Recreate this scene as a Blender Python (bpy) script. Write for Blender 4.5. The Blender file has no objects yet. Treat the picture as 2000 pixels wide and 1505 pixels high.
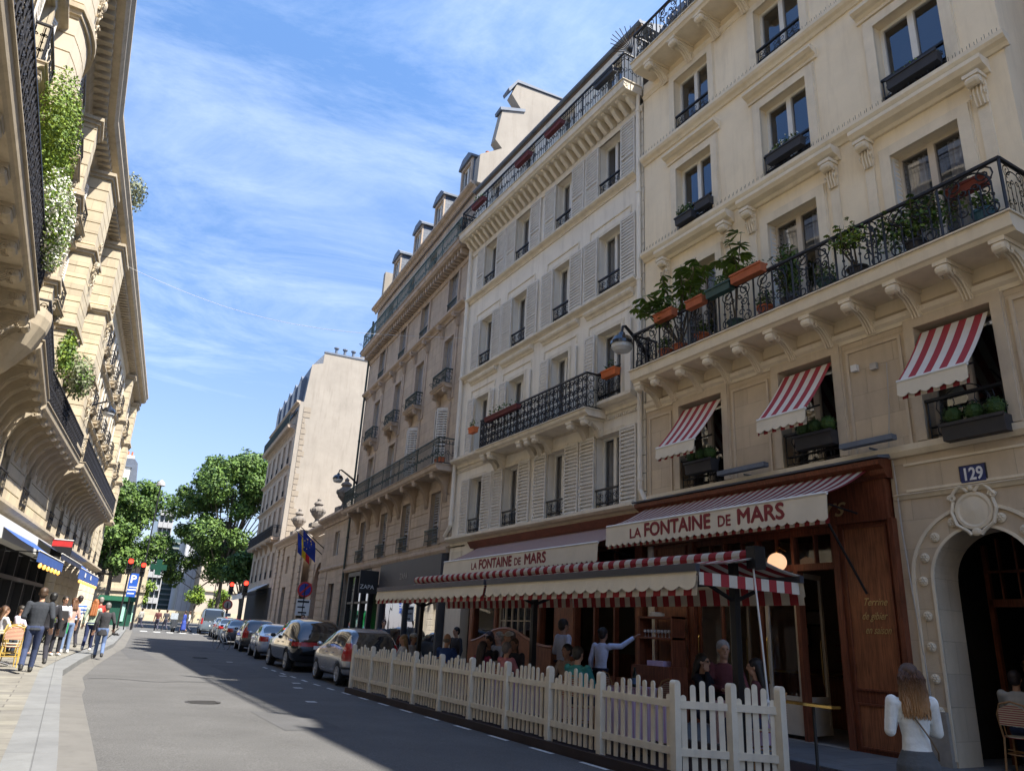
import bpy, bmesh, math, random
from mathutils import Vector, Matrix
R=math.radians; sin=math.sin; cos=math.cos; PI=math.pi
random.seed(7)
S=bpy.context.scene; COL=S.collection
# ---------------- camera
cam=bpy.data.cameras.new('camera'); camo=bpy.data.objects.new('camera',cam); COL.objects.link(camo)
up=Vector((224,4252,-1440)).normalized(); st=Vector((-870,-443.5,-1440)).normalized()
st=(st-up*st.dot(up)).normalized(); rt=st.cross(up)
camo.matrix_world=Matrix(((rt.x,rt.y,rt.z,0),(st.x,st.y,st.z,0),(up.x,up.y,up.z,1.6),(0,0,0,1)))
cam.sensor_width=36; cam.lens=36*1440/2000; cam.clip_start=.1; cam.clip_end=3000
S.camera=camo
# ---------------- world and sun
SUN=Vector((.40,-.55,1)).normalized()
w=bpy.data.worlds.new('World'); S.world=w; w.use_nodes=True
n=w.node_tree; n.nodes.clear(); L=n.links.new
out=n.nodes.new('ShaderNodeOutputWorld'); bg=n.nodes.new('ShaderNodeBackground')
sky=n.nodes.new('ShaderNodeTexSky'); sky.sky_type='NISHITA'; sky.sun_disc=False
sky.sun_elevation=math.asin(SUN.z); sky.sun_rotation=math.atan2(SUN.x,SUN.y); sky.air_density=1.15; sky.dust_density=.35; sky.ozone_density=2.5
bg.inputs['Strength'].default_value=.15
tc=n.nodes.new('ShaderNodeTexCoord'); sep=n.nodes.new('ShaderNodeSeparateXYZ'); L(tc.outputs['Generated'],sep.inputs[0])
# thin wind-combed cloud: project the view direction on a high plane and stretch the noise
zc=n.nodes.new('ShaderNodeMath'); zc.operation='MAXIMUM'; L(sep.outputs['Z'],zc.inputs[0]); zc.inputs[1].default_value=.06
dv=n.nodes.new('ShaderNodeVectorMath'); dv.operation='DIVIDE'; L(tc.outputs['Generated'],dv.inputs[0])
cz=n.nodes.new('ShaderNodeCombineXYZ'); [L(zc.outputs[0],cz.inputs[i]) for i in range(3)]; L(cz.outputs[0],dv.inputs[1])
def cloud(scale,rot,sc,det,rough,lo,hi,loc=(0,0,0),dist=.6):
    m=n.nodes.new('ShaderNodeMapping'); m.inputs['Scale'].default_value=sc; m.inputs['Rotation'].default_value=(0,0,R(rot)); m.inputs['Location'].default_value=loc
    L(dv.outputs[0],m.inputs[0]); t=n.nodes.new('ShaderNodeTexNoise'); t.inputs['Scale'].default_value=scale; t.inputs['Detail'].default_value=det; t.inputs['Roughness'].default_value=rough; t.inputs['Distortion'].default_value=dist
    L(m.outputs[0],t.inputs['Vector']); r=n.nodes.new('ShaderNodeMapRange'); r.inputs[1].default_value=lo; r.inputs[2].default_value=hi; L(t.outputs['Fac'],r.inputs[0]); return r.outputs[0]
c1=cloud(1.3,62,(.7,1.25,1),12,.68,.42,.92,(3.4,1.2,0),.9); c2=cloud(.55,20,(1,1,1),3,.5,.36,.66,(.9,.3,0))
c3=cloud(2.6,50,(.55,1.1,1),10,.72,.45,.95,(1,5,0),.9)
mu=n.nodes.new('ShaderNodeMath'); mu.operation='MULTIPLY'; L(c1,mu.inputs[0]); L(c2,mu.inputs[1])
mu2=n.nodes.new('ShaderNodeMath'); mu2.operation='MULTIPLY_ADD'; L(c3,mu2.inputs[0]); mu2.inputs[1].default_value=.26; L(mu.outputs[0],mu2.inputs[2]); mu2.use_clamp=True
hz=n.nodes.new('ShaderNodeMapRange'); L(sep.outputs['Z'],hz.inputs[0]); hz.inputs[1].default_value=.02; hz.inputs[2].default_value=.42; hz.inputs[3].default_value=.42; hz.inputs[4].default_value=0
ad=n.nodes.new('ShaderNodeMath'); ad.operation='MAXIMUM'; L(mu2.outputs[0],ad.inputs[0]); L(hz.outputs[0],ad.inputs[1])
k=n.nodes.new('ShaderNodeMath'); k.operation='MULTIPLY'; L(ad.outputs[0],k.inputs[0]); k.inputs[1].default_value=.62
mx=n.nodes.new('ShaderNodeMix'); mx.data_type='RGBA'; L(k.outputs[0],mx.inputs['Factor']); L(sky.outputs[0],mx.inputs['A']); mx.inputs['B'].default_value=(3.3,3.75,4.5,1)
hs=n.nodes.new('ShaderNodeHueSaturation'); hs.inputs['Saturation'].default_value=1.12; L(sky.outputs[0],hs.inputs['Color']); tr=n.nodes.new('ShaderNodeMapRange'); L(sep.outputs['Z'],tr.inputs[0]); tr.inputs[1].default_value=.0; tr.inputs[2].default_value=.7; tm=n.nodes.new('ShaderNodeMix'); tm.data_type='RGBA'; L(tr.outputs[0],tm.inputs['Factor']); tm.inputs['A'].default_value=(.34,.31,.39,1); tm.inputs['B'].default_value=(.82,.82,.85,1); tv=n.nodes.new('ShaderNodeVectorMath'); tv.operation='MULTIPLY'; L(hs.outputs[0],tv.inputs[0]); L(tm.outputs['Result'],tv.inputs[1]); L(tv.outputs[0],mx.inputs['A'])
L(mx.outputs['Result'],bg.inputs['Color']); L(bg.outputs[0],out.inputs[0])
sl=bpy.data.lights.new('sun','SUN'); sl.energy=5.0; sl.angle=R(.53); sl.color=(1,.94,.84)
so=bpy.data.objects.new('sun',sl); COL.objects.link(so); so.rotation_euler=SUN.to_track_quat('Z','Y').to_euler()
S.view_settings.view_transform='Standard'; S.view_settings.look='None'; S.view_settings.exposure=1.34; S.view_settings.gamma=1
S.cycles.max_bounces=6; S.cycles.transparent_max_bounces=8; S.cycles.caustics_reflective=False; S.cycles.caustics_refractive=False

# ---------------- materials
MT={}
def mat(name,col,rough=.8,metal=0,var=.15,scale=6,bump=0,bscale=60,emit=0,spec=.5,coat=0,stain=0):
    if name in MT: return MT[name]
    m=bpy.data.materials.new(name); m.use_nodes=True; t=m.node_tree; p=t.nodes['Principled BSDF']; K=t.links.new
    p.inputs['Roughness'].default_value=rough; p.inputs['Metallic'].default_value=metal; p.inputs['Specular IOR Level'].default_value=spec
    if coat: p.inputs['Coat Weight'].default_value=coat; p.inputs['Coat Roughness'].default_value=.03
    c=(*col,1)
    tc=t.nodes.new('ShaderNodeTexCoord')
    if var or stain:
        nz=t.nodes.new('ShaderNodeTexNoise'); nz.inputs['Scale'].default_value=scale; nz.inputs['Detail'].default_value=6; nz.inputs['Roughness'].default_value=.65; K(tc.outputs['Object'],nz.inputs['Vector'])
        r=t.nodes.new('ShaderNodeMapRange'); r.inputs[1].default_value=.3; r.inputs[2].default_value=.7; r.inputs[3].default_value=1-var; r.inputs[4].default_value=1+var; K(nz.outputs['Fac'],r.inputs[0])
        v=t.nodes.new('ShaderNodeVectorMath'); v.operation='SCALE'; v.inputs[0].default_value=col; K(r.outputs[0],v.inputs['Scale'])
        last=v.outputs[0]
        if stain:
            mp=t.nodes.new('ShaderNodeMapping'); mp.inputs['Scale'].default_value=(1.6,1.6,.18); K(tc.outputs['Object'],mp.inputs[0])
            n2=t.nodes.new('ShaderNodeTexNoise'); n2.inputs['Scale'].default_value=2.2; n2.inputs['Detail'].default_value=8; n2.inputs['Roughness'].default_value=.7; K(mp.outputs[0],n2.inputs['Vector'])
            r2=t.nodes.new('ShaderNodeMapRange'); r2.inputs[1].default_value=.5; r2.inputs[2].default_value=.75; r2.inputs[3].default_value=0; r2.inputs[4].default_value=stain; K(n2.outputs['Fac'],r2.inputs[0])
            mi=t.nodes.new('ShaderNodeMix'); mi.data_type='RGBA'; K(r2.outputs[0],mi.inputs['Factor']); K(last,mi.inputs['A']); mi.inputs['B'].default_value=(col[0]*.42,col[1]*.38,col[2]*.34,1); last=mi.outputs['Result']
        K(last,p.inputs['Base Color'])
    else: p.inputs['Base Color'].default_value=c
    if bump:
        b=t.nodes.new('ShaderNodeBump'); b.inputs['Strength'].default_value=bump; b.inputs['Distance'].default_value=.01
        nb=t.nodes.new('ShaderNodeTexNoise'); nb.inputs['Scale'].default_value=bscale; nb.inputs['Detail'].default_value=4; K(tc.outputs['Object'],nb.inputs['Vector']); K(nb.outputs['Fac'],b.inputs['Height']); K(b.outputs[0],p.inputs['Normal'])
    if emit: p.inputs['Emission Color'].default_value=c; p.inputs['Emission Strength'].default_value=emit
    MT[name]=m; return m
def stone(name,col,bw=.9,bh=.4,mortar=.006,dark=.6,rough=.85,var=.1,stain=.35,plane='xz',bvar=.08):
    """masonry: brick texture for the joints, noise for weathering"""
    if name in MT: return MT[name]
    m=mat(name,col,rough,0,var,1.4,.25,40,stain=stain); t=m.node_tree; K=t.links.new; p=t.nodes['Principled BSDF']
    tc=t.nodes.new('ShaderNodeTexCoord'); sp=t.nodes.new('ShaderNodeSeparateXYZ'); cb=t.nodes.new('ShaderNodeCombineXYZ'); K(tc.outputs['Object'],sp.inputs[0])
    if plane=='xz':
        a=t.nodes.new('ShaderNodeMath'); a.operation='ADD'; K(sp.outputs['X'],a.inputs[0]); K(sp.outputs['Y'],a.inputs[1]); K(a.outputs[0],cb.inputs[0]); K(sp.outputs['Z'],cb.inputs[1])
    elif plane=='xy': K(sp.outputs['X'],cb.inputs[0]); K(sp.outputs['Y'],cb.inputs[1])
    else: K(sp.outputs['Y'],cb.inputs[0]); K(sp.outputs['X'],cb.inputs[1])
    br=t.nodes.new('ShaderNodeTexBrick'); br.inputs['Scale'].default_value=1; br.inputs['Brick Width'].default_value=bw; br.inputs['Row Height'].default_value=bh; br.inputs['Mortar Size'].default_value=mortar; br.inputs['Mortar Smooth'].default_value=.3
    br.inputs['Color1'].default_value=(1-bvar,1-bvar,1-bvar,1); br.inputs['Color2'].default_value=(1+bvar,1+bvar,1+bvar*.6,1); br.inputs['Mortar'].default_value=(dark,dark,dark,1); K(cb.outputs[0],br.inputs['Vector'])
    src=p.inputs['Base Color'].links[0].from_socket; ml=t.nodes.new('ShaderNodeVectorMath'); ml.operation='MULTIPLY'; K(src,ml.inputs[0]); K(br.outputs['Color'],ml.inputs[1]); K(ml.outputs[0],p.inputs['Base Color'])
    ob=p.inputs['Normal'].links[0].from_socket; b=t.nodes.new('ShaderNodeBump'); b.inputs['Strength'].default_value=.6; b.inputs['Distance'].default_value=.02; b.invert=True; K(br.outputs['Fac'],b.inputs['Height']); K(ob,b.inputs['Normal']); K(b.outputs[0],p.inputs['Normal'])
    return m
def stripes(name,c1,c2,per,axis=0,rough=.85,off=0,frac=.5):
    if name in MT: return MT[name]
    m=mat(name,c1,rough,0,.08,3,.15,120); t=m.node_tree; K=t.links.new; p=t.nodes['Principled BSDF']
    tc=t.nodes.new('ShaderNodeTexCoord'); sp=t.nodes.new('ShaderNodeSeparateXYZ'); K(tc.outputs['Object'],sp.inputs[0])
    a=t.nodes.new('ShaderNodeMath'); a.operation='MULTIPLY_ADD'; K(sp.outputs[axis],a.inputs[0]); a.inputs[1].default_value=1/per; a.inputs[2].default_value=100+off
    f=t.nodes.new('ShaderNodeMath'); f.operation='FRACT'; K(a.outputs[0],f.inputs[0]); g=t.nodes.new('ShaderNodeMath'); g.operation='GREATER_THAN'; K(f.outputs[0],g.inputs[0]); g.inputs[1].default_value=frac
    mi=t.nodes.new('ShaderNodeMix'); mi.data_type='RGBA'; K(g.outputs[0],mi.inputs['Factor']); K(p.inputs['Base Color'].links[0].from_socket,mi.inputs['A']); mi.inputs['B'].default_value=(*c2,1); K(mi.outputs['Result'],p.inputs['Base Color']); return m
def wood(name,col,rough=.45,dark=.55):
    if name in MT: return MT[name]
    m=mat(name,col,rough,0,.2,2.5,0,spec=.4); t=m.node_tree; K=t.links.new; p=t.nodes['Principled BSDF']
    tc=t.nodes.new('ShaderNodeTexCoord'); mp=t.nodes.new('ShaderNodeMapping'); mp.inputs['Scale'].default_value=(14,14,.7); K(tc.outputs['Object'],mp.inputs[0])
    nz=t.nodes.new('ShaderNodeTexNoise'); nz.inputs['Scale'].default_value=3; nz.inputs['Detail'].default_value=7; nz.inputs['Distortion'].default_value=.8; K(mp.outputs[0],nz.inputs['Vector'])
    r=t.nodes.new('ShaderNodeMapRange'); r.inputs[1].default_value=.35; r.inputs[2].default_value=.7; r.inputs[3].default_value=dark; r.inputs[4].default_value=1.2; K(nz.outputs['Fac'],r.inputs[0])
    v=t.nodes.new('ShaderNodeVectorMath'); v.operation='SCALE'; K(p.inputs['Base Color'].links[0].from_socket,v.inputs[0]); K(r.outputs[0],v.inputs['Scale']); K(v.outputs[0],p.inputs['Base Color']); return m
def glass(name,tint=(.02,.025,.03),trans=.5,rough=.02,refl=.10):
    if name in MT: return MT[name]
    m=bpy.data.materials.new(name); m.use_nodes=True; t=m.node_tree; t.nodes.clear(); K=t.links.new
    o=t.nodes.new('ShaderNodeOutputMaterial'); tr=t.nodes.new('ShaderNodeBsdfTransparent'); tr.inputs[0].default_value=(trans,trans,trans*1.03,1)
    gl=t.nodes.new('ShaderNodeBsdfGlossy'); gl.inputs['Roughness'].default_value=rough; gl.inputs['Color'].default_value=(.9,.93,1,1)
    tc=t.nodes.new('ShaderNodeTexCoord'); nz=t.nodes.new('ShaderNodeTexNoise'); nz.inputs['Scale'].default_value=1.1; nz.inputs['Detail'].default_value=1; K(tc.outputs['Object'],nz.inputs['Vector'])
    b=t.nodes.new('ShaderNodeBump'); b.inputs['Strength'].default_value=.05; b.inputs['Distance'].default_value=.1; K(nz.outputs['Fac'],b.inputs['Height']); K(b.outputs[0],gl.inputs['Normal'])
    ge=t.nodes.new('ShaderNodeNewGeometry'); dt=t.nodes.new('ShaderNodeVectorMath'); dt.operation='DOT_PRODUCT'; K(ge.outputs['Normal'],dt.inputs[0]); K(ge.outputs['Incoming'],dt.inputs[1])
    ab=t.nodes.new('ShaderNodeMath'); ab.operation='ABSOLUTE'; K(dt.outputs['Value'],ab.inputs[0]); su=t.nodes.new('ShaderNodeMath'); su.operation='SUBTRACT'; su.inputs[0].default_value=1; K(ab.outputs[0],su.inputs[1]); pw=t.nodes.new('ShaderNodeMath'); pw.operation='POWER'; K(su.outputs[0],pw.inputs[0]); pw.inputs[1].default_value=4
    a=t.nodes.new('ShaderNodeMath'); a.operation='MULTIPLY_ADD'; K(pw.outputs[0],a.inputs[0]); a.inputs[1].default_value=.85; a.inputs[2].default_value=refl; a.use_clamp=True
    mi=t.nodes.new('ShaderNodeMixShader'); K(a.outputs[0],mi.inputs[0]); K(tr.outputs[0],mi.inputs[1]); K(gl.outputs[0],mi.inputs[2]); K(mi.outputs[0],o.inputs[0]); MT[name]=m; return m
def canvas(m,amt=.3):
    t=m.node_tree; K=t.links.new; p=t.nodes['Principled BSDF']; tl=t.nodes.new('ShaderNodeBsdfTranslucent'); K(p.inputs['Base Color'].links[0].from_socket,tl.inputs['Color']); ms=t.nodes.new('ShaderNodeMixShader'); ms.inputs[0].default_value=amt; o=[x for x in t.nodes if x.type=='OUTPUT_MATERIAL'][0]; K(p.outputs[0],ms.inputs[1]); K(tl.outputs[0],ms.inputs[2]); K(ms.outputs[0],o.inputs[0]); return m
plasterA=mat('plaster_cream',(.84,.72,.53),.9,0,.08,.8,.12,30,stain=.26)
trimS=mat('stone_floor_trim',(.60,.50,.375),.85,0,.1,2.5,.15,40,stain=.3)
stoneA=stone('stone_tan',(.57,.46,.335),1.1,.46,.004,.72,stain=.28)
trimA=mat('stone_trim',(.76,.665,.51),.85,0,.08,2.5,.15,40,stain=.25)
plasterB=mat('plaster_white',(.78,.72,.615),.9,0,.08,.9,.12,30,stain=.4)
trimB=mat('trim_white',(.70,.63,.51),.85,0,.09,3,.15,40,stain=.35)
stoneC=stone('stone_grey_tan',(.46,.37,.285),.9,.42,.006,.6,stain=.5)
trimC=mat('trim_grey_tan',(.45,.36,.28),.85,0,.14,2.5,.2,40,stain=.6)
stoneL=stone('stone_gold',(.52,.445,.325),.95,.45,.005,.62,stain=.35,bvar=.12)
trimL=mat('trim_gold',(.46,.39,.285),.85,0,.14,2.2,.22,40,stain=.45)
plasterL=mat('plaster_pale',(.56,.49,.38),.9,0,.08,1,.12,30,stain=.3)
gableM=mat('gable_render',(.33,.295,.25),.92,0,.12,.5,.2,14,stain=.35)
zinc=mat('zinc',(.13,.155,.20),.7,.1,.18,3,.1,8)
slate=stone('slate',(.11,.13,.17),.3,.18,.008,.5,.55,.15,.1)
iron=mat('iron_black',(.018,.018,.022),.5,.3,.25,8)
ironG=mat('iron_green',(.05,.07,.065),.55,.3,.2,8)
shutP=mat('shutter_paint',(.66,.62,.55),.7,0,.12,5,stain=.3)
shutG=mat('shutter_grey',(.32,.32,.33),.7,0,.12,5)
frameW=mat('frame_white',(.70,.68,.63),.5,0,.05,4)
frameB=mat('frame_beige',(.55,.47,.37),.5,0,.08,4)
pane=glass('window_glass',trans=.55,refl=.13)
paneK=glass('shop_glass',trans=.8,refl=.06)
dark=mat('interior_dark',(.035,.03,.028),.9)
curt=mat('curtain',(.62,.60,.56),.9,0,.1,12)
mahog=wood('mahogany',(.19,.058,.028)); mahogL=wood('mahogany_light',(.29,.105,.045))
gold=mat('gold_letter',(.60,.44,.20),.4,.6,.1); brass=mat('brass',(.75,.52,.18),.22,1,.1,10)
awnS=stripes('awning_stripe',(.66,.62,.54),(.33,.035,.045),.30)
awnN=stripes('awning_stripe_narrow',(.64,.58,.49),(.27,.03,.035),.20)
canvas(awnN); canvas(awnS)
cream=mat('awning_cream',(.70,.62,.48),.85,0,.06,2,.1,60)
redL=mat('letter_red',(.22,.03,.03),.8)
leafA=mat('leaf_green',(.10,.17,.032),.6,0,.45,1.2,spec=.3); leafB=mat('leaf_dark',(.045,.09,.022),.6,0,.4,1.5,spec=.3); leafY=mat('leaf_lime',(.15,.22,.02),.6,0,.3,2,spec=.3); leafG=mat('leaf_grey',(.20,.22,.13),.7,0,.3,2)
flW=mat('flower_white',(.75,.75,.66),.7); bark=mat('bark',(.12,.10,.075),.9,0,.4,5,.5,10)
terra=mat('terracotta',(.42,.12,.05),.85,0,.15,8); potD=mat('planter_black',(.03,.03,.035),.6); potG=mat('planter_green',(.03,.07,.06),.6)
black=mat('black',(.012,.012,.013),.5,0,0); white=mat('white_paint',(.72,.72,.70),.5,0,.04)
# ---------------- mesh kit
class M:
    def __init__(s): s.v=[]; s.f=[]; s.m=[]; s.mats=[]; s.cur=0; s.sm=[]; s.smooth=False
    def mt(s,m):
        if m not in s.mats: s.mats.append(m)
        s.cur=s.mats.index(m); return s
    def face(s,*ids): s.f.append(ids); s.m.append(s.cur); s.sm.append(s.smooth)
    def add(s,vs,fs):
        b=len(s.v); s.v+=[tuple(v) for v in vs]
        for f in fs: s.face(*[b+i for i in f])
        return s
    def box(s,x0,x1,y0,y1,z0,z1):
        s.add([(x0,y0,z0),(x1,y0,z0),(x1,y1,z0),(x0,y1,z0),(x0,y0,z1),(x1,y0,z1),(x1,y1,z1),(x0,y1,z1)],[(0,3,2,1),(4,5,6,7),(0,1,5,4),(1,2,6,5),(2,3,7,6),(3,0,4,7)]); return s
    def obox(s,c,ax,hx,hy,hz):
        """box centred at c with half sizes along the axes of 3x3 matrix ax"""
        c=Vector(c); X,Y,Z=[Vector(a) for a in ax]
        vs=[c+X*hx*i+Y*hy*j+Z*hz*k for k in (-1,1) for j in (-1,1) for i in (-1,1)]
        s.add(vs,[(0,2,3,1),(4,5,7,6),(0,1,5,4),(1,3,7,5),(3,2,6,7),(2,0,4,6)]); return s
    def quad(s,a,b,c,d): s.add([a,b,c,d],[(0,1,2,3)]); return s
    def prism(s,prof,x0,x1,axis='x'):
        """profile list of (a,b) extruded along axis: x -> (x,a,b)   y -> (a,y,b)   z -> (a,b,z)"""
        def P(t,a,b): return (t,a,b) if axis=='x' else (a,t,b) if axis=='y' else (a,b,t)
        k=len(prof); vs=[P(x0,*p) for p in prof]+[P(x1,*p) for p in prof]
        s.add(vs,[(i,(i+1)%k,k+(i+1)%k,k+i) for i in range(k)]+[tuple(range(k))[::-1],tuple(range(k,2*k))]); return s
    def tube(s,pts,r,n=5,cap=True,r2=None,flat=1.0):
        pts=[Vector(p) for p in pts]; k=len(pts); rings=[]; up_=Vector((0,0,1)); prevN=None
        vs=[]
        for i,p in enumerate(pts):
            d=(pts[min(i+1,k-1)]-pts[max(i-1,0)])
            if d.length<1e-9: d=Vector((0,0,1))
            d.normalize()
            if prevN is None:
                a=up_ if abs(d.dot(up_))<.95 else Vector((1,0,0)); N=d.cross(a).normalized()
            else: N=(prevN-d*prevN.dot(d)); N=N.normalized() if N.length>1e-6 else d.orthogonal().normalized()
            prevN=N; B=d.cross(N)
            rr=r if not isinstance(r,(list,tuple)) else r[i]
            if r2 is not None: rr=r+(r2-r)*i/(k-1)
            vs+=[p+(N*cos(2*PI*j/n)+B*sin(2*PI*j/n)*flat)*rr for j in range(n)]
        fs=[(i*n+j,i*n+(j+1)%n,(i+1)*n+(j+1)%n,(i+1)*n+j) for i in range(k-1) for j in range(n)]
        if cap: fs+=[tuple(range(n))[::-1],tuple(range((k-1)*n,k*n))]
        s.add(vs,fs); return s
    def lathe(s,prof,c=(0,0,0),n=16,ax='z'):
        """prof: (radius, height) list"""
        vs=[];k=len(prof)
        for r,h in prof:
            for j in range(n):
                a=2*PI*j/n; q=(r*cos(a),r*sin(a),h)
                if ax=='x': q=(h,r*cos(a),r*sin(a))
                if ax=='y': q=(r*cos(a),h,r*sin(a))
                vs.append((q[0]+c[0],q[1]+c[1],q[2]+c[2]))
        fs=[(i*n+j,i*n+(j+1)%n,(i+1)*n+(j+1)%n,(i+1)*n+j) for i in range(k-1) for j in range(n)]+[tuple(range(n))[::-1],tuple(range((k-1)*n,k*n))]
        s.add(vs,fs); return s
    def ball(s,c,r,n=10,m=7):
        r=(r,r,r) if not isinstance(r,(tuple,list)) else r
        vs=[(c[0],c[1],c[2]-r[2])];
        for i in range(1,m):
            t=PI*i/m
            for j in range(n): a=2*PI*j/n; vs.append((c[0]+r[0]*sin(t)*cos(a),c[1]+r[1]*sin(t)*sin(a),c[2]-r[2]*cos(t)))
        vs.append((c[0],c[1],c[2]+r[2])); fs=[(0,1+(j+1)%n,1+j) for j in range(n)]
        for i in range(m-2): fs+=[(1+i*n+j,1+i*n+(j+1)%n,1+(i+1)*n+(j+1)%n,1+(i+1)*n+j) for j in range(n)]
        b=1+(m-2)*n; fs+=[(b+j,b+(j+1)%n,b+n) for j in range(n)]; s.add(vs,fs); return s
    def grid(s,fn,nu,nv):
        b=len(s.v); s.v+=[tuple(fn(i/nu,j/nv)) for j in range(nv+1) for i in range(nu+1)]
        for j in range(nv):
            for i in range(nu): q=b+j*(nu+1)+i; s.face(q,q+1,q+nu+2,q+nu+1)
        return s
    def mesh(s,name):
        me=bpy.data.meshes.new(name); me.from_pydata(s.v,[],s.f)
        for m in s.mats: me.materials.append(m)
        if len(s.mats)>1: me.polygons.foreach_set('material_index',s.m)
        if any(s.sm): me.polygons.foreach_set('use_smooth',s.sm)
        me.update(); return me
    def build(s,name,m=None,parent=None,loc=None,rot=None):
        if m is not None and not s.mats: s.mats=[m]
        return link(name,s.mesh(name),parent,loc,rot)
def link(name,me,parent=None,loc=None,rot=None):
    o=bpy.data.objects.new(name,me); COL.objects.link(o); o.parent=parent
    if loc is not None: o.location=loc
    if rot is not None: o.rotation_euler=rot
    return o
def thing(name,label,cat,loc=(0,0,0),rz=0,group=None,scale=1):
    o=bpy.data.objects.new(name,None); COL.objects.link(o); o.location=loc; o.rotation_euler=(0,0,rz); o.empty_display_size=.2
    if scale!=1: o.scale=(scale,)*3
    return tag(o,label,cat,group)
def tag(o,label,cat,group=None):
    o['label']=label; o['category']=cat
    if group: o['group']=group
    return o
def struct(name,b,m=None):
    o=b.build(name,m); o['kind']='structure'; return o
KIDS={}
def dup(root,loc,rz,label,group=None,scale=None):
    def cp(o,par):
        c=o.copy(); COL.objects.link(c); c.parent=par
        for ch in [x for x in list(o.children)]: cp(ch,c)
        return c
    c=cp(root,None); c.location=loc; c.rotation_euler=(0,0,rz); c['label']=label
    if scale: c.scale=(scale,)*3
    if group: c['group']=group
    return c
CACHE={}
def cached(key,fn):
    if key not in CACHE: CACHE[key]=fn()
    return CACHE[key]
def text(name,s,size,m,parent,loc,rot,extrude=.004,bold=0,shear=0,sp=1.0,align='LEFT',sx=1,fit=None,heavy=0):
    c=bpy.data.curves.new(name,'FONT'); c.body=s; c.size=size; c.extrude=extrude; c.offset=bold; c.shear=shear; c.space_character=sp; c.align_x=align; c.resolution_u=3
    o=bpy.data.objects.new(name,c); COL.objects.link(o); bpy.context.view_layer.update()
    me=bpy.data.meshes.new_from_object(o.evaluated_get(bpy.context.evaluated_depsgraph_get())); bpy.data.objects.remove(o)
    me.materials.clear(); me.materials.append(m)
    if heavy:
        bm=bmesh.new()
        for k_,(dx,dy) in enumerate(((0,0),(heavy,0),(-heavy,0),(0,heavy),(0,-heavy))):
            b0=len(bm.verts); bm.from_mesh(me); bm.verts.ensure_lookup_table()
            for v in bm.verts[b0:]: v.co.x+=dx; v.co.y+=dy; v.co.z+=.0007*k_
        bm.to_mesh(me); bm.free()
    q=link(name,me,parent,loc,rot)
    if fit: xs=[v.co.x for v in me.vertices]; sx=fit/(max(xs)-min(xs))
    q.scale=(sx,1,1); return q
FT=(R(90),0,R(180))   # lettering on a facade in local (x along, y out): reads correctly from the street on the right-hand side
# ---------------- terrain
def zg(x,y): return .15*max(0,min(1,1-x/6.5))+.01*max(0,min(y,120)-22)
KERB=[(-2,.15),(5,.2),(10,.22),(16,.2),(21.5,.2),(26,.62),(31,1.2),(38,2.05),(50,3.0),(66,4.2),(72,4.4)]
def lerp(path,t,i=0):
    for (a,b),(c,d) in zip(path,path[1:]):
        if t<=c: return b+(d-b)*(t-a)/(c-a)
    return path[-1][1]
KERB2=[(y,x) for y,x in KERB]
def kx(y): return lerp(KERB,y)
def rx(y): return 9.35 if y<26 else 9.35+(y-26)*.085
YS=[-30,-10,0]+[2+1.5*i for i in range(60)]+[95,105,120]
def strip(name,m,fa,fb,ys,dz,nx=6,zf=zg):
    b=M()
    for j,y in enumerate(ys):
        a,c=fa(y),fb(y)
        for i in range(nx+1): x=a+(c-a)*i/nx; b.v.append((x,y,zf(x,y)+dz))
    for j in range(len(ys)-1):
        for i in range(nx): q=j*(nx+1)+i; b.face(q,q+1,q+nx+2,q+nx+1)
    return struct(name,b,m)
asph=mat('asphalt',(.093,.092,.091),.9,0,.17,.55,.6,260); asph2=asph.node_tree
# aggregate grain and faint repair patches in the asphalt itself
t=asph2; K=t.links.new; p=t.nodes['Principled BSDF']; tc=t.nodes.new('ShaderNodeTexCoord'); nz=t.nodes.new('ShaderNodeTexNoise'); nz.inputs['Scale'].default_value=55; nz.inputs['Detail'].default_value=3; K(tc.outputs['Object'],nz.inputs['Vector'])
r=t.nodes.new('ShaderNodeMapRange'); r.inputs[1].default_value=.35; r.inputs[2].default_value=.68; r.inputs[3].default_value=.72; r.inputs[4].default_value=1.32; K(nz.outputs['Fac'],r.inputs[0])
v=t.nodes.new('ShaderNodeVectorMath'); v.operation='SCALE'; K(p.inputs['Base Color'].links[0].from_socket,v.inputs[0]); K(r.outputs[0],v.inputs['Scale']); K(v.outputs[0],p.inputs['Base Color'])
g=M(); g.quad((-400,-300,-.6),(400,-300,-.6),(400,600,-.6),(-400,600,-.6)); struct('ground',g,mat('ground_dirt',(.2,.19,.17)))
strip('road',asph,lambda y:kx(y)-.02 if y<72 else -30+0*y,lambda y:rx(y)+.02 if y<80 else 40,[y for y in YS if y<=72]+[72.01,80,80.01,90,105,120,160],0,10)
conc=stone('gutter_stone',(.135,.13,.122),3.4,1.0,.006,.75,var=.14,stain=.3,plane='yx'); gran=stone('kerb_granite',(.165,.17,.175),3.3,1.1,.008,.7,var=.16,stain=.2,plane='yx')
strip('gutter',conc,lambda y:kx(y),lambda y:kx(y)+(.36 if y<18 else .44),[y for y in YS if -5<=y<=72],.004,2)
slab=stone('paving_stone',(.19,.18,.16),1.1,.42,.012,.62,var=.2,stain=.3,plane='xy',bvar=.18)
def kerbh(y): return .045+.10*max(0,min(1,(y-17)/4.5)) if y<60 else .14
strip('pavement_left',slab,lambda y:-8,lambda y:kx(y)-.48,[y for y in YS if y<=72],0,4,lambda x,y:zg(-1,y)+kerbh(y))
strip('kerb_left',gran,lambda y:kx(y)-.48,lambda y:kx(y),[y for y in YS if y<=72],.003,2,lambda x,y:zg(kx(y),y)+kerbh(y))
b=M(); ys=[y for y in YS if y<=72]
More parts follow.
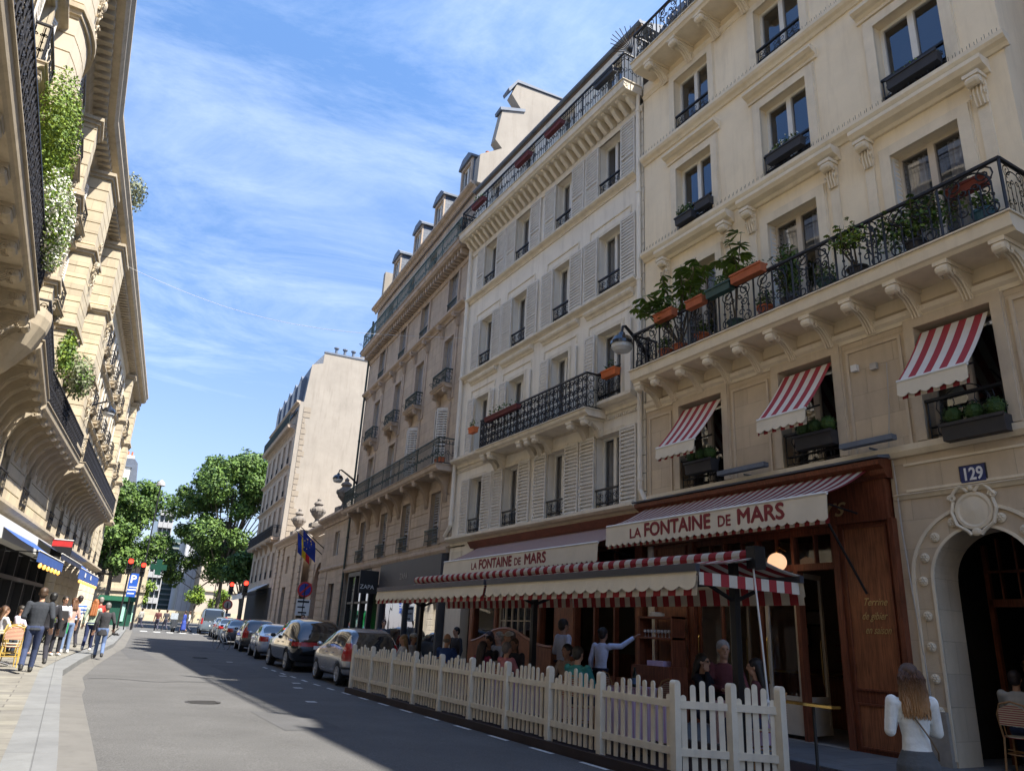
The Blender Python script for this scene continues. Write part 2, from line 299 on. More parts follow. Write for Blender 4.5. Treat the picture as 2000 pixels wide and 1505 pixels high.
for y0,y1 in zip(ys,ys[1:]): b.quad((kx(y0),y0,zg(kx(y0),y0)-.05),(kx(y1),y1,zg(kx(y1),y1)-.05),(kx(y1),y1,zg(kx(y1),y1)+kerbh(y1)+.003),(kx(y0),y0,zg(kx(y0),y0)+kerbh(y0)+.003))
struct('kerb_face',b,gran)
slabR=stone('paving_dark',(.15,.145,.14),1.0,.5,.01,.6,var=.15,stain=.3,plane='xy')
strip('pavement_right',slabR,lambda y:rx(y)+.3,lambda y:30,[y for y in YS if y<=80],.12,4,lambda x,y:zg(9,y))
b=M()
for y0,y1 in zip(ys,ys[1:]):
    z0,z1=zg(9,y0),zg(9,y1); a0,a1=rx(y0),rx(y1); b.quad((a0,y0,z0-.05),(a1,y1,z1-.05),(a1,y1,z1+.124),(a0,y0,z0+.124)); b.quad((a0,y0,z0+.124),(a1,y1,z1+.124),(a1+.3,y1,z1+.124),(a0+.3,y0,z0+.124))
struct('kerb_right',b,gran)
wp=mat('road_paint',(.55,.55,.53),.8,0,.35,9)
b=M()
for i in range(16):
    y=8.6+i*1.32+(0 if i<9 else .0)
    if y>33: break
    b.quad((6.47,y,zg(6.5,y)+.008),(6.55,y,zg(6.5,y)+.008),(6.55,y+.62,zg(6.5,y+.6)+.008),(6.47,y+.62,zg(6.5,y+.6)+.008))
for (x,y) in ((5.9,22.3),(5.5,20.6),(4.8,16.8),(6.15,24.9),(5.6,31)): b.quad((x,y,zg(x,y)+.008),(x+.22,y,zg(x+.2,y)+.008),(x+.22,y+.28,zg(x+.2,y)+.009),(x,y+.25,zg(x,y)+.01))
for r_ in (0,1):
    for i in range(11):
        x=5.2+i*.95; y=66+r_*6; b.quad((x,y,zg(x,y)+.01),(x+.5,y,zg(x+.5,y)+.01),(x+.5,y+1.1+r_,zg(x,y+2)+.014),(x,y+1.1+r_,zg(x,y+2)+.014))
struct('road_markings',b,wp)
b=M(); tar=mat('tar_seam',(.05,.05,.05),.7)
random.seed(3); x=1.0
pts=[(.75+.28*i,21.2+.25*sin(i*.9)+.08*random.random()) for i in range(12)]
for (xa,ya),(xb,yb) in zip(pts,pts[1:]): b.quad((xa,ya,zg(xa,ya)+.005),(xb,yb,zg(xb,yb)+.005),(xb,yb+.09,zg(xb,yb)+.005),(xa,ya+.09,zg(xa,ya)+.005))
struct('road_seam',b,tar)
b=M(); 
for (x,y,w_,l_) in ((3.2,12.2,1.0,2.6),(4.6,24,1.3,5),(2.2,30,.9,7),(5.6,38,1.2,6)):
    for j in range(6):
        ya,yb=y+l_*j/6,y+l_*(j+1)/6; b.quad((x,ya,zg(x,ya)+.003),(x+w_,ya,zg(x+w_,ya)+.003),(x+w_,yb,zg(x+w_,yb)+.003),(x,yb,zg(x,yb)+.003))
struct('road_patch',b,mat('asphalt_patch',(.078,.078,.080),.9,0,.14,2,.6,200))
for (x,y,lb) in ((2.6,16.2,'round iron manhole cover in the sunlit road'),(4.9,33,'round iron manhole cover in the shaded road'),(3.5,44,'round iron manhole cover far up the road')):
    b=M(); b.lathe([(.33,0),(.33,.004),(.30,.006),(.01,.006)],(0,0,0),24); [b.box(-.25,.25,-.24+i*.07,-.215+i*.07,.006,.009) for i in range(7)]; o=b.build('manhole_cover',mat('cast_iron',(.06,.055,.05),.6,.5,.2,10),None,(x,y,zg(x,y)+.006)); tag(o,lb,'manhole cover','manhole covers')

# ---------------- facade kit : local x along, y outwards, z up
def wall(root,name,m,x0,x1,z0,z1,ops,depth=.3,y=0,rev=None):
    """ops: (xa,xb,za,zb) or (xa,xb,za,zspring,'arch')"""
    b=M(); rect=[]
    for o in ops:
        if len(o)==5: rad=(o[1]-o[0])/2; rect.append((o[0],o[1],o[2],o[3]+rad))
        else: rect.append(o[:4])
    xs=sorted({x0,x1}|{v for o in rect for v in o[:2]}); zs=sorted({z0,z1}|{min(max(v,z0),z1) for o in rect for v in o[2:4]})
    for i in range(len(xs)-1):
        for j in range(len(zs)-1):
            cx,cz=(xs[i]+xs[i+1])/2,(zs[j]+zs[j+1])/2
            if any(o[0]<cx<o[1] and o[2]<cz<o[3] for o in rect): continue
            b.quad((xs[i],y,zs[j]),(xs[i+1],y,zs[j]),(xs[i+1],y,zs[j+1]),(xs[i],y,zs[j+1]))
    for o,q in zip(ops,rect):
        a,c,d,e=q; yy=y-depth
        if len(o)==5:
            sp=o[3]; rad=(c-a)/2; cx=(a+c)/2; N=20
            P=[(cx-rad*cos(PI*i/N),sp+rad*sin(PI*i/N)) for i in range(N+1)]
            for i in range(N):
                (xa,za),(xb,zb)=P[i],P[i+1]
                b.quad((xa,y,za),(xb,y,zb),(xb,y,e),(xa,y,e)); b.quad((xa,y,za),(xa,yy,za),(xb,yy,zb),(xb,y,zb))
            e=sp
        else: b.quad((a,y,e),(c,y,e),(c,yy,e),(a,yy,e))
        b.quad((a,y,d),(a,y,e),(a,yy,e),(a,yy,d)); b.quad((c,y,d),(c,yy,d),(c,yy,e),(c,y,e)); b.quad((a,y,d),(a,yy,d),(c,yy,d),(c,y,d))
    return b.build(name,m,root)
def bands(root,name,m,x0,x1,z0,z1,ops,h=.42,t=.035,gap=.03,y=0,vj=0):
    b=M(); z=z0; row=0
    while z<z1-.1:
        zt=min(z+h,z1); iv=[(x0,x1)]
        for o in ops:
            if o[2]<zt-.02 and o[3]>z+.02:
                iv=[p for a,c in iv for p in ((a,min(c,o[0])),(max(a,o[1]),c)) if p[1]-p[0]>.05]
        for a,c in iv: b.box(a,c,y-.01,y+t,z+gap/2,zt-gap/2)
        z=zt; row+=1
    return b.build(name,m,root)
CORN=[(0,0),(.06,0),(.06,.08),(.12,.14),(.2,.16),(.28,.22),(.28,.3),(0,.3)]
def cornice(root,name,m,x0,x1,z,prof=None,sc=(1,1),y=0):
    p=[(y-.01+a*sc[0],z+b*sc[1]) for a,b in (prof or CORN)]
    return M().prism([(a,b) for a,b in p],x0,x1).build(name,m,root)
def window(root,x0,x1,z0,z1,y=-.24,fm=None,gm=None,cur=.5,trans=None,name='window',sh=None,mull=1):
    w,h=x1-x0,z1-z0; fm=fm or frameW; gm=gm or pane
    key=(name,round(w,2),round(h,2),fm.name,trans,mull)
    def mk():
        b=M(); t=.07
        b.box(0,t,0,.07,0,h).box(w-t,w,0,.07,0,h).box(t,w-t,0,.07,0,t).box(t,w-t,0,.07,h-t,h)
        for i in range(mull): c=w*(i+1)/(mull+1); b.box(c-.06,c+.06,.002,.085,t,h-t)
        for tr in (trans or ()): b.box(t,w-t,.004,.06,h*tr-.02,h*tr+.02)
        return b.mesh(name)
    me=cached(key,mk)
    if not me.materials: me.materials.append(fm)
    o=link(name,me,root,(x0,y,z0))
    pm=cached(('pane',gm.name,round(w,2),round(h,2)),lambda:M().quad((.02,.03,.02),(w-.02,.03,.02),(w-.02,.03,h-.02),(.02,.03,h-.02)).mesh('pane'))
    if not pm.materials: pm.materials.append(gm)
    link('pane',pm,o)
    if cur and random.random()<cur:
        def ck():
            b=M()
            for s0,s1 in ((.06,.34),(.66,.94)):
                b.grid(lambda u,v:(w*(s0+(s1-s0)*u),-.10+.03*sin(u*22),h*(.03+.94*v)),18,1)
            return b.mesh('curtain')
        cm=cached(('cur',round(w,2),round(h,2)),ck)
        if not cm.materials: cm.materials.append(curt)
        link('curtain',cm,o)
    return o
def shutter(root,x0,x1,z0,z1,y=.02,m=None,ang=0,hinge=0):
    w,h=x1-x0,z1-z0
    def mk():
        b=M(); t=.05; b.box(0,t,0,.035,0,h).box(w-t,w,0,.035,0,h)
        for z in (0,h*.38,h-.06): b.box(t,w-t,0,.035,z,z+.07)
        n=int(h/.10)
        for i in range(1,n):
            z=h*i/n
            if abs(z-h*.38-.03)<.06: continue
            b.box(t,w-t,.006,.026,z-.027,z+.027)
        return b.mesh('shutter')
    me=cached(('sh',round(w,2),round(h,2),(m or shutP).name),mk)
    if not me.materials: me.materials.append(m or shutP)
    if hinge: return link('shutter',me,root,(x1,y,z0),(0,0,PI-R(ang)))
    return link('shutter',me,root,(x0,y,z0),(0,0,R(ang)))
def scroll(cx,cz,r,turn=1.4,a0=0,cw=1,n=14,y=0,grow=.25):
    return [(cx+r*(grow+(1-grow)*(i/n))*cos(a0+cw*turn*2*PI*(1-i/n)),y,cz+r*(grow+(1-grow)*(i/n))*sin(a0+cw*turn*2*PI*(1-i/n))) for i in range(n+1)]
def ironpanel(b,x0,x1,h,style,r=.009,y=0,z=0):
    w=x1-x0; n=3
    T=lambda pts,rr=r:b.tube([(x0+p[0],y+p[1],z+p[2]) for p in pts],rr,4,False)
    if style=='guard':      # small window guard of S scrolls
        k=max(2,round(w/.36)); s=w/k
        for i in range(k):
            c=s*(i+.5)
            for q in (-1,1):
                T(scroll(c+q*s*.24,h*.70,s*.22,1.2,PI/2,q)); T(scroll(c+q*s*.24,h*.30,s*.22,1.2,-PI/2,-q))
            T([(c,0,h*.08),(c,0,h*.92)]); T(scroll(c,h*.5,s*.13,1,0,1))
        T([(0,0,h*.06),(w,0,h*.06)])
    elif style=='ornate':
        k=max(1,round(w/1.0)); s=w/k
        for i in range(k):
            a=s*i
            for q in range(5): c=a+s*(.16+.17*q); T([(c,0,h*.10),(c,0,h*.66)]); b.box(x0+c-.018,x0+c+.018,y-.018,y+.018,z+h*.40,z+h*.44)
            for q in (-1,1):
                c=a+s*.5+q*s*.24
                T(scroll(c,h*.82,s*.17,1.5,-PI/2,q)); T(scroll(c+q*s*.05,h*.17,s*.13,1.3,PI/2,-q)); T(scroll(c,h*.55,s*.10,1.2,0,q)); T(scroll(c-q*s*.14,h*.66,s*.07,1.1,0,-q)); T(scroll(c-q*s*.1,h*.30,s*.08,1.1,PI,q))
            T([(a+s*.5+s*.34*cos(t_*PI/10),0,h*.60+s*.34*sin(t_*PI/10)) for t_ in range(11)],r*1.2); T([(a,0,0),(a,0,h)],r*1.8)
        T([(0,0,h*.07),(w,0,h*.07)],r*1.2); T([(0,0,h*.965),(w,0,h*.965)])
    elif style=='dense':
        k=max(1,round(w/.42)); s=w/k
        for i in range(k):
            a=s*i+s/2
            for q in (-1,1):
                T(scroll(a+q*s*.25,h*.84,s*.23,1.3,-PI/2,q)); T(scroll(a+q*s*.25,h*.58,s*.23,1.3,PI/2,-q)); T(scroll(a+q*s*.25,h*.35,s*.22,1.3,-PI/2,q)); T(scroll(a+q*s*.25,h*.14,s*.2,1.3,PI/2,-q))
            T([(a,0,0),(a,0,h)]); T([(a-s/2,0,0),(a-s/2,0,h)],r*1.3); T(scroll(a,h*.5,s*.12,1,0,1))
        T([(0,0,h*.05),(w,0,h*.05)],r*1.2)
    else:                   # bars
        k=max(2,round(w/.13)); s=w/k
        for i in range(k+1): T([(s*i,0,h*.04),(s*i,0,h*.96)],r*.9)
        for i in range(k): T([(s*(i+.5)+s*.42*cos(t_*PI/4),0,h*.84+s*.42*sin(t_*PI/4)) for t_ in range(9)],r*.7)
        if style=='bars2':
            for i in range(0,k,3):
                for q in (-1,1): T(scroll(s*(i+1.5)+q*s*.7,h*.42,s*.7,1.2,0,q))
        T([(0,0,h*.05),(w,0,h*.05)],r*1.2); T([(0,0,h*.78),(w,0,h*.78)])
def guard(root,x0,x1,z,h=.5,m=None,style='guard',y=.06,rail=None,name='window_guard'):
    w=x1-x0
    def mk():
        b=M(); ironpanel(b,0,w,h,style); b.box(-.03,w+.03,-.03,.03,h-.015,h+.03); b.tube([(0,0,0),(0,0,h)],.014,4); b.tube([(w,0,0),(w,0,h)],.014,4)
        b.box(-.02,w+.02,-.10,0,h*.3,h*.3+.02); return b.mesh(name)
    me=cached(('g',round(w,2),round(h,2),style,(m or iron).name),mk)
    if not me.materials: me.materials.append(m or iron)
    return link(name,me,root,(x0,y,z))
def corbelmesh(w,d,h):
    def mk():
        N=12; P=[(0,0),(0,-h)]
        for i in range(N+1):
            t=i/N; P.append((.06+(d-.12)*(t**1.6)+.035*sin(t*PI*2),-h*(1-t)*(1-.25*sin(t*PI))-.06*(1)))
        P+= [(d-.02,-.06),(d,-.06),(d,0)]
        b=M(); b.prism(P,-w/2,w/2)
        b.box(-w/2-.03,w/2+.03,0,d+.03,-.07,-.001)
        for q in (-1,1):
            x=q*(w/2); b.lathe([(.01,x-q*.0),(.085,x),(.085,x+q*.02),(.04,x+q*.035)],(0,d-.13,-.17),10,'x') if 0 else None
            b.tube([(x+q*.008,d-.14+.085*cos(a)*(1-a/16),-.17+.085*sin(a)*(1-a/16)) for a in [i*.6 for i in range(20)]],.013,4,False)
            b.tube([(x+q*.008,.10+.055*cos(a)*(1-a/16),-h*.72+.055*sin(a)*(1-a/16)) for a in [i*.6 for i in range(16)]],.012,4,False)
        for i in range(3): xx=-w*.3+w*.3*i; b.tube([(xx,.075+(d-.12)*((j/8)**1.6)+.035*sin(j/8*2*PI),-h*(1-j/8)*(1-.25*sin(j/8*PI))-.06) for j in range(9)],.016,4,False)
        b.lathe([(.07,-w/2-.01),(.09,-w/2+.03),(.09,w/2-.03),(.07,w/2+.01)],(0,d-.06,-.13),10,'x')
        return b.mesh('corbel')
    return cached(('corb',w,d,h),mk)
def balcony(root,x0,x1,z,d,m,im,style,rh=1.0,cx=(),cw=.26,ch=.6,st=.16,ends=(1,1),under=True,name='balcony',mid=()):
    """slab whose top is at z; railing and corbels are its parts"""
    b=M(); b.prism([(-.02,z-st),(d-.10,z-st),(d-.06,z-st+.05),(d-.02,z-st+.07),(d,z-.07),(d,z),(-.02,z)],x0,x1)
    b.box(x0-.03,x1+.03,-.01,d+.04,z+.001,z+.025)
    s=b.build(name,m,root)
    r=M(); yy=d-.08
    ironpanel(r,x0+.05,x1-.05,rh,style,.018 if style=='dense' else (.014 if style=='ornate' else .011),yy,z+.03); r.box(x0+.03,x1-.03,yy-.03,yy+.03,z+rh,z+rh+.045)
    for e,x in ((ends[0],x0+.05),(ends[1],x1-.05)):
        if e:
            q=M(); ironpanel(q,0,d-.1,rh,style,.011)
            b0=len(r.v); r.v+=[(x,.02+v_[0],z+.03+v_[2]) for v_ in q.v]; 
            for f in q.f: r.face(*[b0+i for i in f])
            r.box(x-.03,x+.03,0,d-.08,z+rh,z+rh+.04)
    nx=max(1,int((x1-x0)/2.1))
    for i in range(nx+1): x=x0+.05+(x1-x0-.1)*i/nx; r.tube([(x,yy,z),(x,yy,z+rh)],.02,5)
    r.build('railing',im,s)
    for c in cx:
        me=corbelmesh(cw,d*.86,ch)
        if not me.materials: me.materials.append(m)
        link('corbel',me,s,(c,0,z-st))
    return s
def surround(root,x0,x1,z0,z1,m,t=.16,d=.05,head=.0,name='window_surround',sill=True):
    b=M(); b.box(x0-t,x0,-.01,d,z0,z1+t).box(x1,x1+t,-.01,d,z0,z1+t).box(x0,x1,-.01,d,z1,z1+t)
    b.box(x0-t-.03,x0-t,-.01,d*.45,z0,z1+t+.03).box(x1+t,x1+t+.03,-.01,d*.45,z0,z1+t+.03).box(x0-t,x1+t,-.01,d*.45,z1+t,z1+t+.03)
    if head: b.prism([(a*head,z1+t+.06+c*head) for a,c in CORN],x0-t-.12,x1+t+.12)
    return b.build(name,m,root)
def core(root,x0,x1,z0,z1,y0,y1,m,name='rear_walls',zl=None):
    """closed volume behind the facade skin, and a dark lining seen through the windows"""
    zl=z0 if zl is None else zl
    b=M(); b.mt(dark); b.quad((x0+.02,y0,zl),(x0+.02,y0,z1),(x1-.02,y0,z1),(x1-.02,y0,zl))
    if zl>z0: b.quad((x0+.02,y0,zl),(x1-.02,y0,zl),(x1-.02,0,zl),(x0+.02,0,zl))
    b.mt(m); b.quad((x0,y0,z0),(x0,y1,z0),(x0,y1,z1),(x0,y0,z1)); b.quad((x1,y0,z0),(x1,y1,z0),(x1,y1,z1),(x1,y0,z1)); b.quad((x0,y1,z0),(x1,y1,z0),(x1,y1,z1),(x0,y1,z1)); b.quad((x0,y0,z1),(x1,y0,z1),(x1,y1,z1),(x0,y1,z1))
    b.quad((x0,0,z0),(x0,y0,z0),(x0,y0,z1),(x0,0,z1)); b.quad((x1,0,z0),(x1,y0,z0),(x1,y0,z1),(x1,0,z1)); b.quad((x0,0,z1),(x1,0,z1),(x1,y0,z1),(x0,y0,z1))
    return b.build(name,None,root)
def pipe(root,x,z0,z1,y=.1,r=.055,m=None,name='downpipe',kick=None):
    b=M(); pts=[(x,y,z1),(x,y,z0+.35)]+([(x+kick,y,z0)] if kick else [(x,y,z0)])
    b.tube(pts,r,8)
    z=z0+.6
    while z<z1: b.lathe([(r+.004,z-.04),(r+.018,z-.035),(r+.018,z+.035),(r+.004,z+.04)],(x,y,0),8); z+=2.7
    return b.build(name,m or plasterB,root)
# ================= building A : cream corner house with the restaurant
RZ=R(90); 
A=thing('corner_house','cream rendered corner house over the restaurant, with flowered iron balcony','house',(11.5,0,0),RZ)
colA=[(5.47,6.72),(8.34,9.60),(11.16,12.42)]
r1=[(a,b+(.1 if a>11 else 0),4.93,6.88) for a,b in colA]
arch=(5.42,6.93,-.2,2.72,'arch')
wall(A,'stone_wall',stoneA,4.6,13.72,4.72,7.3,r1,.34)
wall(A,'arch_wall',stoneA,4.6,7.46,-.1,4.72,[arch],.62)
up_=[(a,b,z0,z1) for a,b in colA for z0,z1 in ((7.85,10.33),(11.45,13.36),(14.55,16.2))]
wall(A,'rendered_wall',plasterA,4.6,13.72,7.3,17.0,up_,.3)
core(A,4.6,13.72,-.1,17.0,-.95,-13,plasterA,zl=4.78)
# attic set back behind the top balcony
wall(A,'attic_wall',plasterA,4.6,13.72,17.0,19.9,[(a,b,17.1,19.1) for a,b in colA],.25,y=-1.1)
M().box(4.6,13.72,-12,-1.4,17.02,19.9).build('attic_core',dark,A)
M().prism([(-1.0,19.9),(-1.0,20.15),(-3.2,23.0),(-9,23.6),(-12,20.0)],4.5,13.8).build('roof',zinc,A)
M().box(12.9,13.75,-9,-2.2,19.9,23.9).build('chimney',plasterA,A)
for a,b in colA: window(A,a,b,17.1,19.1,y=-1.3,cur=.6)
for i,(a,b,z0,z1) in enumerate(up_):
    w_=window(A,a,b,z0,z1,y=-.26,cur=.35 if z0>11 else .8,fm=frameB if z0<11 else frameW)
for i,(a,b,z0,z1) in enumerate(up_):
    if z0<8:
        surround(A,a,b,7.86,z1,trimA,.20,.05)
        shutter(A,a-.0,a+.42,z0+.05,z1-.03,y=-.02,m=frameW,ang=-84); shutter(A,b-.42,b,z0+.05,z1-.03,y=-.02,m=frameW,ang=-84,hinge=1)
    elif z0<12: surround(A,a,b,z0,z1,trimA,.20,.05,head=.85); guard(A,a+.03,b-.03,z0+.02,.55,y=-.02)
    else: surround(A,a,b,z0,z1,trimA,.19,.04); guard(A,a+.03,b-.03,z0+.02,.42,y=-.02)
for a,b in colA:   # hoods on scrolled consoles over the balcony doors
    M().prism([(0,10.86),(.06,10.86),(.1,10.92),(.24,10.96),(.30,11.04),(.30,11.12),(0,11.12)],a-.62,b+.62).build('hood',trimA,A)
    for c in (a-.42,b+.42):
        me=corbelmesh(.2,.26,.5)
        if not me.materials: me.materials.append(trimA)
        link('console',me,A,(c,0,10.86)); 
    [M().box(xa,xa+.19,-.01,.035,8.0,10.33).build('pilaster',trimA,A) for xa in (a-.52,b+.33)]
for z in (11.16,14.18): cornice(A,'string_course',trimA,4.5,13.7,z,[(0,0),(.05,0),(.09,.06),(.16,.1),(.2,.16),(.2,.24),(0,.24)])
b=M()
for z in (11.42,14.44):
    for i in range(150): x=4.6+i*.061; b.box(x,x+.006,.12+.03*(i%2),.126+.03*(i%2),z-.02,z+.10)
b.build('bird_spikes',iron,A)['kind']='stuff'
cornice(A,'lower_cornice',trimA,4.5,13.7,7.0,[(0,0),(.04,0),(.04,.07),(.10,.12),(.12,.2),(0,.2)])
for x in (5.0,7.5,10.4,13.2):                       # shallow panel frames of the stone floor
    pass
for a,b_ in ((4.65,5.2),(6.98,8.06),(9.88,10.88),(12.8,13.6)):
    M().box(a,a+.05,-.01,.03,4.9,6.85).box(b_-.05,b_,-.01,.03,4.9,6.85).box(a+.05,b_-.05,-.01,.03,6.80,6.85).build('wall_panel',trimS,A)
balA=balcony(A,4.62,13.35,7.80,.82,trimA,iron,'ornate',.95,[4.9+.86*i for i in range(10)]+[13.2],.17,.44,.28)
for a,b,z0,z1 in r1:
    surround(A,a,b,z0,z1,trimS,.17,.05,sill=False)
    window(A,a,b,z0,z1,y=-.34,cur=0,fm=frameB,mull=1,name='window')
    guard(A,a+.04,b-.04,z0+.01,.62,style='ornate',y=-.02)
M().prism([(-.01,4.72),(.05,4.72),(.10,4.8),(.10,4.9),(-.01,4.93)],4.6,13.7).build('sill_course',trimA,A)
for a in (4.75,13.4): pass
balT=balcony(A,4.62,13.3,17.05,.80,trimA,iron,'ornate',1.0,[4.9+.98*i for i in range(9)],.22,.42,.24)
cornice(A,'top_cornice',trimA,4.6,13.7,16.42,[(0,0),(.03,0),(.06,.06),(.1,.1),(0,.14)])
b=M(); b.tube([(13.05,.5,18.0),(13.3,.72,18.05)],.03,5)
for i in range(13): a=R(-80+i*15); b.tube([(13.35,.72,17.6),(13.35+(.30*cos(a)),.72+.55*cos(a),17.75+.62*sin(a)+.15)],.014,4)
b.build('fan_spike_guard',iron,A)
pipe(A,13.86,4.75,16.7,.1,.062,plasterB,kick=-.22)
# arch trim, rosettes, cartouche, impost mouldings
b=M(); cx,sp=6.175,2.72
def archring(b,r0,r1,y0,y1,N=28):
    for i in range(N):
        a0,a1=PI*i/N,PI*(i+1)/N
        P=lambda r,a:(cx-r*cos(a),sp+r*sin(a))
        q=[P(r0,a0),P(r1,a0),P(r1,a1),P(r0,a1)]
        b.add([(p[0],y0,p[1]) for p in q]+[(p[0],y1,p[1]) for p in q],[(4,5,6,7),(0,4,7,3),(1,2,6,5)])
archring(b,.755,.80,-.01,.025); archring(b,1.06,1.11,-.01,.03)
for s_ in (-1,1):
    xa,xb=sorted((cx+s_*.755,cx+s_*.80)); b.box(xa,xb,-.01,.025,.2,sp); xa,xb=sorted((cx+s_*1.06,cx+s_*1.11)); b.box(xa,xb,-.01,.03,.2,sp)
b.build('arch_moulding',trimA,A)
def rosette():
    b=M(); b.lathe([(.07,0),(.075,.02),(.05,.03),(.045,.02)],(0,0,0),12,'y')
    for i in range(6): a=i*PI/3; b.ball((.037*cos(a),.028,.037*sin(a)),(.02,.018,.02),6,4)
    b.ball((0,.034,0),.02,6,4); return b.mesh('rosette')
rm=rosette(); rm.materials.append(trimA)
for i in range(9):
    a=PI*(i+.0)/8
    if i!=4: link('rosette',rm,A,(cx-.93*cos(a),0,sp+.93*sin(a)))
for s_ in (-1,1):
    for z in (2.2,1.75,1.3,.85): link('rosette',rm,A,(cx+s_*.93,0,z))
b=M(); b.lathe([(.27,0),(.29,.02),(.28,.04),(.24,.045),(.21,.03),(.0,.05)],(cx,0,3.72),24,'y'); 
for s_ in (-1,1):
    b.tube([(cx+s_*(.05+.30*i/12),.04,4.0+.09*sin(i*PI/9)) for i in range(13)],.026,7); b.tube([(cx+s_*.30+.06*cos(t_*.7)*(1-t_/14),.04,3.93+.06*sin(t_*.7)*(1-t_/14)) for t_ in range(13)],.02,6)
    b.tube([(cx+s_*.29,.03,3.88),(cx+s_*.33,.04,3.72),(cx+s_*.27,.04,3.52),(cx+s_*.12,.04,3.42),(cx+s_*.07,.04,3.36)],.028,6)
b.ball((cx,.04,4.06),(.05,.035,.05),8,6); b.ball((cx,.035,3.40),(.08,.03,.06),10,6); b.build('cartouche',trimA,A)
cornice(A,'impost_moulding',trimA,4.6,7.42,4.02,[(0,0),(.03,0),(.05,.04),(.08,.07),(0,.10)])
M().box(4.9,7.2,-.01,.02,4.13,4.17).box(4.9,7.2,-.01,.02,4.56,4.6).build('frieze_panel',trimA,A)
b=M(); b.prism([(6.0,-.1),(7.15,-.1),(7.0,.5),(6.93,.75),(6.9,.75)],-.3,.14,'y'); 
M().prism([(6.95,-.1),(7.38,-.1),(7.32,.62),(7.2,.85),(6.97,.85)],-.01,.10,'y').build('plinth',mat('plinth_stone',(.30,.27,.23),.9,0,.2,3,.3,20,stain=.5),A)
b=M(); b.tube([(7.38,.02,4.7),(7.36,.03,4.3),(7.33,.06,3.5),(7.30,.03,2.6),(7.24,.02,1.6),(7.2,.02,.8)],.012,5); b.tube([(7.25,.06,6.4),(7.3,.06,5.6),(7.42,.05,4.75)],.009,4); b.box(7.44,7.56,.02,.08,6.35,6.47); b.build('cable',mat('cable_grey',(.45,.42,.38),.7),A)
# room behind the arch
b=M(); b.mt(dark); b.box(4.7,7.4,-6,-5.9,-.1,4.6).box(4.62,7.4,-6,-.62,4.3,4.4).box(4.62,4.66,-6,-.62,-.1,4.4).box(7.42,7.46,-6,-.62,-.1,4.4); b.mt(mahog)
b.box(5.42,6.93,-1.5,-1.42,2.42,2.54); b.box(5.40,5.48,-1.5,-1.42,0,3.4); b.box(6.88,6.95,-1.5,-1.42,0,3.4)
for i in range(5): b.box(5.6+i*.27,5.63+i*.27,-1.5,-1.42,2.54,3.5)
b.box(5.42,6.93,-1.5,-1.42,2.95,2.99); b.build('inner_door_frame',None,A)
# ================= building B
B=thing('shuttered_house','white rendered house with rows of louvred shutters and a long black balcony','house',(11.5,0,0),RZ)
colB=[(14.73,15.80),(17.28,18.22),(19.88,20.88),(22.35,23.30)]
rowB=[(4.80,6.78),(7.62,9.80),(10.96,12.92),(14.22,16.12)]
opsB=[(a,b,z0,z1) for a,b in colB for z0,z1 in rowB]
wall(B,'rendered_wall',plasterB,14.0,24.62,4.6,16.9,opsB,.34)
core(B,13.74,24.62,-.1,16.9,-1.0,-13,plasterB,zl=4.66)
bands(B,'quoins',trimB,13.74,14.0,4.6,16.4,[],.45,.02,.02)
wall(B,'attic_wall',plasterB,13.74,24.62,16.9,19.3,[(a,b,17.0,18.9) for a,b in colB],.25,y=-.0)
M().box(13.74,24.62,-12,-.7,16.92,19.3).build('attic_core',dark,B)
M().prism([(-.1,19.32),(.06,19.36),(.06,19.42),(-.3,19.52),(-4,20.9),(-12,20.9),(-12,19.25)],13.74,24.7).build('roof',zinc,B)
M().prism([(-.01,19.20),(.06,19.26),(.06,19.31),(-.01,19.31)],13.74,24.7).build('eave_soffit',mat('soffit_brown',(.12,.09,.07),.8),B)
M().tube([(13.7,.10,19.34),(24.7,.10,19.34)],.07,8).build('gutter',zinc,B)
for a,b in colB: window(B,a,b,17.0,18.9,y=-.25,cur=.3); surround(B,a,b,17.0,18.9,trimB,.12,.03) if 0 else None
for r_,(z0,z1) in enumerate(rowB):
    for c,(a,b) in enumerate(colB):
        window(B,a,b,z0,z1,y=-.30,cur=.9)
        surround(B,a,b,z0,z1,trimB,.10,.025,head=0)
        w=.50
        if r_==1 and c>0: guardless=True
        else: guard(B,a+.02,b-.02,z0+.02,.5 if r_!=1 else .95,style='guard' if r_!=1 else 'dense',y=-.0)
        if r_==1:
            shutter(B,a-.42,a-.02,z0+.04,z1,y=.02,ang=-18,hinge=0) if 0 else None
            for s_ in (0,1):
                if s_==0: shutter(B,a-.50,a-.02,z0+.05,z1,y=.06,ang=-35 if c<3 else -10)
                else: shutter(B,b+.02,b+.50,z0+.05,z1,y=.10,ang=0 if c in(0,3) else 0)
        else:
            wl=.68 if c else .68; wr_=(.62 if c==3 else .68); shutter(B,a-(.66 if c==0 else wl)-.02,a-.02,z0-.02,z1+.03,y=.045); shutter(B,b+.02,b+wr_+.02,z0-.02,z1+.03,y=.045)
        if r_ in (1,2): M().box(a-.45,b+.45,-.01,.03,z1+.34,z1+.38).box(a-.45,a-.41,-.01,.03,z1+.12,z1+.34).box(b+.41,b+.45,-.01,.03,z1+.12,z1+.34).build('head_panel',trimB,B)
        if r_==1: cornice(B,'window_hood',trimB,a-.55,b+.55,10.42,[(0,0),(.04,0),(.07,.07),(.13,.1),(.16,.16),(.16,.22),(0,.24)])
for z,s_ in ((4.50,1),(7.32,1.1),(10.68,.75),(13.98,.75)):
    cornice(B,'string_course',trimB,13.98,24.6,z,None,(s_,s_))
b=M()
for i in range(120): x=14.02+i*.088; b.box(x,x+.045,-.01,.05,7.16,7.24)
b.build('dentils',trimB,B)
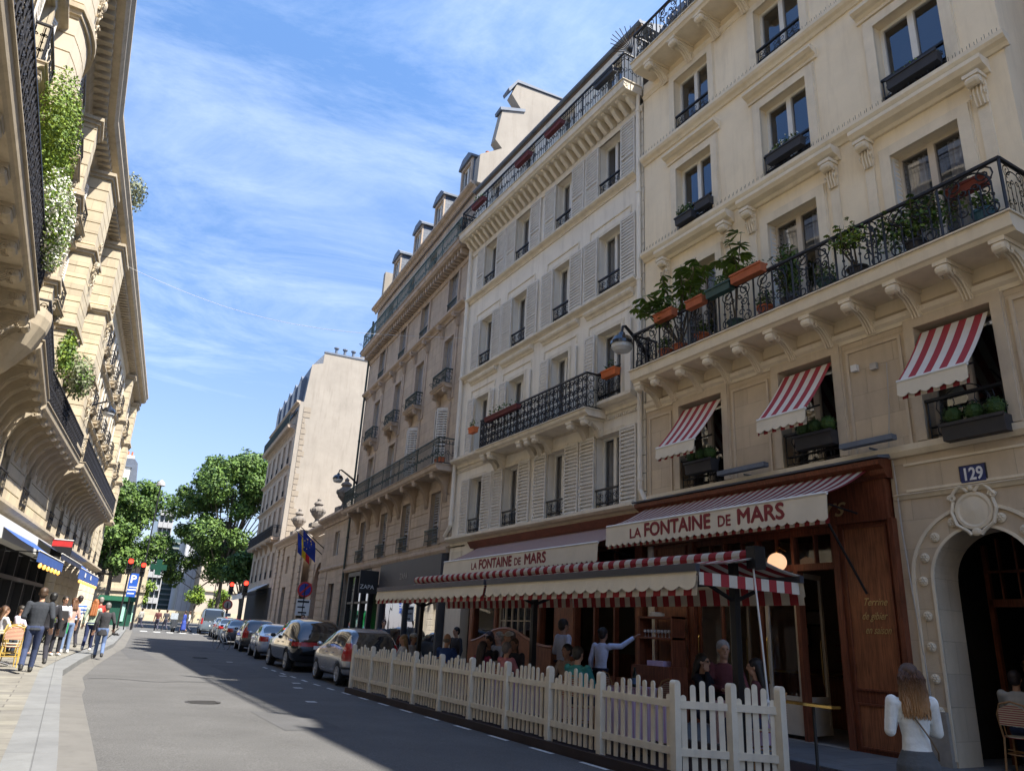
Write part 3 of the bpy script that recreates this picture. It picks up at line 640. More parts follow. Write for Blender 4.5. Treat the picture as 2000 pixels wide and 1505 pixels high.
balB=balcony(B,15.35,21.6,7.40,.72,trimB,iron,'dense',1.0,[15.6,16.25,18.1,18.55,19.0,20.9,21.35],.20,.42,.18)
# top balcony on modillions
b=M()
for i in range(31):
    x=13.95+i*.345; b.prism([(0,16.32),(.12,16.32),(.34,16.52),(.40,16.62),(.5,16.64),(.5,16.70),(0,16.70)],x,x+.13)
b.build('modillions',trimB,B)
cornice(B,'modillion_cornice',trimB,13.74,24.62,16.12,[(0,0),(.06,0),(.08,.1),(.12,.15),(0,.2)])
balBT=balcony(B,13.8,24.55,16.98,.68,trimB,iron,'bars2',1.0,[],.2,.4,.28)
pipe(B,24.52,4.9,16.5,.12,.075,plasterB,kick=.42)
M().prism([(-6,19.3),(-4.2,19.3),(-4.2,20.6),(-6,20.6)],24.62,25.1).build('chimney',plasterB,B)
# stone strip and white pier beside the shop front
M().box(23.4,24.6,-.30,.02,.0,4.45).build('pier',plasterB,B); M().box(23.6,24.4,.02,.045,3.2,4.3).build('pier_panel',trimB,B)
# ================= building C
C_=thing('grey_stone_house','weathered grey-tan stone house with long green iron balcony on scroll corbels','house',(11.5,24.9,0),R(86))
colC=[(.95,2.05),(4.6,5.7),(7.95,9.0),(11.6,12.7)]
rowC=[(4.70,6.75),(7.5,10.1),(10.98,13.25),(14.42,16.35)]
opsC=[(a,b,z0,z1) for a,b in colC for z0,z1 in rowC]
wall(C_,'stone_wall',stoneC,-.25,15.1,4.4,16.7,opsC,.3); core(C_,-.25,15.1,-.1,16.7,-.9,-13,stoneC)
bands(C_,'rusticated_courses',stoneC,-.25,15.1,4.72,7.0,opsC,.44,.035,.035)
wall(C_,'attic_wall',stoneC,-.25,15.1,16.7,19.7,[(a,b,17.0,19.0) for a,b in colC],.25,y=-.1)
M().box(-.25,15.1,-12,-.6,16.72,19.7).build('attic_core',dark,C_)
M().prism([(-.3,19.7),(-1.1,22.6),(-5,23.4),(-12,23.4),(-12,19.7)],-.2,15.05).build('mansard_roof',slate,C_)
cornice(C_,'eaves_cornice',trimC,-.25,15.15,19.55,None,(1.1,1.1))
for (a,b) in ((.9,2.2),(4.4,5.7),(7.6,8.9),(11.3,12.6)):
    b_=M(); b_.mt(slate); b_.box(a,a+.14,-1.6,-.2,19.9,21.9).box(b-.14,b,-1.6,-.2,19.9,21.9); b_.mt(trimC); b_.box(a,a+.14,-.2,-.12,19.9,21.9).box(b-.14,b,-.2,-.12,19.9,21.9).box(a+.14,b-.14,-1.5,-.12,19.9,20.1).box(a+.14,b-.14,-1.5,-.12,21.75,21.9)
    b_.mt(zinc); b_.prism([(a-.12,21.9),(b+.12,21.9),(b+.12,22.0),((a+b)/2+.35,22.3),((a+b)/2-.35,22.3),(a-.12,22.0)],-1.8,-.02,'y'); d_=b_.build('dormer',None,C_)
    window(d_,a+.14,b-.14,20.1,21.75,y=-.3,cur=.8)
M().mt(gableM).prism([(.1,19.7),(.05,21.1),(-.95,21.75),(-.6,22.1),(-.85,23.7),(-1.85,24.05),(-1.25,24.8),(-1.5,25.45),(-5,25.5),(-9,25.3),(-9,19.7)],-.5,.0).mt(zinc).prism([(-.75,23.7),(-1.95,24.05),(-1.95,24.2),(-.72,23.85)],-.56,.06).prism([(-1.12,24.85),(-1.5,25.5),(-5,25.56),(-9,25.35),(-9,25.5),(-1.5,25.66),(-1.05,25.0)],-.56,.06).build('party_wall',None,C_)
M().mt(gableM).box(5.3,6.0,-3.6,-2.4,22,25.6).mt(terra).lathe([(.13,25.6),(.11,26.1)],(5.6,-2.7,0),8).lathe([(.13,25.6),(.11,26.1)],(5.6,-3.2,0),8).build('chimney',None,C_)
M().mt(gableM).box(14.7,15.1,-3.6,-.2,19.7,22.3).build('party_wall',None,C_)
for r_,(z0,z1) in enumerate(rowC):
    for c,(a,b) in enumerate(colC):
        surround(C_,a,b,z0,z1,trimC,.16,.06)
        if r_ in (0,3) or (r_==2 and c!=9):
            h=z1-z0
            for x in (a+.02,(a+b)/2): shutter(C_,x,x+(b-a)/2-.03,z0+.03,z1-.03,y=-.14,m=shutG)
        else: window(C_,a,b,z0,z1,y=-.24,cur=.5)
        if r_==1:
            if c in (0,1): shutter(C_,a-.0,a+.5,z0+.1,z1-.05,y=.0,m=shutP,ang=50); shutter(C_,b-.5,b,z0+.1,z1-.05,y=.0,m=shutP,ang=40,hinge=1)
        if r_==0: guard(C_,a-.12,b+.12,z0+.02,.55,ironG,'bars',y=.15)
        if r_==2:
            balcony(C_,a-.25,b+.25,z0,.42,trimC,ironG,'bars2',.62,[a-.05,b+.05],.16,.42,.14,name='small_balcony')
        if r_==3: guard(C_,a+.0,b-.0,z0+.02,.5,ironG,'bars',y=.05)
M().prism([(-.01,4.3),(.10,4.3),(.16,4.42),(.16,4.5),(-.01,4.56)],-.25,15.1).build('shop_cornice',trimC,C_)
cornice(C_,'string_course',trimC,-.25,15.1,14.05,None,(.95,1.1))
for c in range(8):
    x=.35+c*1.95; 
for (a,b) in colC:
    for x in (a-.32,b+.32):
        me=corbelmesh(.22,.3,.5); link('console',me,C_,(x,0,14.05))
        if not me.materials: me.materials.append(trimC)
    [M().box(xa,xa+.18,-.01,.05,10.4,13.5).build('pilaster',trimC,C_) for xa in (a-.38,b+.2)]
balC=balcony(C_,-.25,14.3,7.48,.80,trimC,ironG,'bars2',1.0,[.45,2.55,4.1,6.2,7.4,9.5,11.1,13.2],.30,1.0,.22)
b=M()
for i in range(46): x=-.1+i*.33; b.box(x,x+.13,-.01,.42,16.42,16.66)
b.build('modillions',trimC,C_)
cornice(C_,'modillion_cornice',trimC,-.25,15.1,16.2,[(0,0),(.06,0),(.08,.1),(.12,.15),(0,.2)])
balCT=balcony(C_,-.25,15.1,16.95,.62,trimC,mat('iron_verdigris',(.10,.15,.14),.6,.1,.3,6),'bars2',1.0,[],.2,.4,.26)
pipe(C_,15.0,.2,19,.12,.06,ironG)
# ================= gatehouse
G_=thing('gatehouse','low stone gateway with arched wooden carriage door and urns on its parapet','gatehouse',(11.5,24.9,0),R(86))
wall(G_,'stone_wall',stoneC,15.1,21.7,-.1,7.5,[(17.5,18.7,5.45,6.85),(17.4,18.9,.6,3.9)],.3); 
bands(G_,'rusticated_courses',stoneC,19.6,21.7,.5,4.6,[],.42,.05,.04); bands(G_,'rusticated_courses',stoneC,15.2,16.6,.5,4.6,[],.42,.05,.04)
M().box(15.1,21.7,-8,-.5,.0,7.5).build('rear_walls',stoneC,G_)
window(G_,17.5,18.7,5.45,6.85,cur=0); M().box(17.4,18.9,-.32,-.2,.6,3.9).build('shutter',black,G_)
wall(G_,'gate_wall',stoneC,21.7,27.6,-.1,7.3,[(22.7,25.9,-.1,3.9,'arch')],.5,y=-.5)
bands(G_,'rusticated_courses',stoneC,21.72,22.7,.5,5.6,[],.42,.05,.04,y=-.5); bands(G_,'rusticated_courses',stoneC,25.9,27.5,.5,5.6,[],.42,.05,.04,y=-.5)
b=M(); b.box(22.7,25.9,-1.05,-.95,0,5.6)
for i in range(9): b.box(22.75+i*.35,22.98+i*.35,-.95,-.91,.4,5.5)
b.box(22.7,25.9,-.95,-.88,3.75,3.95); b.box(24.24,24.36,-.95,-.87,.2,5.5); b.build('carriage_door',mahogL,G_)
wall(G_,'stone_wall',stoneC,27.6,39.4,-.1,7.7,[(33.5,34.6,5.2,6.5),(33.4,34.9,1,4.2)],.3); M().box(27.6,39.4,-6,-.6,0,7.5).build('rear_walls',stoneC,G_); M().box(33.4,34.9,-.3,-.2,1,4.2).build('shutter',black,G_)
for x in (28.2,30.6,36.0,38.4): bands(G_,'rusticated_pier',stoneC,x,x+.7,.4,7.3,[],.42,.12,.04)
for a,b,y in ((15.0,21.85,0),(21.7,27.6,-.5),(27.5,39.4,0)): cornice(G_,'cornice',trimC,a,b,7.35,None,(1.8,1.6),y)
M().box(15.1,39.4,-.1,.08,4.7,4.95).build('string_course',trimC,G_) if 0 else cornice(G_,'string_course',trimC,15.1,21.7,4.7,[(0,0),(.08,0),(.12,.1),(0,.2)])
M().box(21.7,27.6,-1.4,-.55,7.8,8.0).build('coping',zinc,G_)
def urn():
    b=M(); b.box(-.42,.42,-.42,.42,0,.25); b.lathe([(.30,.25),(.16,.4),(.14,.55),(.42,.85),(.5,1.1),(.47,1.25),(.3,1.4),(.24,1.5),(.34,1.58),(.30,1.68),(.12,1.8),(.14,1.92),(.02,2.05)],n=14)
    for i in range(6): a=i*PI/3; b.ball((.46*cos(a),.46*sin(a),1.12),(.12,.12,.16),6,5)
    return b.mesh('urn')
um=urn(); um.materials.append(mat('urn_stone',(.17,.15,.13),.9,0,.3,6,.4,15))
def onC(u,y,z): a=R(4); return (11.5+u*sin(a)-y*cos(a),24.9+u*cos(a)+y*sin(a),z)
for i,(u,y) in enumerate(((18.2,-.2),(26.9,-.4),(32.9,-.2))):
    o=link('stone_urn',um,None,onC(u,y,8.02)); tag(o,('large dark stone urn nearest the grey stone house on the gateway parapet','dark stone urn on the parapet beside the arched gate, middle of three','dark stone urn farthest along the gateway parapet, beside the bare gable')[i],'urn','urns on the gateway')
# ================= building D with the bare gable
D_=thing('gable_house','tall house with blank pale gable wall, mansard dormers and chimney pots','house',onC(39.4,0,0),R(86))
colD=[(1.6,2.6),(4.6,5.6),(7.6,8.6),(10.6,11.6),(13.4,14.4)]; rowD=[(5.2,7.3),(9.0,11.2),(12.0,14.0),(15.0,17.2)]
opsD=[(a,b,z0,z1) for a,b in colD for z0,z1 in rowD]
wall(D_,'stone_wall',stoneC,.6,16,4.4,18.2,opsD,.3); M().box(0,.6,-.4,.0,-.1,20.4).build('corner_pier',gableM,D_)
bands(D_,'quoins',gableM,0,.6,.2,20.2,[],.5,.012,.012)
M().mt(gableM).add([(0,-.4,-.1),(0,-13,-.1),(0,-13,25.2),(0,-6,25.7),(0,-1.5,25.3),(0,-1.5,24.3),(0,-.55,24.0),(0,-.3,20.4),(0,-.4,20.4)],[tuple(range(9))]).mt(stoneC).box(.02,16,-13,-1,-.1,20.4).build('gable_wall',None,D_)
b=M(); random.seed(11)          # toothed stones where the old neighbour was cut away
for i in range(38): z=1.0+i*.5; d=.25+.55*random.random()-.2*(i>25); b.box(-.03,.01,-.4-d,-.38,z,z+.44)
b.build('toothed_stones',mat('tooth_stone',(.30,.255,.20),.9,0,.1,3),D_)
M().prism([(-.3,20.4),(-.55,23.9),(-1.5,25.2),(-6,25.6),(-13,25.1),(-13,20.4)],.02,16).build('mansard_roof',slate,D_)
M().box(-.06,.2,-13,-1.5,25.35,25.5).build('coping',zinc,D_)
for i in range(5): 
    a=1.4+i*3
    b=M(); b.mt(zinc); b.prism([(a,20.6),(a+1.3,20.6),(a+1.3,23),(a+.65,23.4),(a,23)],-1.6,-.05,'y'); d_=b.build('dormer',None,D_); window(d_,a+.2,a+1.1,20.9,22.8,y=-.06,cur=0)
b=M(); b.mt(gableM)
for y0 in (-2.6,-3.4,-4.2,-5.0,-11): b.mt(zinc); b.lathe([(.13,25.3),(.13,26.0),(.24,26.05),(.24,26.15),(.04,26.2)],(.3,y0,0),8)
b.build('chimney_pots',None,D_)
for a,b,z0,z1 in opsD: window(D_,a,b,z0,z1,cur=.3,fm=shutG); surround(D_,a,b,z0,z1,trimC,.15,.05); guard(D_,a,b,z0,.6,iron,'bars',y=.05)
for z in (8.2,11.6,14.5,17.8): cornice(D_,'string_course',trimC,.6,16,z)
cornice(D_,'eaves_cornice',trimC,0,16,20.1,None,(1.2,1.2))
wall(D_,'attic_wall',stoneC,.6,16,18.2,20.2,[],.2,y=-.3)
balcony(D_,.6,16,8.45,.7,trimC,iron,'bars',1.0,[1,4,7,10,13],.3,.7,.2); balcony(D_,.6,16,18.3,.7,trimC,ironG,'bars',1.05,[],.3,.7,.25)
M().box(.6,16,-.1,.0,.0,4.4).mt(dark).box(3,15,-.1,.01,.3,3.6).build('shop_front',None,D_)
# unseen house behind the camera, added and sized to shade the near road
N_=thing('shading_house','unseen cream house behind the viewer on the right, added to shade the near road','house',(11.5,2.9,0),RZ)
wall(N_,'stone_wall',stoneA,-22,-1,-.1,20.0,[(-3.5-3*i,-2.4-3*i,z,z+2) for i in range(6) for z in (1.0,5,8,11.2,14.4)],.3); M().box(-22,-1,-13,-.4,-.1,20.2).box(-1.2,-1,-.4,-.01,-.1,19.6).build('rear_walls',stoneA,N_)
M().prism([(-.2,19.6),(-1.2,21.8),(-5,22.6),(-13,22),(-13,19.6)],-22,-1).build('roof',slate,N_)
for i in range(6):
    for z in (1.0,5,8,11.2,14.4): window(N_,-3.5-3*i,-2.4-3*i,z,z+2,cur=0)
# ================= left side of the street
def bay(root,x0,x1,z0,z1,d,m,tm,h=.47,bowed=False):
    b=M(); i=0; z=z0
    def sec(e): 
        if not bowed: return [(x0-e,0),(x1+e,0),(x1+e,d+e),(x0-e,d+e)]
        N=8; return [(x0-e,0),(x1+e,0)]+[(x1+e-(x1-x0+2*e)*j/N,.25+(d+e-.25)*sin(PI*(.12+.76*j/N))) for j in range(N+1)]
    b.prism(sec(-.035),z0,z1,'z')
    while z<z1-.1: b.prism(sec(0),z+.02,min(z+h,z1)-.02,'z'); z+=h
    o=b.build('bay',m,root)
    for zz in (z0,z0+3.1,z0+6.2,z1-.3): M().prism(sec(.07),zz-.001,zz+.13,'z').prism(sec(.14),zz+.13,zz+.26,'z').build('bay_moulding',tm,o)
    return o
def leftfacade(root,x0,x1,cols,rows,bal,wm,skip=()):
    ops=[(a,b,z0,z1) for a,b in cols for z0,z1 in rows]
    wall(root,'stone_wall',wm,x0,x1,4.4,18.2,ops,.32); core(root,x0,x1,-.1,18.2,-.95,-12,wm)
    bands(root,'rusticated_courses',stoneL,x0,x1,4.95,7.4,ops,.42,.05,.04)
    cornice(root,'shop_cornice',trimL,x0,x1,4.45,None,(1.5,1.3)); 
    for z in (11.0,14.2): cornice(root,'string_course',trimL,x0,x1,z,None,(.8,.8))
    b=M(); x=x0
    while x<x1: b.box(x,x+.2,-.01,.62,18.05,18.35); x+=.42
    b.build('modillions',trimL,root)
    cornice(root,'eaves_cornice',trimL,x0,x1,18.3,[(0,-.5),(.1,-.45),(.2,-.2),(.55,0),(.85,.05),(.95,.2),(.95,.35),(1.05,.5),(1.05,.62),(0,.62)])
    for c,(a,b_) in enumerate(cols):
        for r_,(z0,z1) in enumerate(rows):
            window(root,a,b_,z0,z1,cur=.4,y=-.25)
            surround(root,a,b_,z0,z1,trimL,.16,.07,head=.7 if r_ in(1,2) else 0)
            if r_==0:
                guard(root,a,b_,z0,.8,iron,'guard',y=.1)
                for s_ in (0,1): shutter(root,(a if s_==0 else (a+b_)/2),(a+b_)/2 if s_==0 else b_,z0+.02,z1-.02,y=-.16,m=shutG)
            elif r_>1:
                balcony(root,a-.25,b_+.25,z0,.42,trimL,iron,'guard',.85,[a-.05,b_+.05],.18,.4,.14,name='small_balcony')
                shutter(root,a-.5,a-.04,z0+.02,z1,y=.08,m=shutP,ang=-28)
                shutter(root,b_+.04,b_+.5,z0+.02,z1,y=.05,m=shutP)
    for (a,b_,d) in bal:
        n=int((b_-a)/1.25); balcony(root,a,b_,7.9,d,trimL,iron,'dense',1.05,[a+.25+(b_-a-.5)*i/n for i in range(n+1)],.36,1.25,.26)
    # attic: dormers, low wall, railing
    M().mt(slate).prism([(-.1,18.9),(-1.2,22.2),(-5,23.2),(-12,23.2),(-12,18.2),(-.1,18.2)],x0+.02,x1-.02).build('mansard_roof',None,root)
    b=M(); ironpanel(b,x0+.1,x1-.1,.9,'bars',.012,.75,18.95); b.box(x0,x1,.72,.78,19.85,19.9); b.build('roof_railing',iron,root)
    for c,(a,b_) in enumerate(cols):
        q=M(); q.mt(trimL); q.box(a-.25,b_+.25,-1.5,-.05,18.9,21.2); q.prism([(0,21.2),(.1,21.2),(.16,21.35),(0,21.45)],a-.4,b_+.4); q.build('dormer',None,root)
        window(root,a,b_,19.0,20.9,y=-.04,cur=.5,name='dormer_window')
LAr=thing('haussmann_house','golden stone apartment house at the near left edge, under its deep scrolled balcony','house',(-2.9,0,0),R(-90))
leftfacade(LAr,-26.9,12,[(-24.9,-23.8),(-21.9,-20.8),(-16.0,-14.9),(-12.2,-11.1),(-8.4,-7.3),(-4.6,-3.5)],[(5.0,7.4),(8.0,10.7),(11.55,13.9),(14.8,17.0)],[(-18.4,11.5,1.0)],stoneL)
bay(LAr,-19.6,-17.2,8.6,17.6,.55,plasterL,trimL,bowed=True)
bay(LAr,-26.6,-25.6,8.2,17.6,.5,stoneL,trimL)
b=M(); b.lathe([(.05,6.6),(.35,6.9),(.75,7.5),(.95,8.0),(1.0,8.25),(1.0,8.45)],(-20.3,.15,0),18); b.build('bowed_balcony',trimL,LAr)
me=corbelmesh(.4,.8,1.4)
if not me.materials: me.materials.append(trimL)
for x in (-20.3,-19.4): link('corbel',me,LAr,(x,0,7.9))
bq=M(); ironpanel(bq,-26.4,-20.0,1.0,'dense',.011,1.0,7.95); bq.box(-26.4,-20,.97,1.03,8.95,9.0)
bb=balcony(LAr,-26.6,-20.6,7.9,1.05,trimL,iron,'dense',1.05,[-26.3,-25.0,-23.7,-22.4,-21.1],.36,1.25,.26)
LBr=thing('haussmann_house','golden stone apartment house with projecting bays above blue shop awnings','house',(-2.9,27,0),R(-96))
u=lambda a,b:(-b,-a)
leftfacade(LBr,-40,.35,[u(.9,2.0),u(5.2,6.3),u(12.2,13.3),u(15.4,16.5),u(18.6,19.7),u(21.8,22.9),u(25,26.1),u(28.2,29.3),u(31.6,32.7),u(35.4,36.5)],[(5.0,7.4),(8.0,10.7),(11.55,13.9),(14.8,17.0)],[u(.2,10.2)+(1.0,),u(10.6,30.5)+(1.15,)],stoneL)
for a,b_,d in ((2.7,4.5,.75),(8.9,11.3,.8),(30.4,31.2,.5),(38.3,39.9,.45)): bay(LBr,-b_,-a,8.15,17.9,d,stoneL,trimL)
# carved keystones and garlands on the bays
cv=M(); random.seed(5)
for i in range(26):
    x0_,z0_=random.gauss(0,.16),random.gauss(0,.42); a0=random.random()*6.28; cv.tube([(x0_+.10*cos(a0+t_*.55)*(1-t_/13),.05+.02*t_*.5,z0_+.12*sin(a0+t_*.55)*(1-t_/13)) for t_ in range(9)],[.03,.034,.034,.03,.028,.026,.022,.018,.01],5)
cv.ball((0,.10,.1),(.13,.09,.17),9,7)
cm=cv.mesh('carved_relief'); cm.materials.append(trimL)
for (x,y,z) in ((-3.6,.75,10.5),(-10.1,.8,10.5),(-3.6,.75,14.2),(-10.1,.8,14.3),(-7.6,.05,11.0),(-14.4,.1,7.0),(-20.6,.1,7.0),(-26,.1,7)): link('carved_relief',cm,LBr,(x,y,z))
for (x,y,z) in ((-18.4,.5,12.5),(-18.4,.5,16.2),(-22.9,.1,11)): link('carved_relief',cm,LAr,(x,y,z))
# ground floor of the left houses
b=M(); b.mt(dark).box(-40,.35,-.6,-.5,0,4.4); b.mt(black).box(-16.5,.3,-.5,-.1,0,.6)
b.build('shop_recess',None,LBr)
for i in range(9):
    uu=17.3+i*2.75; b=M()
    for j in range(9): b.lathe([(.40,.15+j*.47),(.42,.18+j*.47),(.42,.58+j*.47),(.40,.61+j*.47)],(-uu,-.12,0),14)
    b.build('banded_pillar',plasterL,LBr)
M().box(-40,-39.2,-.5,.05,0,4.4).build('corner_pier',plasterL,LBr)
M().box(-40,-16.6,-.35,-.3,0,4.4).build('shop_wall',plasterL,LBr)
for i in range(6):
    b=M(); x=-16.2+i*2.7; b.mt(black).box(x,x+.14,-.3,.0,.1,3.7).box(x,x+2.7,-.3,.0,2.65,2.8); b.build('shop_mullion',None,LBr)
M().quad((-16.3,-.25,.4),(.2,-.25,.4),(.2,-.25,3.7),(-16.3,-.25,3.7)).build('shop_window',paneK,LBr)
M().box(-27,12,-.6,-.5,0,4.4).mt(dark).build('shop_recess',dark,LAr); M().box(-16.6,.35,-.1,.35,3.75,4.4).mt(white).build('fascia',mat('fascia_pale',(.4,.39,.36),.7),LBr)
blueM=mat('awning_blue',(.03,.085,.30),.8,0,.1,3); navy=mat('awning_navy',(.012,.02,.05),.8)
def awning(name,label,root,x0,x1,ytop,ztop,yf,zf,val,m,vm,scal=.0,cover=True,group=None,armm=None,scallop_m=None):
    """fabric sloping from the wall to a front bar, with hanging valance; its own thing"""
    o=thing(name,label,'awning',root.location,root.rotation_euler.z,group)
    b=M(); N=max(2,int((x1-x0)/.15))
    b.grid(lambda u,v:(x0+(x1-x0)*u,ytop+(yf-ytop)*v,ztop+(zf-ztop)*v-.05*sin(PI*v)),N,6); b.grid(lambda u,v:(x0+(x1-x0)*u,ytop+(yf-ytop)*v,ztop+(zf-ztop)*v-.05*sin(PI*v)-.008),N,6)
    b.build('fabric',m,o)
    if val:
        b=M(); k=max(1,round((x1-x0)/.2)); 
        if scal:
            for i in range(k):
                xa=x0+(x1-x0)*i/k; wd=(x1-x0)/k; n=5
                for j in range(n):
                    ua,ub=j/n,(j+1)/n; za=zf-val-scal*sin(PI*ua); zb=zf-val-scal*sin(PI*ub)
                    for yy in (yf,yf+.012): b.quad((xa+wd*ua,yy,zf),(xa+wd*ub,yy,zf),(xa+wd*ub,yy+.02,zb),(xa+wd*ua,yy+.02,za))
            b.build('valance',vm,o)
            if scallop_m:
                b=M(); b.quad((x0,yf-.015,zf-val+.06),(x1,yf-.015,zf-val+.06),(x1,yf+.0,zf-val-scal-.035),(x0,yf+.0,zf-val-scal-.035)); b.build('valance_edge',scallop_m,o)
        else: b.box(x0,x1,yf-.005,yf+.01,zf-val,zf).build('valance',vm,o)
    M().tube([(x0,yf,zf),(x1,yf,zf)],.03,6).build('front_bar',armm or frameW,o)
    for x in (x0+.35,x1-.35): 
        M().tube([(x,ytop-.02,ztop-.75),(x,yf-.02,zf-.03)],.018,5).build('arm',armm or iron,o)
    return o
awning('shop_awning','blue awning with a row of glowing bulbs over the nearest cafe tables on the left',LBr,-8.6,-2.2,.3,4.15,1.5,3.45,.35,blueM,blueM)
awning('shop_awning','dark navy awning between the two blue awnings on the left',LBr,-17,-9.2,.3,4.4,1.3,3.85,.2,navy,navy)
aw2=awning('shop_awning','farther blue awning with hanging bulbs over the banded pillars',LBr,-28.5,-17.2,.3,4.35,1.25,3.75,.55,blueM,blueM)
bulb=mat('bulb_warm',(1,.50,.10),.4,emit=.7)
for nm,lb,xa,xb,zz,y in (('bulb_garland','string of warm bulbs under the nearest blue awning',-8.2,-2.6,3.02,1.5),('bulb_garland','string of warm bulbs under the farther blue awning',-28,-17.6,3.12,1.25)):
    o=thing(nm,lb,'lights',LBr.location,LBr.rotation_euler.z); M().tube([(xa,y,zz+.1),(xb,y,zz+.1)],.012,4).build('wire',black,o); bm_=M().ball((0,0,0),(.06,.06,.085),10,7).mesh('bulb'); bm_.materials.append(bulb); n=int((xb-xa)/.9)
    for i in range(n): link('bulb',bm_,o,(xa+(xb-xa)*(i+.5)/n,y,zz))
o=thing('projecting_sign','red and black projecting shop sign on the left house','sign',LBr.location,LBr.rotation_euler.z); M().box(-13.1,-13.0,.35,1.15,4.40,4.68).build('red_panel',mat('sign_red',(.5,.03,.03),.5),o); M().box(-13.12,-12.98,.33,1.17,3.95,4.39).build('black_panel',black,o); M().box(-13.12,-12.98,.33,1.17,4.69,4.73).build('frame',white,o)
for i,x in enumerate((-20.4,-23.6)): M().box(x,x+.5,1.27,1.285,3.4,3.62).build('white_mark',white,aw2)
# ================= street lamps on brackets
def wall_lamp(root,x,z,reach,label,y0=.0,s=1.0,drop=.1):
    o=thing('wall_lamp',label,'street lamp',root.location,root.rotation_euler.z,'bracket street lamps')
    M().box(x-.05,x+.05,y0,y0+.06,z-.75*s,z+.05).build('wall_plate',iron,o)
    M().tube([(x,y0+.05,z-.45*s),(x,y0+reach*.25,z-.25),(x,y0+reach*.6,z+.0),(x,y0+reach*.88,z+.18),(x,y0+reach*.97,z+.15),(x,y0+reach,z)],[.06*s,.055*s,.045*s,.04*s,.035*s,.03*s],6).build('bracket',iron,o)
    c=(x,y0+reach,z-.12)
    M().lathe([(.03,.12),(.07,.1),(.09,.03),(.22*s,-.04),(.29*s,-.16*s),(.30*s,-.24*s),(.28*s,-.24*s)],c,20).build('shade',mat('lamp_black',(.015,.017,.022),.15,.2,0,coat=.6),o)
    M().lathe([(.27*s,-.24*s),(.26*s,-.33*s),(.19*s,-.41*s),(.02,-.44*s)],c,20).build('globe',mat('lamp_glass',(.55,.56,.55),.15,0,.05),o)
    M().ball((c[0],c[1],c[2]-.28*s),(.1*s,.1*s,.08*s),10,6).build('lamp',white,o)
    return o
wall_lamp(A,13.62,8.95,.85,'black bracket street lamp on the cream house between the two balconies')
wall_lamp(C_,14.75,9.6,1.1,'black bracket street lamp high beside the far end of the green balcony')
wall_lamp(LBr,-11.7,10.9,1.3,'grey-black bracket street lamp reaching out from the left facade',y0=.2)
# ================= distance
pl=thing('modern_tower','pale modern apartment block with stacked white balconies beyond the crossing','building',(0,0,0))
b=M(); b.mt(mat('modern_white',(.55,.55,.54),.8))
pb=thing('boulevard_building','pale stone corner building with an open ground floor beyond the crossing','building',(0,0,0))
M().mt(stoneL).box(1.2,7.4,99,112,0,8.6).mt(mat('kiosk_dark',(.03,.09,.06),.6)).box(3.0,6.5,98.9,99.02,.8,3.4).build('wall',None,pb)
cornice_=M().box(1.0,7.5,98.6,99.01,8.2,8.7).box(1.1,7.45,98.8,99.0,4.2,4.5).build('cornice',trimL,pb)
for i in range(3): M().box(2+i*1.8,2.9+i*1.8,98.95,99.01,5.2,7.4).build('window',dark,pb)
ps=thing('mansard_house','distant house with grey slate mansard and chimney pots above the left tree','house',(0,0,0))
M().mt(trimL).box(.6,4.9,116,126,0,18.6).mt(slate).prism([(.7,18.6),(4.9,18.6),(4.5,22.0),(4.0,22.6),(1.2,22.6),(.9,22)],116,126,'y').build('body',None,ps)
M().mt(plasterB).box(2.6,3.7,115.3,116.4,18.9,21.2).mt(zinc).box(2.45,3.85,115.1,116.4,21.2,21.45).build('dormer',None,ps); M().box(2.85,3.45,115.28,115.32,19.1,20.9).build('window',curt,ps)
M().mt(plasterB).box(1.3,4.0,118,119,22.5,23.4).mt(terra).build('chimney',None,ps)
b2=M(); [b2.lathe([(.14,23.4),(.12,24.0)],(1.6+.5*i,118.5,0),7) for i in range(5)]; b2.build('chimney_pots',terra,ps)
wm=mat('modern_white2',(.36,.36,.36),.8); wd=mat('modern_window',(.06,.08,.09),.2)
M().box(10.5,12.6,140,152,0,19).build('body',wd,pl)
for f in range(9):
    q=M(); 
    for i in range(3): q.box(10.4+i*.75,10.95+i*.75+(f%2)*.15,139.2,140.1,1.6+f*2.05,2.5+f*2.05)
    q.build('balcony_row',wm,pl)
q=M(); [q.box(10.45+i*.7,10.6+i*.7,139.6,140.1,0,19) for i in range(4)]; q.build('pillar',wm,pl)
pg=thing('glass_office','dark glass office front with white horizontal fins','building',(0,0,0))
M().box(13.6,19.0,158,165,0,16).build('body',mat('office_glass',(.07,.11,.11),.15),pg); q=M(); [q.box(13.5,19.1,157.7,158.1,.8+i*.95,1.08+i*.95) for i in range(16)]; q.build('fin',mat('fin',(.24,.26,.24),.7),pg)
pw=thing('white_hall','bright white panelled building between the trees','building',(0,0,0)); M().box(16.1,20.0,146,156,0,15).build('body',mat('panel_white',(.5,.52,.56),.6,0,.08,.5),pw); q=M(); [q.box(16.2+i*.9,16.25+i*.9,145.95,146.02,0,15) for i in range(5)]; q.build('joint',shutG,pw)
pe=thing('long_wall_building','long pale beige building behind the right-hand tree','building',(0,0,0)); M().box(18.6,52,140,160,0,15).build('body',mat('beige_wall',(.46,.39,.31),.9,0,.08,.2),pe)
M().box(18.5,52,139.7,140.02,6.1,6.35).box(18.5,52,139.7,140.02,13.2,13.6).build('cornice',trimL,pe); q=M(); [q.box(22+i*2.6,23.1+i*2.6,139.95,140.03,9,11.5) for i in range(8)]; q.build('window',zinc,pe)
pt=thing('garden_wall','pale stone garden wall with greenery across the far junction','wall',(0,0,0)); M().box(9,30,124,124.5,0,2.6).build('body',stoneL,pt)
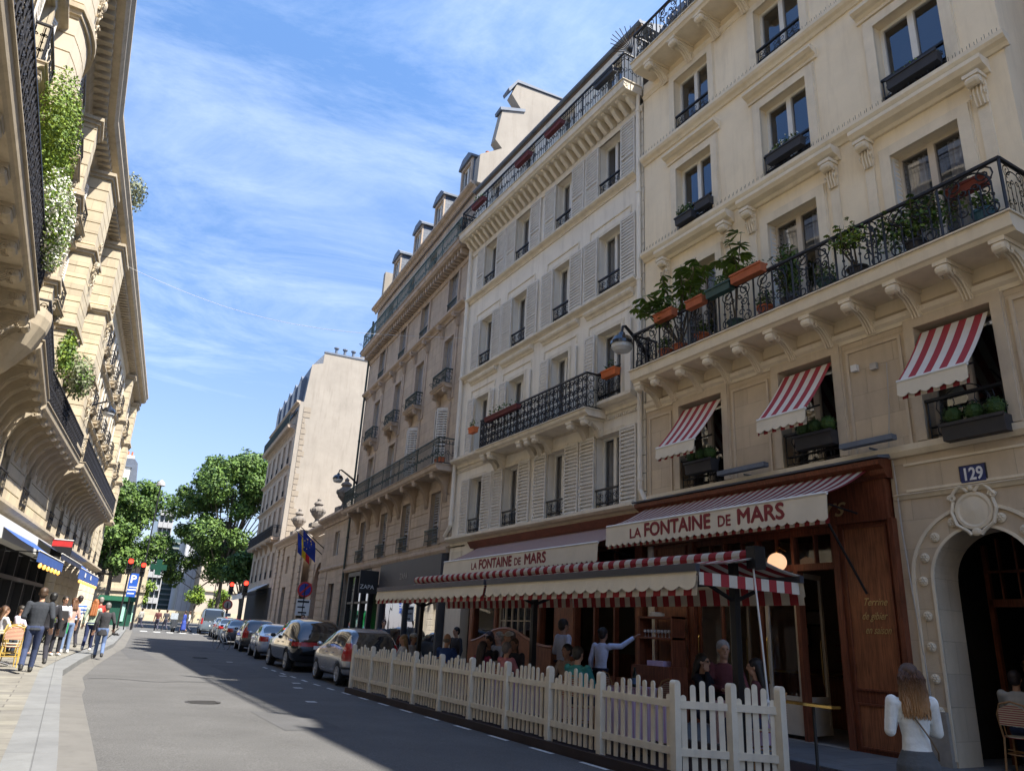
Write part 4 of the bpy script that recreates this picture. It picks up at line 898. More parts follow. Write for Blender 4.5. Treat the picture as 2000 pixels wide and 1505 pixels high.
# ================= trees
def leafcloud(b,blobs,count,size,seed,mats_,fl=None):
    random.seed(seed); tot=sum(bl[3]**2 for bl in blobs)
    for (cx,cy,cz,r) in blobs:
        for _ in range(int(count*r*r/tot)):
            d=Vector((random.gauss(0,1),random.gauss(0,1),random.gauss(0,1))).normalized(); rr=r*(.45+.65*random.random()**.8)
            wob=1+.22*sin(d.x*5+cx)*sin(d.z*6+cy)
            p=Vector((cx,cy,cz))+Vector((d.x,d.y,d.z*.85))*rr*wob
            s=size*(.6+.8*random.random()); nrm=(d+Vector((random.gauss(0,.6),random.gauss(0,.6),random.gauss(.3,.6)))).normalized(); t1=nrm.orthogonal().normalized(); t2=nrm.cross(t1); a=random.random()*6.28
            u1=(t1*cos(a)+t2*sin(a))*s; u2=(t2*cos(a)-t1*sin(a))*s*.6
            b.mt(mats_[0] if random.random()<.65 else mats_[1]); q=len(b.v)
            b.v+=[tuple(p-u1),tuple(p-u2*.9+u1*.1),tuple(p+u1),tuple(p+u2)]; b.face(q,q+1,q+2,q+3)
def tree(name,label,x,y,h,cr,blobs,count,size,seed,mats_,group=None,tr=.28,cz=None):
    o=thing(name,label,'tree',(x,y,zg(x,y)),0,group); b=M(); random.seed(seed)
    b.tube([(0,0,-.3),(.05,.1,h*.2),(-.1,.1,h*.4),(.1,0,h*.62)],[tr,tr*.8,tr*.62,tr*.3],9)
    for bl in blobs: b.tube([(-.05,.1,h*.28+random.random()*h*.15),((bl[0])*.5,bl[1]*.5,bl[2]*.72),(bl[0],bl[1],bl[2])],[tr*.45,tr*.25,.03],6)
    b.build('trunk',bark,o); c=M(); leafcloud(c,blobs,count,size,seed,mats_); c.build('crown',None,o); return o
random.seed(21)
def blobs(n,rx_,rz,cz,r0,r1,seed):
    random.seed(seed); L_=[]
    for i in range(n):
        a=random.random()*6.28; rr=math.sqrt(random.random())*rx_; z=random.uniform(-1,1); L_.append((rr*cos(a)*(1-.25*z*z),rr*sin(a)*(1-.25*z*z),cz+z*rz*(1-.35*(rr/rx_)**2),random.uniform(r0,r1)))
    return L_
tree('plane_tree','large plane tree on the right beyond the parked cars, over the traffic lights',15.8,100,21,0,blobs(56,7.2,7.6,13.2,1.1,2.3,4)+[(-6.5,0,7.5,1.6),(-5.5,1,5.6,1.3),(-7.2,0,9.5,1.2),(4.0,0,5.4,1.4)],60000,.19,4,(leafA,leafB),'street trees')
tree('plane_tree','plane tree on the left past the corner of the golden houses',3.3,92,16,0,blobs(32,3.8,5.4,10.8,.9,1.8,9)+[(3.6,0,8.4,1.5),(2.8,0,6.9,1.3),(-2.5,0,6.6,1.4)],26000,.17,9,(leafA,leafB),'street trees')
tree('street_tree','small dark green tree beside the white cafe awning',16.0,86,8.6,0,blobs(9,1.9,1.5,6.6,.9,1.4,14),7000,.2,14,(leafB,leafA))
for i,(x,y,h) in enumerate(((8.6,118,5),(16.2,122,5.2),(19,120,4.6))): tree('young_tree',('small bright tree between the pharmacy cross and the white balconies','small tree in front of the glass office','small yellowish tree behind the right-hand traffic lights')[i],x,y,h,0,blobs(6,1.1,1.1,h*.75,.6,1.0,30+i),1800,.16,30+i,(leafY,leafA),'young trees',.1)
# ================= restaurant front in house A (local x = along the street, y = out)
SF=thing('restaurant_front','dark mahogany restaurant front with open door and gilt script beside the stone arch','shop front',(11.5,0,0),RZ)
b=M(); b.mt(mahog)
b.box(7.5,13.72,-.10,.12,3.72,4.42)                       # fascia board
b.build('fascia',None,SF)
M().prism([(-.01,4.40),(.14,4.40),(.2,4.46),(.22,4.54),(.34,4.60),(.36,4.68),(.30,4.70),(-.01,4.74)],7.42,13.78).build('cornice',mahog,SF)
M().prism([(-.01,4.74),(.40,4.70),(.42,4.73),(-.01,4.82)],7.38,13.8).build('flashing',zinc,SF)
def panelled(x0,x1,z0,z1,name='wood_panel',parts=((0,.22),(.24,1))):
    b=M(); b.mt(mahog).box(x0,x1,-.10,.06,z0,z1); b.mt(mahogL)
    for a,c in parts:
        za,zb=z0+(z1-z0)*a+.09,z0+(z1-z0)*c-.09; b.box(x0+.12,x1-.12,.061,.075,za,zb); b.mt(mahog)
        for q in ((x0+.09,x0+.12,za-.03,zb+.03),(x1-.12,x1-.09,za-.03,zb+.03),(x0+.12,x1-.12,za-.03,za),(x0+.12,x1-.12,zb,zb+.03)): b.box(q[0],q[1],.06,.095,q[2],q[3])
        b.mt(mahogL)
    return b.build(name,None,SF)
panelled(7.50,8.52,.12,3.72)
M().box(8.52,8.64,-.12,.10,.12,3.72).box(7.44,7.52,-.1,.13,.12,3.74).build('pilaster',mahog,SF)
panelled(12.25,13.42,.12,3.72); M().box(12.13,12.25,-.12,.10,.12,3.72).build('pilaster',mahog,SF)
M().box(13.46,13.66,-.12,.04,.0,3.72).build('pale_pier',plasterB,SF)
M().box(8.64,12.13,-.10,.04,2.98,3.10).box(8.64,12.13,-.10,.04,3.60,3.72).build('transom_rail',mahog,SF)
for i in range(4): 
    x=8.64+i*.8725; M().box(x,x+.06,-.10,.05,3.1,3.6).box(x+.42,x+.45,-.08,.02,3.1,3.6).build('transom_mullion',mahog,SF)
    M().quad((x+.06,-.03,3.1),(x+.87,-.03,3.1),(x+.87,-.03,3.6),(x+.06,-.03,3.6)).build('transom_glass',paneK,SF)
def glazed_leaf(x0,x1,ang,z0=.2,z1=2.96,m=mahog,hx=None,panels=.75,fm=None):
    w=x1-x0; b=M(); t=.07
    b.mt(fm or m).box(0,t,-.02,.03,z0,z1).box(w-t,w,-.02,.03,z0,z1).box(t,w-t,-.02,.03,z1-.09,z1).box(t,w-t,-.02,.03,z0,z0+.16).box(t,w-t,-.02,.03,panels,panels+.08).box(t,w-t,-.01,.02,z0+.16,panels)
    o=b.build('door_leaf',None,SF,(x0 if hx is None else hx,-.02,0),(0,0,R(ang)))
    M().quad((t,.0,panels+.08),(w-t,.0,panels+.08),(w-t,.0,z1-.09),(t,.0,z1-.09)).build('pane',paneK,o)
    M().tube([(w-t/2,.05,1.0),(w-t/2,.07,1.05),(w-t/2,.07,1.75),(w-t/2,.05,1.8)],.012,5).build('brass_handle',brass,o); return o
glazed_leaf(9.55,10.3,0,fm=frameB); glazed_leaf(0,.72,-62,hx=10.45); glazed_leaf(0,.74,-75,hx=11.2,fm=frameB); glazed_leaf(11.38,12.1,0)
glazed_leaf(0,.78,-80,hx=9.5,fm=frameB)
M().box(9.46,9.54,-.1,.06,.12,2.98).box(10.36,10.43,-.1,.05,.12,2.98).build('door_post',mahog,SF)
glazed_leaf(0,.5,-86,hx=8.66)
M().box(8.64,12.13,-.1,.08,.0,.13).build('threshold',mat('step_stone',(.3,.28,.25),.8,0,.1),SF)
for t_,x_,z_,w_t in (('Terrine',8.16,2.36,.42),('de gibier',8.20,2.14,.46),('en saison',8.16,1.92,.46)): text('gilt_lettering',t_,.17,gold,SF,(x_,.085,z_),FT,.002,shear=.5,fit=w_t)
text('gilt_lettering','La Fontaine de Mars',.52,gold,SF,(12.6,.13,3.86),FT,.003,shear=.45)
gl=thing('globe_lamp','glowing orange-white globe lamp on the restaurant front above the open door','lamp',(11.5,0,0),RZ); M().ball((9.62,.38,3.12),(.17,.17,.165),18,12).build('globe',mat('globe_glow',(1,.58,.33),.4,emit=.42),gl); M().tube([(9.7,.05,3.35),(9.65,.3,3.4),(9.62,.38,3.29)],.018,6).build('bracket',brass,gl)
# inside the restaurant
RM=thing('dining_room','dim restaurant interior with bar, bottles and framed pictures seen through the open doors','room',(11.5,0,0),RZ)
wallI=mat('interior_wall',(.20,.15,.10),.9,0,.1,2); 
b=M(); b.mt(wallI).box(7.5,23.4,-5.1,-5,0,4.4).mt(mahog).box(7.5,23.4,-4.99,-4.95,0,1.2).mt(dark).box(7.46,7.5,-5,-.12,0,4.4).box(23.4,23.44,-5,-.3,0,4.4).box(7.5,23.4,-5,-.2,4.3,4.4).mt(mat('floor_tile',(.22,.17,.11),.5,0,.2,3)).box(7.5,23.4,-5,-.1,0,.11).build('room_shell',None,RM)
b=M(); b.mt(mahog).box(8.9,12.6,-3.3,-2.7,.11,1.12).mt(brass).box(8.85,12.65,-3.35,-2.62,1.12,1.17).build('bar_counter',None,RM)
b=M(); b.mt(mahog); 
for z in (1.4,1.75,2.1): b.box(9,12.4,-4.95,-4.65,z,z+.03)
b.build('bottle_shelf',None,RM)
random.seed(2); bm1=M().lathe([(.035,0),(.035,.17),(.014,.22),(.012,.29)],n=8).mesh('bottle'); bm1.materials.append(mat('bottle_glass',(.02,.05,.03),.1,0,0,coat=.5))
for z in (1.43,1.78,2.13):
    for i in range(26): link('bottle',bm1,RM,(9.1+i*.125+random.random()*.03,-4.8,z))
for (x,z,w,h) in ((9.2,2.5,.45,.55),(9.9,2.6,.4,.5),(9.0,1.7,.3,.4),(12.9,2.2,.5,.4),(13.3,1.7,.4,.5),(16,2.1,.5,.4),(17.3,2.2,.4,.5)):
    M().mt(black).box(x,x+w,-4.95,-4.91,z,z+h).mt(mat('print_paper',(.35,.33,.28),.8)).box(x+.05,x+w-.05,-4.91,-4.9,z+.05,z+h-.05).build('framed_picture',None,RM)
for i in range(3): M().lathe([(.05,.16),(.12,0)],(9.3+i*.35,-2.9,1.5),10).build('lamp_shade',mat('shade_glow',(1,.35,.12),.8,emit=.35),RM)
# side dresser with plates and glasses by the waiter
sd=thing('service_dresser','dark wood service dresser with folded napkins and glasses behind the reaching waiter','dresser',(11.5,0,0),RZ)
M().box(12.2,13.4,.25,.75,.12,1.15).box(12.25,12.3,.25,.6,1.15,2.15).box(13.3,13.35,.25,.6,1.15,2.15).box(12.25,13.35,.2,.62,1.68,1.72).box(12.25,13.35,.2,.62,2.1,2.14).build('cabinet',mahog,sd)
gm_=M().lathe([(.03,0),(.005,.01),(.005,.07),(.035,.10),(.03,.15)],n=8).mesh('glass'); gm_.materials.append(mat('drinking_glass',(.5,.5,.52),.1))
for i in range(9): link('glass',gm_,sd,(12.35+i*.11,.5,1.72))
M().box(12.5,13.0,.4,.65,1.15,1.25).build('napkins',mat('napkin_lilac',(.5,.38,.55),.9),sd); M().lathe([(.17,0),(.17,.07),(.1,.09),(.09,.09)],(12.9,.45,2.14),14).build('straw_hat',mat('straw',(.55,.5,.42),.9),sd)
# ---- neighbouring front in house B
SB=thing('restaurant_front','mahogany glazed restaurant front under the shuttered house','shop front',(11.5,0,0),RZ)
M().box(13.8,22.6,-.1,.08,3.75,4.36).build('fascia',mahog,SB); M().prism([(-.01,4.3),(.16,4.3),(.24,4.42),(.30,4.50),(-.01,4.56)],13.8,22.7).build('cornice',mahog,SB); M().box(22.7,23.4,-.1,.03,3.1,4.5).build('plaster_panel',plasterB,SB)
for x0,x1 in ((13.85,14.1),(16.55,17.55),(18.25,18.45),(20.75,20.95),(22.3,22.6)): M().mt(mahog).box(x0,x1,-.12,.07,.1,3.75).mt(mahogL).box(x0+.06,x1-.06,.071,.082,.5,3.4).build('pilaster',None,SB)
for i,x in enumerate((14.1,14.92,15.74)): 
    b=M().mt(mahog).box(x,x+.06,-.1,.03,.1,3.75).box(x+.06,x+.82,-.08,0,.1,.8).box(x+.06,x+.82,-.08,0,2.9,3.0); b.build('door_frame',None,SB)
for x0,x1 in ((18.5,20.7),):
    n=6; b=M().mt(frameB)
    for i in range(n+1): x=x0+(x1-x0)*i/n; b.box(x-.02,x+.02,-.06,0,.9,3.6)
    for z in (.9,1.45,2.0,2.55,3.1,3.58): b.box(x0,x1,-.055,-.005,z,z+.03)
    b.mt(mahog).box(x0,x1,-.08,.02,.1,.9); b.build('glazing_bars',None,SB)
    M().quad((x0,-.03,.9),(x1,-.03,.9),(x1,-.03,3.6),(x0,-.03,3.6)).build('shop_glass',glass('mirror_glass',trans=.35,refl=.45),SB); M().box(19.4,19.9,-.12,-.08,.9,3.6).build('green_curtain',mat('curtain_green',(.10,.17,.15),.9),SB)
M().quad((21,-.03,.1),(22.3,-.03,.1),(22.3,-.03,3.7),(21,-.03,3.7)).build('shop_glass',paneK,SB)
b=M(); N=16; b.add([(17.0+(4.6)*i/N,.42,.12) for i in range(N+1)]+[(17.0+4.6*i/N,.42,1.35+.42*max(0,sin(PI*(i/N-.05)))**2) for i in range(N+1)],[(i,i+1,N+2+i,N+1+i) for i in range(N)])
b.add([(17.0+(4.6)*i/N,.48,.12) for i in range(N+1)]+[(17.0+4.6*i/N,.48,1.35+.42*max(0,sin(PI*(i/N-.05)))**2) for i in range(N+1)],[(i,i+1,N+2+i,N+1+i) for i in range(N)])
b.tube([(17.0+4.6*i/N,.45,1.36+.42*max(0,sin(PI*(i/N-.05)))**2) for i in range(N+1)],.05,6)
sc=b.build('wooden_screen',mahogL,None,(11.5,0,0),(0,0,RZ)); tag(sc,'curved-top wooden screen behind the diners under the left awning','screen')
# ---- clothing shop in house C
SC=thing('clothes_shop_front','dark grey clothes shop front with plain lettered fascia beside the restaurant','shop front',(11.5,24.9,0),R(86))
gry=mat('shop_grey',(.045,.045,.05),.55,0,.06,3)
M().box(.0,7.6,.0,.22,3.05,4.28).box(-.15,.0,-.1,.24,0,4.28).build('fascia',gry,SC); text('lettering','ZAPA',.34,mat('letter_grey',(.25,.25,.26),.4,.5),SC,(4.6,.235,3.55),FT,.004,sp=1.25)
M().box(.0,7.6,-.1,.05,0,.35).box(2.5,2.62,-.1,.08,.35,3.05).box(4.2,4.32,-.1,.08,.35,3.05).box(7.5,7.7,-.1,.12,0,3.05).build('frame',gry,SC)
M().quad((0,-.02,.35),(7.5,-.02,.35),(7.5,-.02,3.05),(0,-.02,3.05)).build('shop_glass',glass('shop_mirror',trans=.5,refl=.28),SC)
M().box(0,15,-1.6,-1.5,0,4.3).build('shop_back',mat('shop_inside',(.12,.11,.10),.9),SC)
b=M().mt(mat('dress_white',(.5,.5,.48),.9)); b.lathe([(.22,.5),(.16,1.0),(.13,1.25),(.2,1.5),(.07,1.62)],(1.2,-.6,0),10); b.lathe([(.25,.5),(.16,1.0),(.12,1.25),(.2,1.5),(.07,1.62)],(2.0,-.7,0),10); b.build('mannequin',None,SC)
o=thing('hanging_sign','black box sign with shop lettering hanging from the grey stone house','sign',(11.5,24.9,0),R(86)); M().box(8.0,8.12,.15,1.0,3.05,4.05).build('sign_box',black,o); text('lettering','ZAPA',.26,white,o,(7.99,.97,3.25),(R(90),0,R(-90)),.003)
M().box(7.7,7.95,-.1,.1,0,3.6).box(7.7,9.6,-.1,.06,3.5,4.3).build('stone_jamb',trimC,SC)
b=M().mt(black); 
for x in (9.6,11.0,12.4,13.8): b.box(x,x+.16,-.15,.08,0,4.2)
b.box(9.6,13.96,-.15,.08,4.05,4.25).box(9.6,13.96,-.12,.05,2.7,2.8); b.build('black_frame',None,SC); M().quad((9.6,-.05,.2),(13.9,-.05,.2),(13.9,-.05,4.1),(9.6,-.05,4.1)).build('shop_glass',cached('sg',lambda:MT['shop_mirror']),SC)
M().mt(mat('green_screen',(.02,.45,.08),.5,emit=.5)).box(11.3,12.2,-.3,-.28,.9,2.3).build('green_panel',None,SC); M().mt(mat('bordeaux',(.1,.015,.015),.6)).box(8.1,8.9,-.5,-.45,.0,3.2).build('door',None,SC)
# ---- awnings
aA=awning('striped_awning','striped red and cream awning with lettered valance over the restaurant door',A,7.72,13.55,.12,4.62,1.32,4.02,.40,awnN,cream,.05,scallop_m=awnN)
for t_,xa,xb,sz,bo in (('LA',12.72,12.34,.29,.006),('FONTAINE',12.24,10.31,.39,.013),('DE',10.12,9.80,.29,.006),('MARS',9.64,8.58,.39,.013)): text('lettering',t_,sz,redL,aA,(xa,1.345,3.70),FT,.002,0,fit=xa-xb,heavy=bo)
M().tube([(8.05,.1,2.55),(8.0,1.25,3.95)],.022,6).build('arm',black,aA); M().tube([(7.6,.1,4.58),(13.6,.1,4.58)],.07,8).build('roller',iron,aA)
aB=awning('striped_awning','striped awning with lettered valance in front of the shuttered house',B,13.9,22.2,.12,4.30,1.30,3.72,.40,awnN,cream,.05,scallop_m=awnN)
for t_,xa,xb,sz,bo in (('LA',20.23,19.87,.28,.006),('FONTAINE',19.74,17.82,.38,.013),('DE',17.68,17.33,.28,.006),('MARS',17.15,16.09,.38,.013)): text('lettering',t_,sz,redL,aB,(xa,1.325,3.39),FT,.002,0,fit=xa-xb,heavy=bo)
for i,(a,b_) in enumerate(((5.47,6.72),(8.34,9.6),(11.16,12.52))):
    o=awning('window_awning',('small striped awning over the first-floor window above the arch','small striped awning over the middle first-floor window of the restaurant house','small striped awning over the first-floor window nearest the shuttered house')[i],A,a+.08,b_-.06,-.05,6.78,.78,5.72,.22,stripes('awning_wide',(.68,.63,.56),(.36,.04,.05),.25),cream,.045,group='small window awnings',scallop_m=awnN)
# ---- roofed terrace: two-sided canvas on black posts
TA=thing('terrace_canopy','double-sided striped canvas canopy on black posts over the pavement terrace','canopy',(0,0,0))
roll=stripes('canopy_stripe',(.66,.60,.50),(.36,.035,.04),.30,1); canvas(roll,.35); edgeS=stripes('canopy_stripe_x',(.66,.60,.50),(.36,.035,.04),.30,0)
for (ya,yb) in ((7.25,12.95),(13.05,19.0)):
    b=M(); N=24
    b.grid(lambda u,v:(8.0-(1.08)*v,ya+(yb-ya)*u,2.78+(2.60-2.78)*v-.03*sin(PI*v)+.012*sin(u*40)*v),N,4); b.grid(lambda u,v:(8.0-(1.08)*v,ya+(yb-ya)*u,2.765+(2.585-2.765)*v-.03*sin(PI*v)+.012*sin(u*40)*v),N,4)
    b.grid(lambda u,v:(8.0+(.85)*v,ya+(yb-ya)*u,2.78+(2.60-2.78)*v-.03*sin(PI*v)),N,4); b.grid(lambda u,v:(8.0+(.85)*v,ya+(yb-ya)*u,2.765+(2.585-2.765)*v-.03*sin(PI*v)),N,4); b.build('canvas',roll,TA)
    M().box(6.86,6.94,ya,yb,2.50,2.60).box(8.82,8.90,ya,yb,2.50,2.60).build('front_bar',mat('bar_grey',(.05,.055,.07),.4),TA)
    for X,s_ in ((6.88,-1),(8.88,1)):
        b=M(); k=int((yb-ya)/.30); wd=(yb-ya)/k
        for i in range(k):
            for j in range(6):
                ua,ub=j/6,(j+1)/6; za=2.32-.055*sin(PI*ua); zb=2.32-.055*sin(PI*ub); y0=ya+wd*i
                xo=s_*.03; b.quad((X,y0+wd*ua,2.50),(X,y0+wd*ub,2.50),(X+xo,y0+wd*ub,zb),(X+xo,y0+wd*ua,za))
        b.build('valance',cream,TA)
        b=M(); b.quad((X-s_*.02,ya,2.45),(X-s_*.02,yb,2.45),(X+s_*.005,yb,2.20),(X+s_*.005,ya,2.20)); b.build('striped_edge',roll,TA)
b=M(); b.tube([(8.0,7.35,2.80),(8.0,19.1,2.88)],.085,12); b.build('roll',roll,TA); M().box(7.9,8.1,7.2,7.36,2.62,2.92).build('end_cap',black,TA)
M().box(6.97,8.85,7.30,7.31,2.34,2.50).build('end_valance',edgeS,TA)
for y in (7.7,13.0,18.6): M().box(7.95,8.05,y-.05,y+.05,.1,2.8).build('post',black,TA); 
for y in (7.7,13.0,18.6):
    for s_ in (-1,1): M().tube([(8,y,2.2),(8+s_*.8,y,2.52)],.03,5).build('strut',black,TA)
rope=M(); rope.tube([(7.95,7.3,2.75),(8.02,7.28,1.8),(8.05,7.25,1.0),(8.0,7.22,.75),(8.1,7.2,.55)],.014,6); rope.ball((8.04,7.25,.95),(.04,.03,.04),8,6); o=rope.build('white_rope',white); tag(o,'white rope hanging from the end of the striped canopy','rope')
dk=M(); dk.box(6.62,9.5,7.3,19.9,.02,.11); dk.box(6.60,6.68,7.3,19.9,.0,.13); o=dk.build('terrace_deck',mat('deck_dark',(.035,.022,.02),.7,0,.2,3)); tag(o,'low dark wooden deck carrying the fence and the terrace tables','deck')
# ---- picket fence
FM_=mat('fence_paint',(.80,.72,.57),.55,0,.10,3,.25,25,stain=.25); FN=thing('picket_fence','cream picket fence with rounded pickets around the pavement terrace','fence',(0,0,0))
def mk(nm,w,t,h):
    b=M(); n=6; prof=[(-w/2,0),(w/2,0)]+[(w/2*cos(PI*i/n),h-w/2+w/2*sin(PI*i/n)) for i in range(n+1)]
    b.prism([(a,c) for a,c in prof],-t/2,t/2,'y'); me=b.mesh(nm); me.materials.append(FM_); return me
pk=[mk('picket',.068,.022,h) for h in (.86,.92,.98,1.03)]; po=mk('post',.095,.095,1.12)
ft=M().box(-.085,.085,-.085,.085,0,.07).mesh('foot'); ft.materials.append(FM_)
posts=[(6.7,y) for y in (19.75,18.35,17.0,15.66,14.33,13.0,11.67,10.34,9.02,7.5)]+[(7.24,7.10),(7.66,6.72)]
posts[9]=(6.7,7.5)
for i,(x,y) in enumerate(posts):
    p_=link('post',po,FN,(x,y,.06)); link('foot',ft,p_,(0,0,-.06))
    if i+1<len(posts):
        x2,y2=posts[i+1]; d=Vector((x2-x,y2-y,0)); Ln=d.length; a=math.atan2(d.y,d.x)
        for z in (.27,.80): M().box(.04,Ln-.04,-.015,.015,z,z+.085).build('rail',FM_,FN,(x,y,.06),(0,0,a))
        n=9 if Ln>1.2 else (5 if Ln>.6 else 5)
        for k_ in range(n):
            t=(k_+1)/(n+1); h=3-int(abs(k_-(n-1)/2)*3.2/((n-1)/2)+.3); h=max(0,h)
            o=link('picket',pk[h],FN,(x+d.x*t+ -.026*sin(a),y+d.y*t+.026*cos(a),.155+random.uniform(-.008,.008)),(random.uniform(-.01,.01),random.uniform(-.018,.018),a+random.uniform(-.03,.03)))
ms=thing('menu_ledge','narrow brass-edged ledge on a thin dark post beside the end of the picket fence','stand',(0,0,0)); M().box(7.86,8.02,6.15,6.95,.98,1.01).build('ledge',brass,ms); M().tube([(7.98,6.5,0),(7.98,6.5,.98)],.02,6).lathe([(.16,0),(.15,.03),(.03,.05)],(7.98,6.5,0),12).build('stem',black,ms)
# house number, lamp boxes
o=thing('house_number','blue enamel plaque with white house number above the arch','sign',(11.5,0,0),RZ); M().mt(mat('enamel_blue',(.02,.035,.14),.25,coat=.5)).box(5.93,6.30,.0,.025,4.15,4.40).build('plaque',None,o); M().box(5.915,6.315,.001,.018,4.135,4.415).build('rim',iron,o); text('digits','129',.265,mat('enamel_white',(.75,.75,.78),.3),o,(6.275,.028,4.185),FT,.003,.006,sx=.80)
for i,(xa,xb,z) in enumerate(((9.85,11.1,4.97),(7.15,8.15,4.98))):
    o=thing('strip_floodlight',('dark metal strip light on the ledge between the first two awning windows','dark metal strip light on the ledge between the middle window and the arch')[i],'light',(11.5,0,0),RZ); M().box(xa,xb,.18,.32,z,z+.09).build('housing',zinc,o); M().tube([((xa+xb)/2,.0,z-.05),((xa+xb)/2,.2,z-.05)],.02,5).build('bracket',zinc,o)
o=M().box(7.82,7.94,.0,.08,6.42,6.54).build('junction_box',white,None,(11.5,0,0),(0,0,RZ)); tag(o,'small white junction box on the stone wall under the flowered balcony','box')
w_=M(); w_.tube([(-2.4,46,24.5),(1.5,40,22.3),(7,32,20.2),(11.3,24.2,17.6) ] if 0 else [(-1.2,38,17.9)]+[(-1.2+(12.6)*t-.0,38-13.6*t,17.9-5.35*t-1.1*sin(PI*t)) for t in [i/14 for i in range(1,15)]],.008,4); o=w_.build('overhead_wire',mat('wire_pale',(.5,.5,.5),.6)); tag(o,'thin pale wire strung across the street between the facades','wire')
# white cafe awning far right and its bulbs
awning('cafe_awning','small white cafe awning below the gable house, far end of the right side',D_,2.4,10,.05,4.75,2.0,3.75,.35,mat('canvas_white',(.55,.56,.55),.8),white)
def flag(root,y,cols,label):
    o=thing('flag',label,'flag',G_.location,R(86)); M().tube([(22.6+y,-.3,5.9),(22.9+y,1.5,7.3)],.03,6).build('pole',black,o)
    for i,c in enumerate(cols):
        b=M(); b.grid(lambda u,v:(22.85+y+.05*sin(v*7+i),1.35-.35*(i+u)/ (len(cols)/3)*.8-.15*v,7.15-.30*(i+u)*.8-(1.35)*v*.9),3,8); b.build('stripe' if len(cols)>1 else 'cloth',c,o)
    return o
flag(G_,0.6,[mat('flag_blue',(.01,.04,.30),.8),mat('flag_yellow',(.75,.5,.02),.8),mat('flag_red',(.55,.02,.03),.8)],'blue, yellow and red flag hanging from a pole over the carriage door')
f2=flag(G_,-1.2,[mat('flag_navy',(.01,.03,.22),.8)]*3,'dark blue flag with gold stars beside the three-coloured flag'); b=M(); 
for i in range(8): a=i*PI/4; b.ball((21.62,1.0+.25*cos(a),6.3+.28*sin(a)),(.02,.035,.035),6,4)
b.build('stars',mat('flag_star',(.8,.6,.05),.7),f2)
# ================= signs and signals
def pole_thing(name,label,cat,x,y,h,group=None,r=.04): o=thing(name,label,cat,(x,y,zg(x,y)+.1),0,group); M().tube([(0,0,0),(0,0,h)],r,8).build('pole',iron,o); return o
def signal(label,x,y,h,s=1,lit=True,sz=1.0):
    o=pole_thing('traffic_light',label,'traffic light',x,y,h,'red traffic lights',.05*sz); b=M(); b.box(-.17*sz,.17*sz,-.15,.12,h-1.0*sz,h); [b.box(-.15*sz,.15*sz,-.32,-.15,h-.06-.31*i*sz,h-.04-.31*i*sz) for i in range(3)]; b.build('housing',black,o)
    M().ball((0,-.16,h-.2*sz),(.145*sz,.05,.145*sz),14,8).build('red_lens',mat('signal_red',(1,.02,.01),.3,emit=4),o)
    M().ball((0,-.15,h-.5*sz),(.10*sz,.03,.10*sz),12,6).ball((0,-.15,h-.8*sz),(.10*sz,.03,.10*sz),12,6).build('dark_lens',mat('lens_off',(.03,.03,.02),.2),o); return o
def atpx(k,Y,dz=0): return (k*Y,Y)
signal('traffic light at the left kerb corner, left one of the pair by the parking sign',*atpx(.0537,62),5.0,sz=1.15); signal('traffic light right beside the blue parking sign on the left',*atpx(.0678,64),4.9,sz=1.05)
signal('traffic light left of the white cafe awning, farther one above the round no-turn sign',*atpx(.1712,72),4.3,sz=1.1); signal('traffic light nearest the white cafe awning, above the dark parked cars',*atpx(.188,66),4.3,sz=1.2)
o=pole_thing('parking_sign','tall blue parking sign board with white P beside the left traffic lights','sign',3.75,62,4.6); M().box(-.30,.30,-.06,.0,2.3,3.95).build('board',mat('sign_blue',(.02,.09,.42),.4),o); text('lettering','P',.75,white,o,(-.22,-.07,3.3),(R(90),0,0),.003,.02); M().box(-.28,.28,-.065,-.06,2.75,2.85).box(-.2,.3,-.065,-.06,2.95,3.02).box(-.25,.2,-.065,-.06,2.5,2.58).build('white_marks',white,o)
o=pole_thing('no_parking_sign','round blue no-parking sign with red rim over a white panel before the carriage door','sign',*atpx(.263,37),3.2); 
M().lathe([(.36,-.02),(.36,.02)],(0,0,2.95),28,'y').build('red_rim',mat('sign_red',(.5,.03,.03),.5),o); M().lathe([(.28,-.03),(.28,-.02)],(0,0,2.95),28,'y').build('blue_disc',mat('sign_navy',(.03,.05,.28),.4),o); M().box(-.33,.33,-.03,-.01,1.75,2.5).build('white_panel',white,o); M().box(-.28,.28,-.035,-.03,2.34,2.43).box(-.2,.2,-.035,-.03,1.85,1.92).box(-.25,.1,-.035,-.03,2.1,2.16).build('black_marks',black,o); M().obox((0,-.032,2.95),((.7,0,.7),(0,1,0),(-.7,0,.7)),.28*1.4,.004,.045).build('red_bar',MT['sign_red'],o)
o=pole_thing('no_turn_sign','round red-rimmed no-turn sign on the far traffic light pole','sign',*atpx(.170,70),2.4); M().lathe([(.42,-.09),(.42,-.05)],(0,0,2.3),24,'y').build('red_rim',MT['sign_red'],o); M().lathe([(.32,-.1),(.32,-.09)],(0,0,2.3),24,'y').build('white_disc',mat('sign_grey',(.3,.27,.25),.6),o); M().box(-.05,.05,-.11,-.1,2.05,2.5).build('arrow',black,o); M().box(-.4,.4,-.09,-.05,1.35,1.6).build('panel',mat('sign_grey2',(.3,.34,.4),.6),o)
o=pole_thing('street_lamp','tall slender grey street lamp rising in front of the left plane tree','street lamp',4.55,66,11.2,None,.05); M().lathe([(.34,0),(.30,.22),(.12,.42),(.03,.5)],(0,0,11.1),14).build('lantern',shutG,o)
o=pole_thing('street_lamp','slender lamp post before the long beige building','street lamp',16.8,110,8,None,.06)
